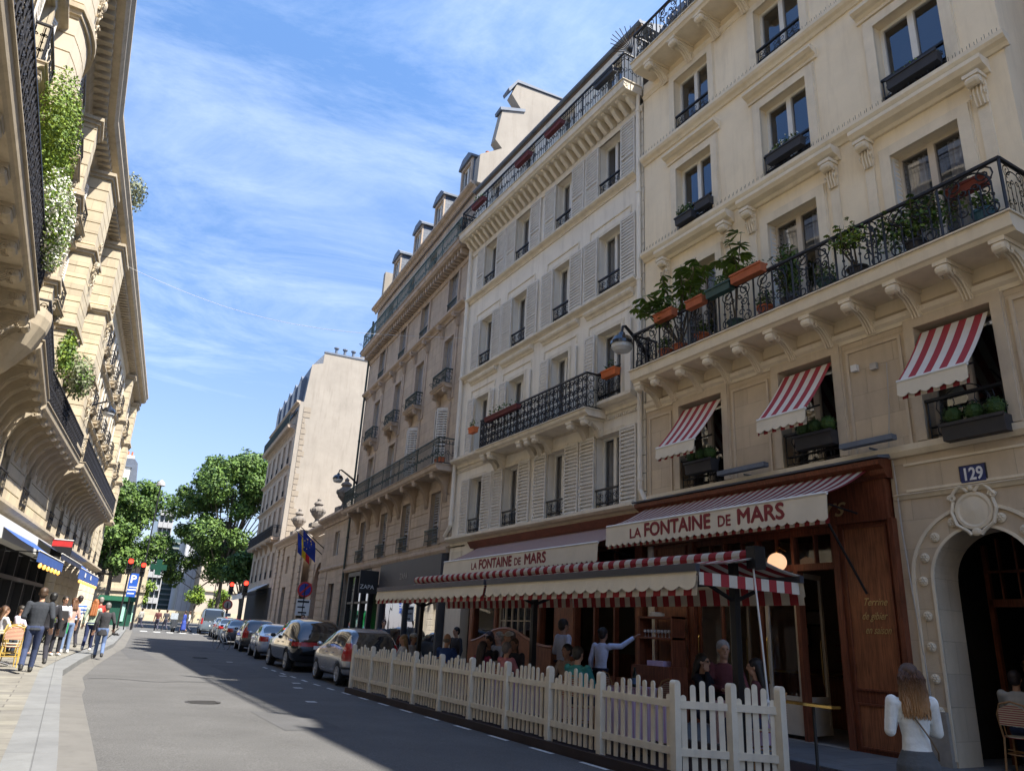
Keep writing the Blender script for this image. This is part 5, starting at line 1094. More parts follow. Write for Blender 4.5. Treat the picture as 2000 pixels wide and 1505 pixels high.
o=thing('news_kiosk','dark green newspaper kiosk behind the pedestrians at the left corner','kiosk',(4.2,80,.6),0,None,.85); g_=mat('kiosk_green',(.01,.11,.055),.6); M().box(-2.2,1.2,0,2,0,2.6).build('body',mat('kiosk_dark2',(.01,.07,.045),.5),o); M().prism([(-2.4,2.6),(1.6,2.6),(1.4,3.1),(-2.2,3.1)],-.4,2.3,'y').build('roof',g_,o); M().box(.1,.5,-.1,0,.5,2.3).box(1.25,1.45,-.1,0,.5,2.3).build('panel',mat('kiosk_light',(.35,.6,.5),.5),o)
o=thing('pharmacy_cross','dark green pharmacy cross sign on a bracket at the far left corner','sign',(6.6,78,6.0)); M().box(-.7,.7,0,.2,-.25,.25).box(-.25,.25,0.001,.199,-.7,.7).build('cross',mat('cross_green',(.005,.05,.03),.4),o)
# ================= people
def remesh(b,vox,name,m,smooth=2):
    o=b.build('tmp'); md=o.modifiers.new('r','REMESH'); md.mode='VOXEL'; md.voxel_size=vox; md.use_smooth_shade=True
    if smooth: s_=o.modifiers.new('s','SMOOTH'); s_.iterations=smooth; s_.factor=.5
    bpy.context.view_layer.update(); me=bpy.data.meshes.new_from_object(o.evaluated_get(bpy.context.evaluated_depsgraph_get())); bpy.data.objects.remove(o)
    me.name=name; me.materials.clear(); me.materials.append(m); return me
def caps(b,p0,p1,r0,r1,n=10):
    p0,p1=Vector(p0),Vector(p1); b.ball(p0,r0,n,6); b.ball(p1,r1,n,6); b.tube([p0,p1],r0,n,True,r1)
SK=lambda t:mat('skin_%d'%t,[(.52,.30,.20),(.36,.19,.12),(.16,.08,.05)][t],.55,0,.06,20)
def lerpv(a,b,t): return Vector(a)*(1-t)+Vector(b)*t
def person(label,x,y,z,face,h=1.75,pose='stand',top=(.5,.5,.5),topm=None,sleeve=1.0,toplen=.0,bot=(.03,.04,.08),legs='trousers',shoe=(.03,.03,.03),hair=(.05,.03,.02),hs='short',skin=0,lean=0,turn=0,arms=None,vox=.018,feet=None,group=None,extras=(),w=1.0,girl=False,flare=0,glasses=False,headpitch=0):
    s=h/1.75; o=thing('person',label,'person',(x,y,z),R(face),group,s); K=SK(skin)
    if pose=='sit':
        hip=Vector((0,0,.56)); J=dict(hl=(-.09,0,.55),hr=(.09,0,.55),kl=(-.13,.42,.53),kr=(.13,.42,.53),al=(-.13,.36,.10),ar=(.13,.40,.10)); zo=.56-.92
    else:
        hip=Vector((0,0,.92)); J=dict(hl=(-.09,0,.90),hr=(.09,0,.90),kl=(-.10,.02,.49),kr=(.10,.02,.49),al=(-.11,0,.09),ar=(.11,0,.09)); zo=0
        if pose=='walk': J.update(kl=(-.09,.16,.50),al=(-.09,.24,.11),kr=(.09,.02,.48),ar=(.09,-.30,.16))
        if pose=='walk2': J.update(kr=(.09,.14,.50),ar=(.09,.20,.10),kl=(-.09,.0,.48),al=(-.09,-.26,.15))
    ln=lambda p:Vector((p[0]*w if abs(p[0])<.3 else p[0],p[1]+(p[2]+zo*0-hip.z)*lean,p[2]))
    T=lambda dx,dy,zz:Vector((dx,dy+(zz-.92)*lean,zz+zo))
    shl,shr=T(-.185*w,0,1.41),T(.185*w,0,1.41); neck=T(0,-.01,1.46); head=T(0,.02+lean*.05,1.635)+Vector((0,.0,-.0))
    A_={'down':((-.25,-.02,1.13),(-.27,.06,.89)),'table':((-.25,.12,1.16),(-.12,.36,1.14)),'bend':((-.27,-.03,1.14),(-.16,.22,1.10)),'phone':((-.23,.02,1.14),(-.08,.24,1.20)),'face':((-.22,.22,1.14),(-.09,.12,1.52)),'reach':((-.38,.12,1.42),(-.62,.20,1.60)),'back':((-.28,-.10,1.14),(-.30,.06,.93)),'swing':((-.25,.08,1.13),(-.25,.26,.94))}
    arms=arms or (('table','table') if pose=='sit' else ('down','down'))
    AR=[]
    for q,nm in ((-1,arms[0]),(1,arms[1])):
        e,wr=A_[nm]; AR.append((shl if q<0 else shr,T(-q*e[0]*1.0,e[1],e[2]),T(-q*wr[0],wr[1],wr[2]),q))
    # --- body
    b=M(); hd=head; ht=R(turn)
    rot=lambda v:Vector((v[0]*cos(ht)-v[1]*sin(ht),v[0]*sin(ht)+v[1]*cos(ht)-v[2]*headpitch*0,v[2]))
    b.ball(hd+Vector((0,-.01,.02)),(.078,.098,.105),14,10); b.ball(hd+rot((0,.028,-.055)),(.058,.06,.07),12,8); caps(b,neck-Vector((0,0,.06)),hd-Vector((0,.01,.06)),.056,.052)
    b.ball(hd+rot((0,.098,-.012)),(.014,.022,.028),8,6); b.ball(hd+rot((0,.088,.028)),(.05,.012,.012),8,5)
    for q in (-1,1): b.ball(hd+rot((q*.080,-.005,-.005)),(.012,.02,.03),7,5)
    for sh,el,wr,q in AR: caps(b,sh,el,.046,.038); caps(b,el,wr,.038,.026)
    for q in 'lr': caps(b,J['h'+q],J['k'+q],.075,.052); caps(b,J['k'+q],J['a'+q],.052,.036); caps(b,J['a'+q],Vector(J['a'+q])+Vector((0,.13,-.045)),.035,.03)
    caps(b,T(0,0,.95),T(0,0,1.34),.07,.065)
    me=remesh(b,vox,'person_body',K,1)
    hb=M()
    for sh,el,wr,q in AR:
        d=(wr-el).normalized(); sd=d.cross(Vector((0,0,1))); sd=sd.normalized() if sd.length>.1 else Vector((1,0,0)); nn=sd.cross(d)
        hb.obox(wr+d*.045,(sd,d,nn),.036,.045,.012)
        for i,(Lf,c) in enumerate(((.062,-.030),(.074,-.010),(.070,.010),(.055,.029))):
            p=wr+d*.085+sd*c; k_=nn*(-.25-.12*i*.3)*(-1 if q>0 else 1)*0+Vector((0,0,-.02)); hb.tube([p,p+d*Lf*.5+k_*.4,p+d*Lf*.85+k_*1.4],[.009,.0085,.006],5)
        p=wr+d*.02-sd*q*.03; hb.tube([p,p-sd*q*.03+d*.03,p-sd*q*.035+d*.06],[.011,.010,.007],5)
    o2=hb.build('hand',K); bm=bmesh.new(); bm.from_mesh(me); bm.from_mesh(o2.data); bm.to_mesh(me); bm.free(); bpy.data.objects.remove(o2)
    bo=link('body',me,o)
    ey=M()
    for q in (-1,1):
        if glasses: ey.ball(hd+rot((q*.034,.098,.012)),(.027,.008,.020),9,6)
        else: ey.ball(hd+rot((q*.031,.0925,.010)),(.011,.006,.006),7,5)
    if glasses: ey.tube([hd+rot((-.078,0,.015)),hd+rot((-.05,.09,.018)),hd+rot((.05,.09,.018)),hd+rot((.078,0,.015))],.004,4)
    ey.build('sunglasses' if glasses else 'eyes',black,o)
    if not glasses: M().ball(hd+rot((0,.083,-.055)),(.022,.007,.006),8,5).build('mouth',mat('lips',(.30,.10,.08),.6),o)
    # --- top garment
    b=M(); g=1.0
    rings=[(.93,.150,.105),(1.0,.145,.100),(1.10,.142*w,.102),(1.22,.160*w,.112),(1.33,.175*w,.115),(1.41,.155*w,.095),(1.465,.070,.065)]
    if girl: rings=[(.93,.150,.105),(1.0,.135,.095),(1.10,.125,.09),(1.22,.145,.108),(1.33,.160,.105),(1.41,.145,.085),(1.465,.062,.06)]
    if toplen: rings=[(.93-toplen,.165+flare,.12+flare*.8),(.93-toplen*.45,.160+flare*.5,.115+flare*.4)]+rings[(0 if not girl else 0):]
    N=16; vs=[];
    for (zz,a,c) in rings:
        for j in range(N): t=2*PI*j/N; p=T(a*cos(t),c*sin(t),zz); vs.append(p)
    k_=len(rings); b.add(vs,[(i*N+j,i*N+(j+1)%N,(i+1)*N+(j+1)%N,(i+1)*N+j) for i in range(k_-1) for j in range(N)]+[tuple(range(N))[::-1],tuple(range((k_-1)*N,k_*N))])
    for sh,el,wr,q in AR:
        caps(b,sh,el,.068*(.9 if girl else 1),.054); caps(b,lerpv(neck,sh,.35)-Vector((0,0,.07)),sh-Vector((0,0,.015)),.065,.062)
        if sleeve>.6: caps(b,el,lerpv(el,wr,.88),.052,.042)
        elif sleeve<.4: pass
    TM=topm or mat('cloth_%02d%02d%02d'%tuple(int(c*99) for c in top),top,.9,0,.16,7,1,11)
    link('top',remesh(b,vox,'top',TM,2),o)
    # --- bottom garment
    BM=mat('cloth_%02d%02d%02d'%tuple(int(c*99) for c in bot),bot,.9,0,.14,9,.4,35)
    b=M()
    if legs=='skirt':
        for j in range(2):
            pass
        N=22; vs=[]; 
        for (zz,r_) in ((.98,.14),(.85,.20),(.6,.22),(.35,.25),(.22,.26)):
            for j in range(N): t=2*PI*j/N; rr=r_*(1+.07*(j%2)*(1 if zz<.8 else .2)); vs.append(T(rr*cos(t),rr*.8*sin(t),zz))
        b.add(vs,[(i*N+j,i*N+(j+1)%N,(i+1)*N+(j+1)%N,(i+1)*N+j) for i in range(4) for j in range(N)]+[tuple(range(N)),tuple(range(4*N,5*N))]); link('skirt',remesh(b,vox,'skirt',BM,1),o)
    else:
        b.ball(T(0,0,.93),(.155,.112,.10),12,8)
        for q in 'lr': caps(b,J['h'+q],J['k'+q],.092,.066); caps(b,J['k'+q],lerpv(J['k'+q],J['a'+q],.93 if legs!='shorts' else .1),.064,.056)
        link('trousers',remesh(b,vox,'trousers',BM,1),o)
    SM=mat('shoe_%02d%02d%02d'%tuple(int(c*99) for c in shoe),shoe,.6)
    for q in 'lr':
        a=Vector(J['a'+q]); b=M(); caps(b,a+Vector((0,-.03,-.035)),a+Vector((0,.16,-.052)),.05,.036); b.ball(a+Vector((0,-.01,0)),(.05,.06,.06),8,6)
        link('shoe',remesh(b,.016,'shoe',SM,0),o)
    # --- hair
    HM=mat('hair_%02d%02d%02d'%tuple(int(c*99) for c in hair),hair,.55,0,.3,14,.5,40)
    b=M()
    if hs!='bald':
        b.ball(hd+rot((0,-.025,.038)),(.092,.108,.100),14,10); b.ball(hd+rot((0,-.055,-.01)),(.082,.075,.09),12,8)
        if hs in('long','bob'):
            L_=.24 if hs=='bob' else .42
            for q in (-1,0,1): caps(b,hd+rot((q*.055,-.06,.0)),T(q*.075,-.09,1.635-L_)+Vector((0,-.03,0)),.06,.035 if hs=='bob' else .045)
        if hs=='bun': b.ball(hd+rot((0,-.13,.05)),.05,8,6)
        link('hair',remesh(b,.014,'hair',HM,1),o)
    else:
        b.ball(hd+rot((0,-.045,-.015)),(.088,.075,.055),12,8); link('hair',remesh(b,.014,'hair',HM,1),o)
    if 'cap' in extras:
        b=M(); b.ball(hd+rot((0,-.01,.055)),(.098,.115,.075),12,8); b.obox(hd+rot((0,.13,.045)),((cos(ht),sin(ht),0),(-sin(ht),cos(ht),0),(0,0,1)),.06,.05,.008); b.build('cap',mat('cap_cream',(.55,.52,.46),.9),o)
    if 'apron' in extras: M().prism([(-.15,.55),(.15,.55),(.15,1.0),(.11,1.33),(-.11,1.33),(-.15,1.0)],.118,.135,'y').build('apron',mat('apron_black',(.02,.018,.02),.9),o)
    if 'belt' in extras: M().lathe([(.158,.955),(.162,.965),(.162,.99),(.158,1.0)],(0,0,zo),16).build('apron_tie',mat('navy_cloth',(.015,.02,.05),.9),o)
    if 'pack' in extras: b=M(); b.ball((0,-.17,1.2),(.15,.10,.22),10,8); o3=b.build('backpack',mat('pack_dark',(.03,.035,.04),.8),o)
    return o
MEN=[]
# pedestrians on the left pavement
zl=lambda x,y: zg(-1,y)+kerbh(y)
person('man in dark quilted jacket and blue jeans walking away on the left pavement',-.545,20.6,zl(0,20)-.0,2,1.83,'walk2',top=(.03,.035,.045),bot=(.035,.05,.11),shoe=(.02,.02,.02),hair=(.06,.035,.02),toplen=.06,w=1.12,arms=('bend','back'),vox=.012,lean=.03,extras=())
person('dark-clothed man just beyond the man in the quilted jacket',-.36,22.6,zl(0,22),8,1.74,'walk',top=(.015,.015,.02),bot=(.02,.02,.03),hair=(.01,.01,.01),skin=2,vox=.016)
person('waiter in white shirt and black apron facing the street beside the cafe tables',-.10,27.2,zl(0,27),205,1.70,'stand',top=(.6,.62,.68),sleeve=.3,bot=(.02,.02,.022),shoe=(.6,.6,.6),hair=(.02,.015,.01),skin=1,extras=('apron',),arms=('bend','bend'),vox=.014)
person('brown-haired woman in pink top and light jeans behind the waiter',.16,28.6,zl(0,28),30,1.68,'stand',top=(.5,.32,.27),sleeve=.5,bot=(.14,.2,.33),shoe=(.6,.6,.6),hair=(.10,.045,.02),hs='bob',girl=True)
o=M().box(-.02,.02,-.13,.13,0,.3).tube([(0,-.08,.3),(0,-.06,.5),(0,.06,.5),(0,.08,.3)],.008,4).build('green_bag',mat('bag_green',(.02,.25,.08),.7),None,(.12,27.8,zl(0,28)+.62)); tag(o,'small green carrier bag held by the brown-haired woman','bag')
person('man in blue and white striped shirt and black trousers walking away on the pavement',.33,31.0,zl(0,31),10,1.78,'walk',topm=stripes('shirt_stripes',(.6,.62,.65),(.03,.10,.35),.12,2),bot=(.02,.02,.025),hair=(.03,.02,.02),sleeve=.5)
person('red-haired woman in pale green jacket and navy trousers on the kerb',.80,29.8,zl(0,30),352,1.68,'walk2',top=(.33,.40,.31),bot=(.02,.03,.09),shoe=(.6,.58,.55),hair=(.30,.10,.03),hs='long',girl=True,toplen=.04,vox=.014)
person('older man in long dark coat and jeans walking in the gutter',1.16,28.9,zg(1.2,29),0,1.76,'walk',top=(.035,.035,.04),bot=(.10,.15,.28),hair=(.16,.15,.14),toplen=.20,arms=('down','back'),vox=.014)
o=M(); o.ball((0,0,0),(.10,.06,.05),8,5).ball((.09,.02,-.02),(.06,.03,.03),7,5); o=o.build('dark_bundle',black,None,(1.52,28.8,zg(1.2,29)+.80)); tag(o,'dark folded bundle carried by the man in the long coat','bag')
person('man in red top walking ahead of the man in the long coat',1.10,34.5,zl(0,34),0,1.8,'walk',top=(.50,.05,.04),bot=(.03,.03,.05),hair=(.22,.2,.18))
person('seated cafe guest in lilac shirt at the table behind the walking man',-1.15,26.6,zl(0,26),250,1.72,'sit',top=(.45,.42,.5),sleeve=.4,bot=(.03,.03,.04),hair=(.02,.015,.01),skin=1)
person('seated woman with brown hair and white top at the left edge',-1.5,26.0,zl(0,26),300,1.66,'sit',top=(.55,.56,.6),sleeve=.4,bot=(.02,.03,.05),hair=(.10,.05,.025),hs='bob',girl=True)
person('seated guest in pale top cut by the left picture edge',-1.75,29.5,zl(0,28),80,1.68,'sit',top=(.4,.42,.44),bot=(.03,.03,.04),hair=(.04,.025,.02),hs='bob',girl=True)
# terrace guests and waiters
tz=.11
P=person
P('waiter in pale blue shirt with his back to the street, hands busy',9.0,13.45,tz,-95,1.86,'stand',top=(.62,.70,.90),bot=(.01,.01,.015),hair=(.02,.015,.012),arms=('bend','bend'),extras=('belt',),w=1.1,vox=.012,skin=1)
P('waitress in pale blue shirt reaching up to the dresser shelf',9.15,12.35,tz,-75,1.72,'stand',top=(.62,.68,.88),bot=(.01,.01,.015),hair=(.012,.01,.01),hs='bun',arms=('down','reach'),lean=.10,extras=('belt',),girl=True,vox=.012,skin=1)
P('guest in cream cap and white shirt at the far end of the terrace',8.0,19.0,tz,210,1.78,'sit',top=(.62,.62,.64),hair=(.05,.03,.02),extras=('cap',))
P('long-haired blonde guest beside the cream cap',7.7,18.9,tz,80,1.72,'sit',top=(.5,.5,.52),hair=(.28,.18,.09),hs='long',girl=True)
P('bald man in blue shirt with his back to the fence',7.75,16.4,tz,300,1.82,'sit',top=(.03,.08,.28),hair=(.2,.17,.15),hs='bald',skin=0)
P('dark-haired man facing the bald man across the table',8.6,15.9,tz,120,1.82,'sit',top=(.04,.04,.05),hair=(.03,.02,.015),skin=1)
P('dark-haired man standing behind the bald man',9.2,18.9,tz,100,1.62,'stand',top=(.05,.05,.06),hair=(.01,.01,.01),skin=0)
P('woman in cream blouse and sunglasses sitting by the glazed front',9.4,17.4,tz,110,1.95,'sit',top=(.45,.40,.33),hair=(.04,.02,.015),hs='bob',girl=True,glasses=True)
P('fair man in pale jacket beside the woman in cream',9.3,16.7,tz,100,1.95,'sit',top=(.35,.31,.27),hair=(.28,.2,.12))
P('man in white shirt and backwards cap sitting side on to the street',8.9,15.45,tz,60,1.98,'sit',top=(.52,.52,.56),hair=(.1,.07,.05),extras=('cap',))
P('long dark-haired woman with her back to the fence',7.75,14.6,tz,290,1.68,'sit',top=(.28,.04,.10),hair=(.03,.015,.012),hs='long',girl=True)
P('dark-haired woman in sunglasses facing the street',8.7,15.0,tz,115,1.74,'sit',top=(.1,.08,.07),hair=(.08,.04,.02),hs='bob',girl=True,glasses=True)
P('man in dark jacket facing the street behind the grey-haired guest',8.6,14.75,tz,125,1.80,'sit',top=(.05,.05,.06),hair=(.08,.05,.03),skin=1)
P('grey-haired guest in pink shirt with his back to the fence',7.7,13.5,tz,280,1.70,'sit',top=(.55,.22,.26),hair=(.16,.14,.13))
P('bearded dark-haired man in beige shirt turned towards the street',8.2,12.1,tz,100,1.74,'sit',top=(.35,.27,.22),hair=(.01,.01,.01),skin=1,vox=.013)
P('man in teal shirt with his back to the fence',7.5,10.75,tz,285,1.72,'sit',top=(.05,.30,.32),hair=(.03,.025,.02),w=1.15,vox=.013)
P('silver-haired man in burgundy jacket smiling at his table',9.0,8.95,tz,150,1.98,'sit',top=(.13,.035,.04),hair=(.35,.34,.33),vox=.013,skin=0)
P('woman in black with sunglasses and hand raised to her face',8.5,8.9,tz,200,1.72,'sit',top=(.01,.012,.02),hair=(.02,.012,.01),hs='bob',girl=True,glasses=True,arms=('table','face'),vox=.013)
P('long dark-haired woman with her back turned near the canopy rope',8.4,7.75,tz,40,1.70,'sit',top=(.10,.03,.035),hair=(.015,.01,.01),hs='long',girl=True,vox=.013)
P('guest in white shirt with his back turned inside the stone arch',12.4,6.45,.12,-80,1.70,'sit',top=(.45,.44,.42),hair=(.03,.02,.02),w=1.15,vox=.014)
P('dim figure sitting deeper inside the stone arch',13.9,7.0,.12,100,1.98,'sit',top=(.06,.05,.05),hair=(.05,.03,.02),skin=1)
# woman in the white blazer
WX,WY=6.42,4.21
wz=person('woman in white blazer with long brown and blonde hair looking down at lower right',WX,WY,.0,-30,1.53,'stand',top=(.82,.82,.77),bot=(.09,.095,.10),legs='skirt',hair=(.07,.035,.02),hs='short',girl=True,toplen=.31,flare=.03,arms=('phone','phone'),vox=.010,shoe=(.3,.3,.3),w=1.05)
random.seed(12); b=M(); hc=Vector((0,.02,1.635))
for i in range(330):
    a=random.uniform(-PI*.92,-PI*.08); rr=1.02+random.random()*.12; p=[hc+Vector((.02*cos(a),-.03,.125))]; fz=random.uniform(.36,.50)
    for j in range(1,9):
        t=j/8; hx=.095*cos(a)*rr*min(1,t*3.2)+.035*cos(a)*t+.012*sin(9*t+i); hy=-.02+.105*sin(a)*rr*min(1,t*3)-.02*t*(1 if sin(a)<-.4 else .2)+.010*cos(11*t+i*1.7); p.append(hc+Vector((hx,hy,.125-fz*t*1.02*(t**.15)-.0)))
    k9=random.uniform(.55,1.05); b.tube(p,[v_*k9 for v_ in (.009,.013,.014,.014,.013,.012,.011,.009,.002)],4,False)
hm=mat('hair_balayage',(.075,.032,.015),.6,0,.5,26); nt=hm.node_tree; K=nt.links.new; pp=nt.nodes['Principled BSDF']; tc=nt.nodes.new('ShaderNodeTexCoord'); sp=nt.nodes.new('ShaderNodeSeparateXYZ'); K(tc.outputs['Object'],sp.inputs[0]); r=nt.nodes.new('ShaderNodeMapRange'); r.inputs[1].default_value=1.62; r.inputs[2].default_value=1.34; K(sp.outputs['Z'],r.inputs[0]); mi=nt.nodes.new('ShaderNodeMix'); mi.data_type='RGBA'; K(r.outputs[0],mi.inputs['Factor']); K(pp.inputs['Base Color'].links[0].from_socket,mi.inputs['A']); mi.inputs['B'].default_value=(.42,.23,.10,1); K(mi.outputs['Result'],pp.inputs['Base Color'])
b.build('long_hair',hm,wz)
b=M(); b.tube([(-.13,-.03,1.43),(-.05,-.122,1.28),(.06,-.128,1.12),(.15,-.10,.98),(.19,-.02,.9)],.008,5); b.build('bag_strap',mat('strap_tan',(.2,.13,.07),.6),wz)
# far people near the crossing
for i,(k_,Y,c,lb) in enumerate(((.0945,70,(.1,.03,.03),'far pedestrian in dark red at the left end of the crossing'),(.1035,72,(.05,.05,.06),'far pedestrian in black near the crossing, in front of the garden wall'),(.0765,74,(.35,.35,.33),'far pedestrian in pale grey by the left kerb beyond the lights'),(.124,68,(.03,.06,.30),'far pedestrian in a long blue dress beside the parked van'),(.129,68.5,(.6,.58,.52),'far pedestrian in cream clothes beside the one in blue'))):
    person(lb,k_*Y,Y,zg(k_*Y,Y),20*i,1.72,'walk',top=c,bot=c if i==3 else (.05,.05,.08),legs='skirt' if i==3 else 'trousers',vox=.035,girl=i in(3,),hair=(.05,.03,.02))
person('man with dark hair standing behind the parked cars near the carriage door',9.6,36.2,zg(9,36)+.12,180,1.78,'stand',top=(.3,.27,.24),hair=(.03,.02,.02),vox=.02)
person('man in dark jacket behind the silver hatchback by the green shop panel',9.9,26.3,.15,170,1.74,'stand',top=(.06,.07,.09),hair=(.05,.02,.015),vox=.02)
# ================= tables and chairs
clothM=stripes('cloth_pink',(.52,.30,.42),(.62,.48,.60),.05,0)
def table(label,x,y,z=tz,w=.35,h=.74):
    o=thing('table',label,'table',(x,y,z),0,'terrace tables'); b=M(); N=24
    def f(u,v):
        a=2*PI*u; c_=max(abs(cos(a)),abs(sin(a))); q=w/c_*(1 if v<.01 else 1.02+.05*abs(sin(a*2+.7))*v+.02*sin(a*9)*v); return (q*cos(a),q*sin(a),h-(.50*v*(1+.12*abs(sin(2*a)))))
    b.grid(f,48,4); b.add([(w/max(abs(cos(2*PI*i/48)),abs(sin(2*PI*i/48)))*cos(2*PI*i/48),w/max(abs(cos(2*PI*i/48)),abs(sin(2*PI*i/48)))*sin(2*PI*i/48),h+.001) for i in range(48)],[tuple(range(48))]); b.build('tablecloth',clothM,o)
    M().tube([(0,0,.02),(0,0,h-.02)],.03,8).lathe([(.2,0),(.19,.02),(.03,.04)],n=12).build('pedestal',iron,o)
    return o
TB=[('pink-clothed table nearest the end of the fence, under the black post',8.75,8.25),('pink-clothed table with a blue bottle before the restaurant window',8.9,11.0),('pink-clothed table in front of the man in teal',8.1,11.2),('pink-clothed table beside the grey-haired guest',8.15,14.1),('pink-clothed table of the bald man',8.2,16.15),('pink-clothed table close to the fence in the middle of the terrace',7.3,12.4),('pink-clothed table close to the near corner of the fence',7.3,9.0),('pink-clothed table at the far end of the terrace',7.9,19.4)]
TBs=[(lambda t:table(*t))(TB[0])]
for lb,x,y in TB[1:]: TBs.append(dup(TBs[0],(x,y,tz),0,lb))
def chair(label,x,y,z,rz,m=None):
    o=thing('bistro_chair',label,'chair',(x,y,z),R(rz),'rattan bistro chairs'); rat=m or mat('rattan',(.38,.20,.08),.6,0,.2,12)
    wv=stripes('weave',(.30,.05,.04),(.55,.45,.30),.03,2)
    M().lathe([(.02,.445),(.20,.45),(.215,.46),(.2,.475),(.02,.48)],n=16).build('seat',wv,o)
    for sx,sy in ((-.16,.15),(.16,.15),(-.17,-.16),(.17,-.16)): M().tube([(sx*1.15,sy*1.2,0),(sx,sy,.46)],.014,6).build('leg',rat,o)
    M().tube([(.2*cos(a),.2*sin(a),.24) for a in [i*PI/6 for i in range(13)]],.009,4).tube([(.15,.15,.0+.24),(-.15,-.15,.30)],.008,4).build('stretcher',rat,o)
    b=M(); b.tube([(-.18,-.15,.46),(-.21,-.20,.75),(-.15,-.24,.90),(0,-.26,.94),(.15,-.24,.90),(.21,-.20,.75),(.18,-.15,.46)],.014,6); b.tube([(-.13,-.17,.46),(-.15,-.215,.72),(0,-.25,.82),(.15,-.215,.72),(.13,-.17,.46)],.009,5); b.build('back_frame',rat,o)
    b=M(); b.grid(lambda u,v:(-.18+.36*u,-.235-.02*sin(PI*u)+.0,.62+.28*v*(.72+.28*sin(PI*u))),8,5); b.build('back_weave',wv,o)
    return o
ch=chair('rattan bistro chair with the white-shirted guest inside the arch',12.15,6.35,.12,-80)
CL=[('empty rattan chair with curved back beside the blue bottle',8.75,10.25,10),('empty rattan chair left of the table with the blue bottle',9.0,11.7,200),('rattan chair near the canopy rope under the dark-haired woman',8.4,7.6,40),('rattan chair under the man in teal',7.45,10.6,285),('rattan chair under the grey-haired guest',7.6,13.4,280),('rattan chair under the bald man',7.7,16.3,300)]
for lb,x,y,r_ in CL: dup(ch,(x,y,tz),R(r_),lb)
bt=thing('water_bottle','dark blue water bottle on the table before the restaurant window','bottle',(8.9,11.0,tz+.74)); M().lathe([(.045,0),(.047,.2),(.02,.27),(.016,.33)],n=12).build('glass',mat('bottle_dark',(.01,.03,.03),.1,0,0,coat=.5),bt); M().lathe([(.048,.05),(.048,.15)],n=12).build('label_band',mat('bottle_blue',(.10,.25,.5),.5),bt)
dup(bt,(8.72,8.3,tz+.74),0,'dark water bottle on the table of the silver-haired man')
# left cafe tables
def cafe(label,x,y): 
    o=thing('cafe_table',label,'table',(x,y,zl(0,y)),0,'left cafe tables'); M().lathe([(.34,.72),(.35,.73),(.35,.75),(.34,.755)],n=18).build('top',mat('table_beige',(.45,.38,.26),.5,0,.1),o); M().tube([(0,0,.03),(0,0,.72)],.03,8).build('column',iron,o)
    for i in range(4): M().tube([(0,0,.10),(.28*cos(i*PI/2),.28*sin(i*PI/2),.02)],.02,5).build('foot',iron,o)
    return o
t0=cafe('beige cafe table nearest the man in the quilted jacket',-1.25,22.6); dup(t0,(-1.55,24.4,zl(0,24)),0,'beige cafe table at the left picture edge, second from the camera'); dup(t0,(-1.2,27.4,zl(0,27)),0,'beige cafe table beside the lilac-shirted guest')
yel=mat('cane_yellow',(.50,.34,.08),.6); c2_=chair('yellow cane chair with white seat beside the nearest left table',-1.05,23.6,zl(0,23),170,yel)
for lb,x,y,r_ in (('yellow cane chair at the left picture edge',-1.45,23.2,90),('yellow cane chair under the lilac-shirted guest',-1.15,26.5,250),('yellow cane chair under the brown-haired seated woman',-1.5,25.9,300),('yellow cane chair on the street side of the nearest left table',-1.0,22.1,10)): dup(c2_,(x,y,zl(0,y)),R(r_),lb)
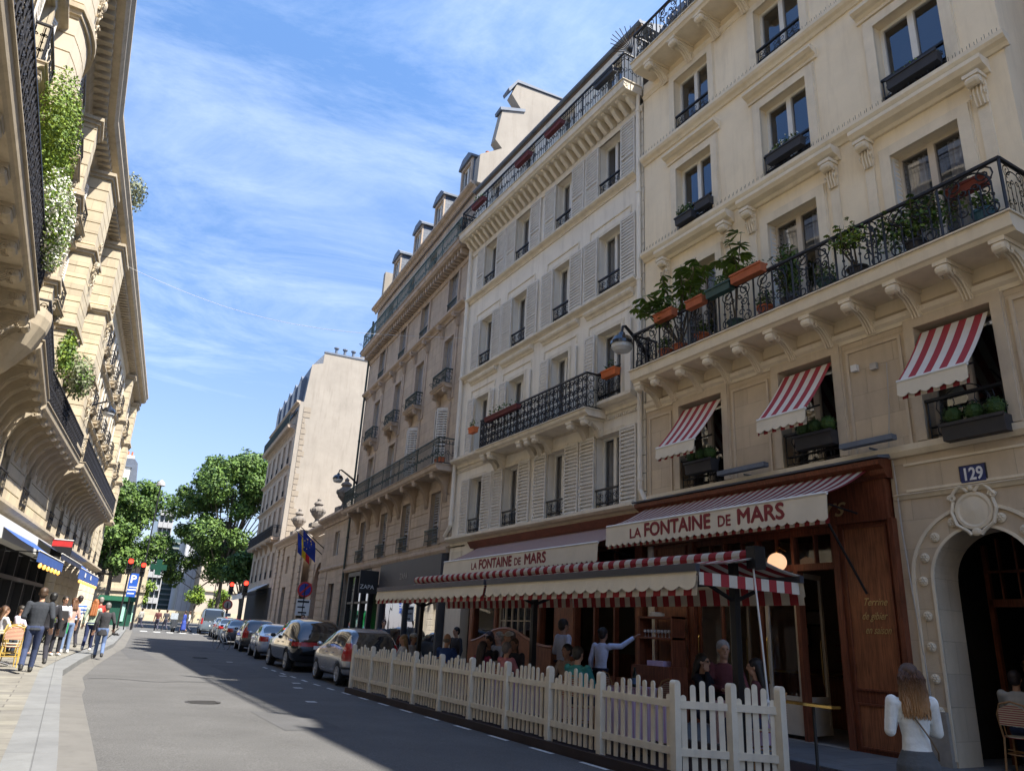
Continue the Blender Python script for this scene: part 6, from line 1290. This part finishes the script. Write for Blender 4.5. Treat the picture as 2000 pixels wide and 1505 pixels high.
# ================= cars
def car(label,x,y,z,rz,L,W,H,paint,kind='hatch',tail=(.45,.02,.02),cat='car',wr=.31,group='parked cars'):
    """x forward is local +y (front away from the camera); origin under the rear bumper centre"""
    o=thing('parked_car',label,cat,(x,y,z),R(rz),group)
    hw=W/2
    if kind=='hatch': st_=[(0,.42,.30,.92,.95,.60),(.06,.24,.93,.95,.98,.74),(.28,.20,1,.98,H*.93,.72),(.75,.19,1,.99,H,.76),(L*.45,.19,1,1.0,H*1.0,.80),(L*.60,.19,1,1.0,H*.93,.74),(L*.76,.19,1,.98,.98,.84),(L*.90,.2,.97,.88,.88,.80),(L*.98,.25,.86,.72,.73,.7),(L,.36,.72,.6,.62,.5)]
    elif kind=='suv': st_=[(0,.55,.75,1.02,1.05,.60),(.07,.34,.94,1.08,1.12,.74),(.45,.28,1,1.10,H*.90,.68),(1.15,.26,1,1.10,H*.985,.74),(L*.45,.26,1,1.10,H,.78),(L*.58,.26,1,1.10,H*.95,.74),(L*.74,.26,1,1.08,1.12,.86),(L*.90,.3,.97,.98,1.0,.82),(L*.98,.35,.88,.85,.87,.7),(L,.45,.75,.7,.72,.5)]
    elif kind=='van': st_=[(0,.5,.85,1.0,1.05,.80),(.06,.32,.96,1.02,H*.90,.84),(.22,.28,1,1.05,H*.985,.84),(1.2,.26,1,1.05,H,.86),(L*.5,.26,1,1.05,H,.86),(L*.66,.26,1,1.05,H*.96,.80),(L*.80,.26,1,1.02,1.10,.88),(L*.92,.3,.97,.9,.95,.84),(L*.99,.38,.85,.75,.78,.7),(L,.45,.75,.65,.67,.5)]
    else: st_=[(0,.45,.72,.88,.90,.60),(.08,.26,.93,.94,.97,.78),(.55,.2,1,.96,1.02,.80),(1.05,.19,1,.97,H*.94,.68),(L*.36,.19,1,.97,H,.74),(L*.50,.19,1,.97,H*.985,.76),(L*.62,.19,1,.97,H*.88,.72),(L*.74,.19,1,.95,.98,.84),(L*.90,.2,.96,.86,.88,.80),(L,.36,.75,.62,.64,.5)]
    vs=[];n=14
    for i,(yy,zb,wm_,belt,top,wt) in enumerate(st_):
        wv=hw*wm_; wt2=hw*wt; gh=top-belt
        half=[(0,zb),(wv*.80,zb),(wv*.97,zb+.10),(wv,zb+(belt-zb)*.55),(wv*.985,belt-.02),(wt2+(wv*.97-wt2)*.08,top-gh*.12 if gh>.1 else top-.01),(wt2*.72,top),(0,top+.015)]
        if gh<=.1: half[5]=(wv*.93,top-.012); half[6]=(wv*.6,top+.01)
        ring=[(a,yy,c) for a,c in half]+[(-a,yy,c) for a,c in half[-2:0:-1]]
        vs+=ring
    n=14; b=M(); fs=[(i*n+j,(i+1)*n+j,(i+1)*n+(j+1)%n,i*n+(j+1)%n) for i in range(len(st_)-1) for j in range(n)]+[tuple(range(n)),tuple(range((len(st_)-1)*n,len(st_)*n))[::-1]]
    b.add(vs,fs); tmp=b.build('tmp'); ss=tmp.modifiers.new('s','SUBSURF'); ss.levels=3; ss.render_levels=3
    base=len(bpy.data.objects)
    ya,yb=(.66 if kind!='suv' else .9),L-.78-(.1 if kind=='suv' else 0)
    if kind=='sedan': ya=.95
    if kind=='van': ya=.9
    cut=M()
    for yy in (ya,yb):
        for q in (-1,1): cut.lathe([(wr*1.14,q*(hw-.24)),(wr*1.14,q*(hw+.2))] if q>0 else [(wr*1.14,q*(hw+.2)),(wr*1.14,q*(hw-.24))],(0,yy,wr),26,'x')
    ct=cut.build('cut'); bo=tmp.modifiers.new('b','BOOLEAN'); bo.operation='DIFFERENCE'; bo.solver='EXACT'; bo.object=ct
    bpy.context.view_layer.update(); me=bpy.data.meshes.new_from_object(tmp.evaluated_get(bpy.context.evaluated_depsgraph_get())); bpy.data.objects.remove(tmp); bpy.data.objects.remove(ct)
    tl={'hatch':(.66,1.14,.66),'suv':(.86,1.0,.0),'van':(.8,1.25,.80),'sedan':(.72,.92,.55)}[kind]
    gl0={'hatch':.03,'suv':.05,'van':.02,'sedan':.55}[kind]; gl1={'hatch':L*.78,'suv':L*.75,'van':L*.81,'sedan':L*.745}[kind]
    bz=st_[4][3]+.035; pil=[L*.50,L*.33] if kind!='van' else [L*.55,L*.3]
    bm=bmesh.new(); bm.from_mesh(me)
    for co,no in [((0,0,z_),(0,0,1)) for z_ in (tl[0],tl[1],bz,H*.925,.50,.44,.30)]+[((0,y_,0),(0,1,0)) for y_ in (.34,gl0+.35,gl1-.25)]+[((0,pp_+q*.035-(0)*.12,bz),(0,1,-.12)) for pp_ in pil for q in (-1,1)]+[((q*hw*f_,0,0),(1,0,0)) for q in (-1,1) for f_ in (tl[2],.74) if f_>0]:
        bmesh.ops.bisect_plane(bm,geom=bm.verts[:]+bm.edges[:]+bm.faces[:],plane_co=co,plane_no=no)
    bm.to_mesh(me); bm.free(); me.update()
    # sort faces into paint, glass, lights, trim by where they lie
    def near(yy,k_):
        for a,b_ in zip(st_,st_[1:]):
            if a[0]<=yy<=b_[0]: t=(yy-a[0])/(b_[0]-a[0]); return a[k_]+(b_[k_]-a[k_])*t
        return st_[-1][k_]
    G={'body':[], 'window':[], 'tail_light':[], 'lower_trim':[]}
    for p_ in me.polygons:
        c=p_.center; nn=p_.normal; side=abs(nn.x)>.55; key='body'; bl=bz if c.y>.3 else near(c.y,3)+.03
        if kind=='sedan' and c.y<.5: bl=9
        if c.z>bl and c.y<gl1:
            if side and c.z<H*.925 and gl0+.35<c.y<gl1-.25 and not any(abs(c.y-pp_-(c.z-bz)*.12)<.035 for pp_ in pil): key='window'
            elif nn.y<-.3 and abs(c.x)<hw*.74 and c.z<H*.925 and c.y<L*.4 and not side: key='window'
            elif nn.y>.2 and abs(c.x)<hw*.74 and c.y>L*.5 and not side: key='window'
        if c.y<.34 and tl[0]<c.z<tl[1] and abs(c.x)>hw*tl[2] and key=='body': key='tail_light'
        if c.z<.30 or (kind=='hatch' and .44<c.z<.50 and c.y<.34): key='lower_trim' if key=='body' else key
        G[key].append(p_.index)
    mats_={'body':paint,'window':mat('car_glass',(.015,.018,.02),.04,0,0,coat=.6,spec=.8),'tail_light':mat('tail_red',tail,.15,0,0,coat=.8),'lower_trim':mat('trim_black',(.02,.02,.02),.6)}
    for key,ids in G.items():
        if not ids: continue
        remap={}; vv=[]; ff=[]
        for i in ids:
            f=[]
            for v_ in me.polygons[i].vertices:
                if v_ not in remap: remap[v_]=len(vv); vv.append(tuple(me.vertices[v_].co))
                f.append(remap[v_])
            ff.append(f)
        m2=bpy.data.meshes.new(key); m2.from_pydata(vv,[],ff); m2.materials.append(mats_[key]); m2.polygons.foreach_set('use_smooth',[True]*len(ff)); link(key,m2,o)
    M().box(-hw+.22,hw-.22,.2,L-.2,.22,.62).build('underbody',black,o)
    wm2=cached(('wheel',wr),lambda:M().lathe([(wr*.62,-.06),(wr*.62,-.10),(wr*.93,-.105),(wr,-.07),(wr,.07),(wr*.93,.105),(wr*.62,.10),(wr*.62,.06)],n=26,ax='x').mesh('tyre'))
    if not wm2.materials: wm2.materials.append(mat('tyre',(.02,.02,.02),.85))
    def rim():
        b=M(); b.lathe([(wr*.64,-.05),(wr*.68,.115),(wr*.62,.115),(wr*.58,.085),(.01,.08)],n=24,ax='x')
        for i in range(6): a=i*PI/3; b.obox((.10,wr*.36*cos(a),wr*.36*sin(a)),((1,0,0),(0,cos(a),sin(a)),(0,-sin(a),cos(a))),.012,wr*.27,.028)
        b.lathe([(.05,.08),(.045,.12),(.01,.125)],n=12,ax='x'); return b.mesh('rim')
    rm_=cached(('rim',wr),rim)
    if not rm_.materials: rm_.materials.append(mat('alloy',(.5,.51,.52),.35,.6,0))
    for yy in (ya,yb):
        for q in (-1,1):
            t_=link('wheel',wm2,o,(q*(hw-.12),yy,wr)); link('rim',rm_,t_,None,(0,0,0 if q>0 else PI))
    pb_=M().box(-.26,.26,-.012,.02,.0,.115).mesh('number_plate'); pb_.materials.append(white); link('number_plate',pb_,o,(0,-.0 if kind!='hatch' else .01,.62 if kind!='suv' else .78))
    for q in (-1,1): M().ball((q*(hw+.09),L*.63,near(L*.63,3)+.06),(.10,.06,.07),9,6).build('wing_mirror',paint if kind!='suv' else black,o)
    for q in (-1,1):
        for f_ in (.36,.54): 
            yy=L*f_-.05; xx=near(yy,2)*hw; M().box(q*xx-.015,q*xx+.015,yy-.08,yy+.08,near(yy,3)-.16,near(yy,3)-.13).build('door_handle',paint,o)
    return o
silver=mat('paint_silver',(.46,.46,.46),.25,.65,.02,3,coat=1); blackp=mat('paint_black',(.008,.008,.010),.12,.2,0,coat=1); whitep=mat('paint_silver_white',(.50,.54,.60),.25,.4,.02,coat=1); brown=mat('paint_bronze',(.13,.115,.10),.25,.6,.02,coat=1); gryp=mat('paint_grey',(.12,.13,.15),.25,.6,.02,coat=1); bluep=mat('paint_blue_grey',(.24,.30,.36),.28,.5,.02,coat=1)
car('silver hatchback with tall red tail lamp, parked nearest the picket fence',7.84,21.35,.02,-1,3.75,1.72,1.56,silver,'hatch',wr=.30)
car('glossy black SUV parked between the two silver cars',7.82,26.6,.03,-2,4.8,1.98,1.80,blackp,'suv',wr=.38)
car('pale silver sedan parked in front of the black SUV',8.05,33.4,.12,-6,4.4,1.78,1.46,whitep,'sedan')
car('bronze-grey estate car parked beyond the pale sedan',8.55,39.6,.18,-6,4.3,1.8,1.55,brown,'hatch')
car('grey sedan with long roof parked fifth from the fence',9.15,47.5,.25,-6,4.5,1.8,1.45,gryp,'sedan')
car('silver-blue sedan with pale windscreen glare, sixth from the fence',9.75,54.5,.32,-6,4.5,1.8,1.45,bluep,'sedan')
car('grey sedan parked just before the tall van',10.2,59.3,.38,-6,4.4,1.78,1.45,silver,'sedan')
car('tall silver-blue van with roof bars, last of the parked row',10.35,66.0,.44,-6,4.8,1.95,2.05,bluep,'van',cat='van',wr=.34)
# scooter far off and a bicycle at the kerb
sc_=thing('motor_scooter','motor scooter with windscreen standing left of the parked van at the crossing',"scooter",(.114*69,69,zg(8,69))); M().lathe([(.24,-.06),(.24,.06)],(0,0,.24),16,'x').lathe([(.24,-.06),(.24,.06)],(0,1.3,.24),16,'x').build('wheel',black,sc_); M().box(-.22,.22,.0,.7,.35,.8).box(-.2,.2,1.0,1.25,.3,1.0).build('body',gryp,sc_); M().box(-.28,.28,1.05,1.08,1.0,1.5).build('windscreen',mat('screen_pale',(.4,.45,.5),.2),sc_); M().tube([(-.35,1.1,1.05),(.35,1.1,1.05)],.02,5).build('handlebar',black,sc_)
bk=thing('bicycle','pale bicycle lying against the bronze-grey estate car at the kerb','bicycle',(7.35,41.5,zg(7.3,41)),R(20))
for yy in (0,1.05): M().tube([(0,yy+.34*cos(a),.34+.34*sin(a)) for a in [i*PI/10 for i in range(21)]],.018,5).build('wheel',mat('tyre_grey',(.15,.15,.15),.8),bk)
M().tube([(0,0,.34),(0,.35,.75),(0,.9,.8),(0,1.05,.34)],.018,5).tube([(0,.35,.8),(0,.45,.34),(0,.9,.75)],.018,5).tube([(0,0,.34),(0,.45,.34)],.015,5).build('frame',mat('bike_white',(.6,.6,.58),.4),bk); M().tube([(-.25,.88,1.0),(.25,.88,1.0)],.015,5).tube([(0,.9,.8),(0,.88,1.0)],.015,5).build('handlebar',black,bk); M().box(-.07,.07,.22,.45,.88,.93).build('saddle',black,bk)
# ================= flower boxes and plants : local frame of the facade (x along, y out)
def leafy(b,c,r,count,size,mats_,seed):
    random.seed(seed)
    for _ in range(count):
        d=Vector((random.gauss(0,1),random.gauss(0,1),random.gauss(0,1))).normalized(); rr=(.35+.65*random.random())
        p=Vector(c)+Vector((d.x*r[0],d.y*r[1],d.z*r[2]))*rr; s=size*(.6+.8*random.random()); nn=(d+Vector((random.gauss(0,.7),random.gauss(0,.7),random.gauss(.2,.7)))).normalized(); t1=nn.orthogonal().normalized(); t2=nn.cross(t1); a=random.random()*6.28
        u1=(t1*cos(a)+t2*sin(a))*s; u2=(t2*cos(a)-t1*sin(a))*s*.5; b.mt(random.choice(mats_)); q=len(b.v); b.v+=[tuple(p-u1),tuple(p-u2),tuple(p+u1),tuple(p+u2)]; b.face(q,q+1,q+2,q+3)
def planter(label,xa,xb,y,z,m,root=A,h=.2,plant=None,flowers=0,seed=0,ph=.22,d=.2,leafs=260,lm=None,cat='flower box',group=None):
    o=thing('flower_box',label,cat,root.location,root.rotation_euler.z,group)
    M().prism([(y-d/2+.02,z),(y+d/2-.02,z),(y+d/2,z+h),(y-d/2,z+h)],xa,xb).box(xa-.015,xb+.015,y+d/2-.01,y+d/2+.015,z+h-.035,z+h+.005).box(xa-.015,xb+.015,y-d/2-.015,y-d/2+.01,z+h-.035,z+h+.005).build('box',m,o)
    if plant!=0:
        b=M(); leafy(b,((xa+xb)/2,y,z+h+ph*.45),((xb-xa)/2*1.0,d*.8,ph),leafs,.035,lm or [leafA,leafB],seed)
        if flowers: leafy(b,((xa+xb)/2,y,z+h+ph*.6),((xb-xa)/2*1.05,d*.9,ph*1.05),flowers,.028,[flW],seed+5)
        b.build('plants',None,o)
    return o
def boxballs(label,xa,xb,y,z,root=A):
    o=thing('flower_box',label,'flower box',root.location,root.rotation_euler.z,'planters with clipped box balls')
    M().prism([(y-.1,z),(y+.1,z),(y+.13,z+.26),(y-.13,z+.26)],xa,xb).box(xa-.02,xb+.02,y+.12,y+.15,z+.22,z+.27).build('box',potD,o)
    for i in range(3):
        c=(xa+(xb-xa)*(i+.5)/3,y,z+.26+.14); b=M(); leafy(b,c,(.165,.165,.165),500,.022,[leafB,mat('leaf_box',(.03,.07,.015),.7)],i); b.mt(leafB); b.ball(c,.13,10,7); b.build('box_ball',None,o)
boxballs('black planter with clipped box balls in the window above the arch',5.42,6.35,.16,4.78); boxballs('black planter with clipped box balls in the middle awning window',8.35,9.15,.12,5.16); boxballs('black planter with clipped box balls in the awning window nearest the shuttered house',11.35,12.15,.12,5.16)
planter('dark window box with white flowers at the middle upper window',8.45,9.35,.14,11.62,potD,h=.22,flowers=60,seed=1,ph=.16,leafs=160); planter('round dark pot with bushy green plant at the upper window nearest the shuttered house',11.62,12.2,.22,11.47,potD,flowers=25,seed=2,ph=.22); planter('plain dark window box beside the bushy pot',11.12,11.6,.12,11.62,potD,plant=0,h=.22); planter('long dark window box at the upper window near the house corner',5.55,6.5,.12,11.58,potD,h=.22,seed=3,ph=.08,leafs=60)
yr=.80
pl_=[('small terracotta trough on the near-left end of the flowered balcony rail',11.68,12.3,8.70,terra,.26),('terracotta trough hanging outside the balcony rail, second from the drainpipe',10.72,11.22,8.64,terra,.12),('green trough on the balcony rail between two terracotta ones',9.92,10.6,8.66,potG,.18),('long terracotta trough standing high on the balcony rail',9.08,9.88,8.72,terra,.12)]
for i,(lb,xa,xb,z,m,ph) in enumerate(pl_): planter(lb,xa,xb,.86,z,m,h=.19,seed=20+i,ph=ph,leafs=150,d=.2)
planter('red-brown trough lying on the near right end of the balcony',4.95,5.55,.55,8.55,mat('trough_red',(.2,.05,.04),.8),h=.16,seed=33,ph=.05,leafs=30)
# horse-chestnut sapling with hand-shaped leaves
def sprig(b,p,dirn,size,m,seed):
    random.seed(seed); b.mt(m); d=Vector(dirn).normalized()
    for j in range(7):
        a=(j-3)*.42; s=size*(1-.09*abs(j-3)); ax=Vector((cos(a)*d.x-sin(a)*d.y,sin(a)*d.x+cos(a)*d.y,d.z-.25-.12*abs(j-3)+random.gauss(0,.1))).normalized(); sd=ax.cross(Vector((0,0,1))); sd=sd.normalized() if sd.length>.05 else Vector((1,0,0))
        q=len(b.v); p0=Vector(p); pts=[p0,p0+ax*s*.35+sd*s*.10,p0+ax*s*.72+sd*s*.16-Vector((0,0,.04*s)),p0+ax*s-Vector((0,0,.16*s)),p0+ax*s*.72-sd*s*.16-Vector((0,0,.04*s)),p0+ax*s*.35-sd*s*.10]
        b.v+=[tuple(v) for v in pts]; b.face(q,q+1,q+2,q+3,q+4,q+5)
def bigplant(label,root,base,tips,size,seed,cat='plant',mats_=(leafA,leafB),pot=None,dense=0,name='potted_tree'):
    o=thing(name,label,cat,root.location,root.rotation_euler.z); s=M(); b=M(); random.seed(seed)
    for i,t_ in enumerate(tips):
        mid=lerpv(base,t_,.55)+Vector((random.gauss(0,.05),random.gauss(0,.05),.08)); s.tube([base,mid,t_],[.022,.014,.007],5)
        for k_ in range(5):
            a=random.random()*6.28; q=lerpv(mid,t_,.2+.2*k_)+Vector((random.gauss(0,.06),random.gauss(0,.06),random.gauss(0,.05))); sprig(b,q,(cos(a),sin(a),.15),size*(.8+.4*random.random()),mats_[(i+k_)%len(mats_)],seed*50+i*7+k_)
    if dense: 
        for (c,r_,n_) in dense: leafy(b,c,r_,n_,.04,list(mats_),seed)
    s.build('stem',bark,o); b.build('leaves',None,o)
    if pot: M().lathe([(.12,0),(.17,.28),(.19,.28),(.19,.32),(.15,.32)],(base[0],base[1],base[2]-.3),14).build('pot',pot,o)
    return o
lm2=(mat('leaf_chestnut',(.13,.22,.03),.5,spec=.35),leafA)
bigplant('young chestnut with broad hand-shaped leaves spreading over the left end of the balcony',A,(11.9,.5,8.1),[(12.75,.9,9.55),(12.2,.8,9.95),(11.6,.7,10.0),(11.2,.75,9.75),(10.75,.75,9.6),(12.0,.8,9.2),(12.35,.9,9.05),(11.0,.8,9.9),(12.95,.9,9.35),(12.5,.85,9.6),(11.4,.8,9.5)],.33,3,mats_=lm2,pot=terra,dense=[((12.1,.75,9.0),(.5,.2,.3),350)])
bigplant('upright sapling with a tuft of broad leaves above the green trough',A,(10.2,.5,8.1),[(9.95,.85,9.75),(9.65,.8,9.9),(10.3,.8,9.55),(9.8,.9,9.5)],.29,5,mats_=lm2,pot=potG)
bigplant('tall feathery dark plant in front of the middle balcony door',A,(8.85,.45,8.1),[(8.9,.6,9.3),(8.6,.6,9.1),(9.1,.6,9.0)],.10,6,mats_=(leafB,leafA),pot=potD,dense=[((8.8,.5,8.7),(.35,.2,.6),900)])
bigplant('bushy green climber weaving through the rail near the corner end of the balcony',A,(6.2,.5,8.1),[(6.6,.85,8.75),(6.0,.85,8.8),(5.6,.8,8.7)],.10,7,mats_=(leafA,leafB),pot=potD,dense=[((6.2,.6,8.45),(.95,.22,.42),1500)],name='climbing_plant')
bigplant('light green climber on the rail left of the bushy one',A,(7.3,.5,8.1),[(7.3,.9,8.85),(7.0,.9,8.8),(7.6,.85,8.8)],.09,8,mats_=(leafY,leafA),pot=potD,dense=[((7.25,.75,8.6),(.40,.15,.28),420)],name='climbing_plant')
for i,(x,m,lb) in enumerate(((11.2,terra,'terracotta pot low on the balcony floor below the second trough'),(12.4,terra,'terracotta pot on the balcony floor at its drainpipe end'),(7.95,potG,'dark green tub on the balcony floor in the middle of the balcony'),(9.4,terra,'long low terracotta trough behind the rail before the middle door'),(5.1,mat('tub_blue',(.03,.10,.14),.6),'blue-green tub in the corner end of the balcony'))):
    o=thing('flower_pot',lb,'flower pot',A.location,A.rotation_euler.z); M().lathe([(.11,7.83),(.16,8.1),(.18,8.1),(.18,8.15)],(x,.5,0),14).build('pot',m,o); b=M(); leafy(b,(x,.5,8.3),(.25,.18,.22),260,.035,[leafA,leafB],60+i); b.build('plants',None,o)
# boxes on the shuttered house
planter('orange terracotta window box at the second-floor window beside the street lamp',14.72,15.32,.14,8.3,mat('terra_orange',(.60,.15,.04),.8),B,h=.2,seed=41,ph=.22,leafs=60)
planter('orange terracotta pot at the far end of the shuttered house balcony',22.2,22.6,.5,8.2,MT['terra_orange'],B,h=.2,seed=42,ph=.25,leafs=70)
planter('long dark red trough along the black balcony of the shuttered house',18.8,20.9,.78,8.2,mat('trough_dark',(.13,.03,.03),.8),B,h=.14,seed=43,ph=.22,leafs=160,d=.16)
for i,(x,lb) in enumerate(((14.1,'dark trough on the top balcony of the shuttered house, nearest the drainpipe'),(16.9,'second dark red trough on the top balcony of the shuttered house'),(18.9,'third dark red trough on the top balcony of the shuttered house'),(22.3,'trough with spiky grass at the far end of the top balcony'))): planter(lb,x,x+.95,.74,17.45,potD if i==0 else MT['trough_dark'],B,h=.16,seed=50+i,ph=.25 if i==3 else .05,leafs=160 if i==3 else 40)
planter('terracotta trough with white trailing plant at the near end of the green balcony',-.1,.5,.5,7.6,terra,C_,h=.18,seed=55,ph=.1,leafs=40)
# left facade hangings
def hedge(label,root,c,r,n_,ms,seed,size=.05,fl=0,cat='plant',name='balcony_shrub'):
    o=thing(name,label,cat,root.location,root.rotation_euler.z); b=M(); leafy(b,c,r,n_,size,ms,seed)
    if fl: leafy(b,c,(r[0]*1.04,r[1]*1.06,r[2]*1.04),fl,size*.9,[flW],seed+1)
    b.build('foliage',None,o); M().tube([(c[0],c[1]-r[1]*.5,c[2]-r[2]),(c[0],c[1],c[2])],.03,5).build('stem',bark,o); return o
hedge('lime green cypress-like shrub on the near left balcony, upper of the two',LAr,(-16.4,.72,11.0),(1.9,.42,1.35),9000,[leafY,leafY,leafA],70,.035)
hedge('climbing jasmine covered in white flowers on the near left balcony',LAr,(-17.2,.95,9.5),(1.7,.40,.95),6000,[leafA,leafY],71,.038,fl=4200)
hedge('grey-green olive bush on the left balcony beyond the corner',LBr,(-3.9,1.15,9.9),(1.2,.5,.9),2200,[leafG,leafG,leafA],72,.06)
hedge('yellow-green shrub beside the olive bush on the left balcony',LBr,(-1.2,1.0,9.9),(.8,.3,.9),1200,[leafY,leafA],73,.06)
hedge('airy grey-leaved bush on the roof balcony of the left houses',LBr,(-7.5,.95,19.9),(1.2,.55,.8),1000,[leafG],74,.07)
hedge('potted green bush on the left pavement between the pillars and the cafe tables',LBr,(-8.5,1.6,.9),(.5,.4,.5),900,[leafA,leafB],75,.06)
hedge('leafy palm-like plant inside the cafe window on the left',LBr,(-1.6,-.1,2.1),(.9,.2,.9),900,[leafG,leafA],76,.09)
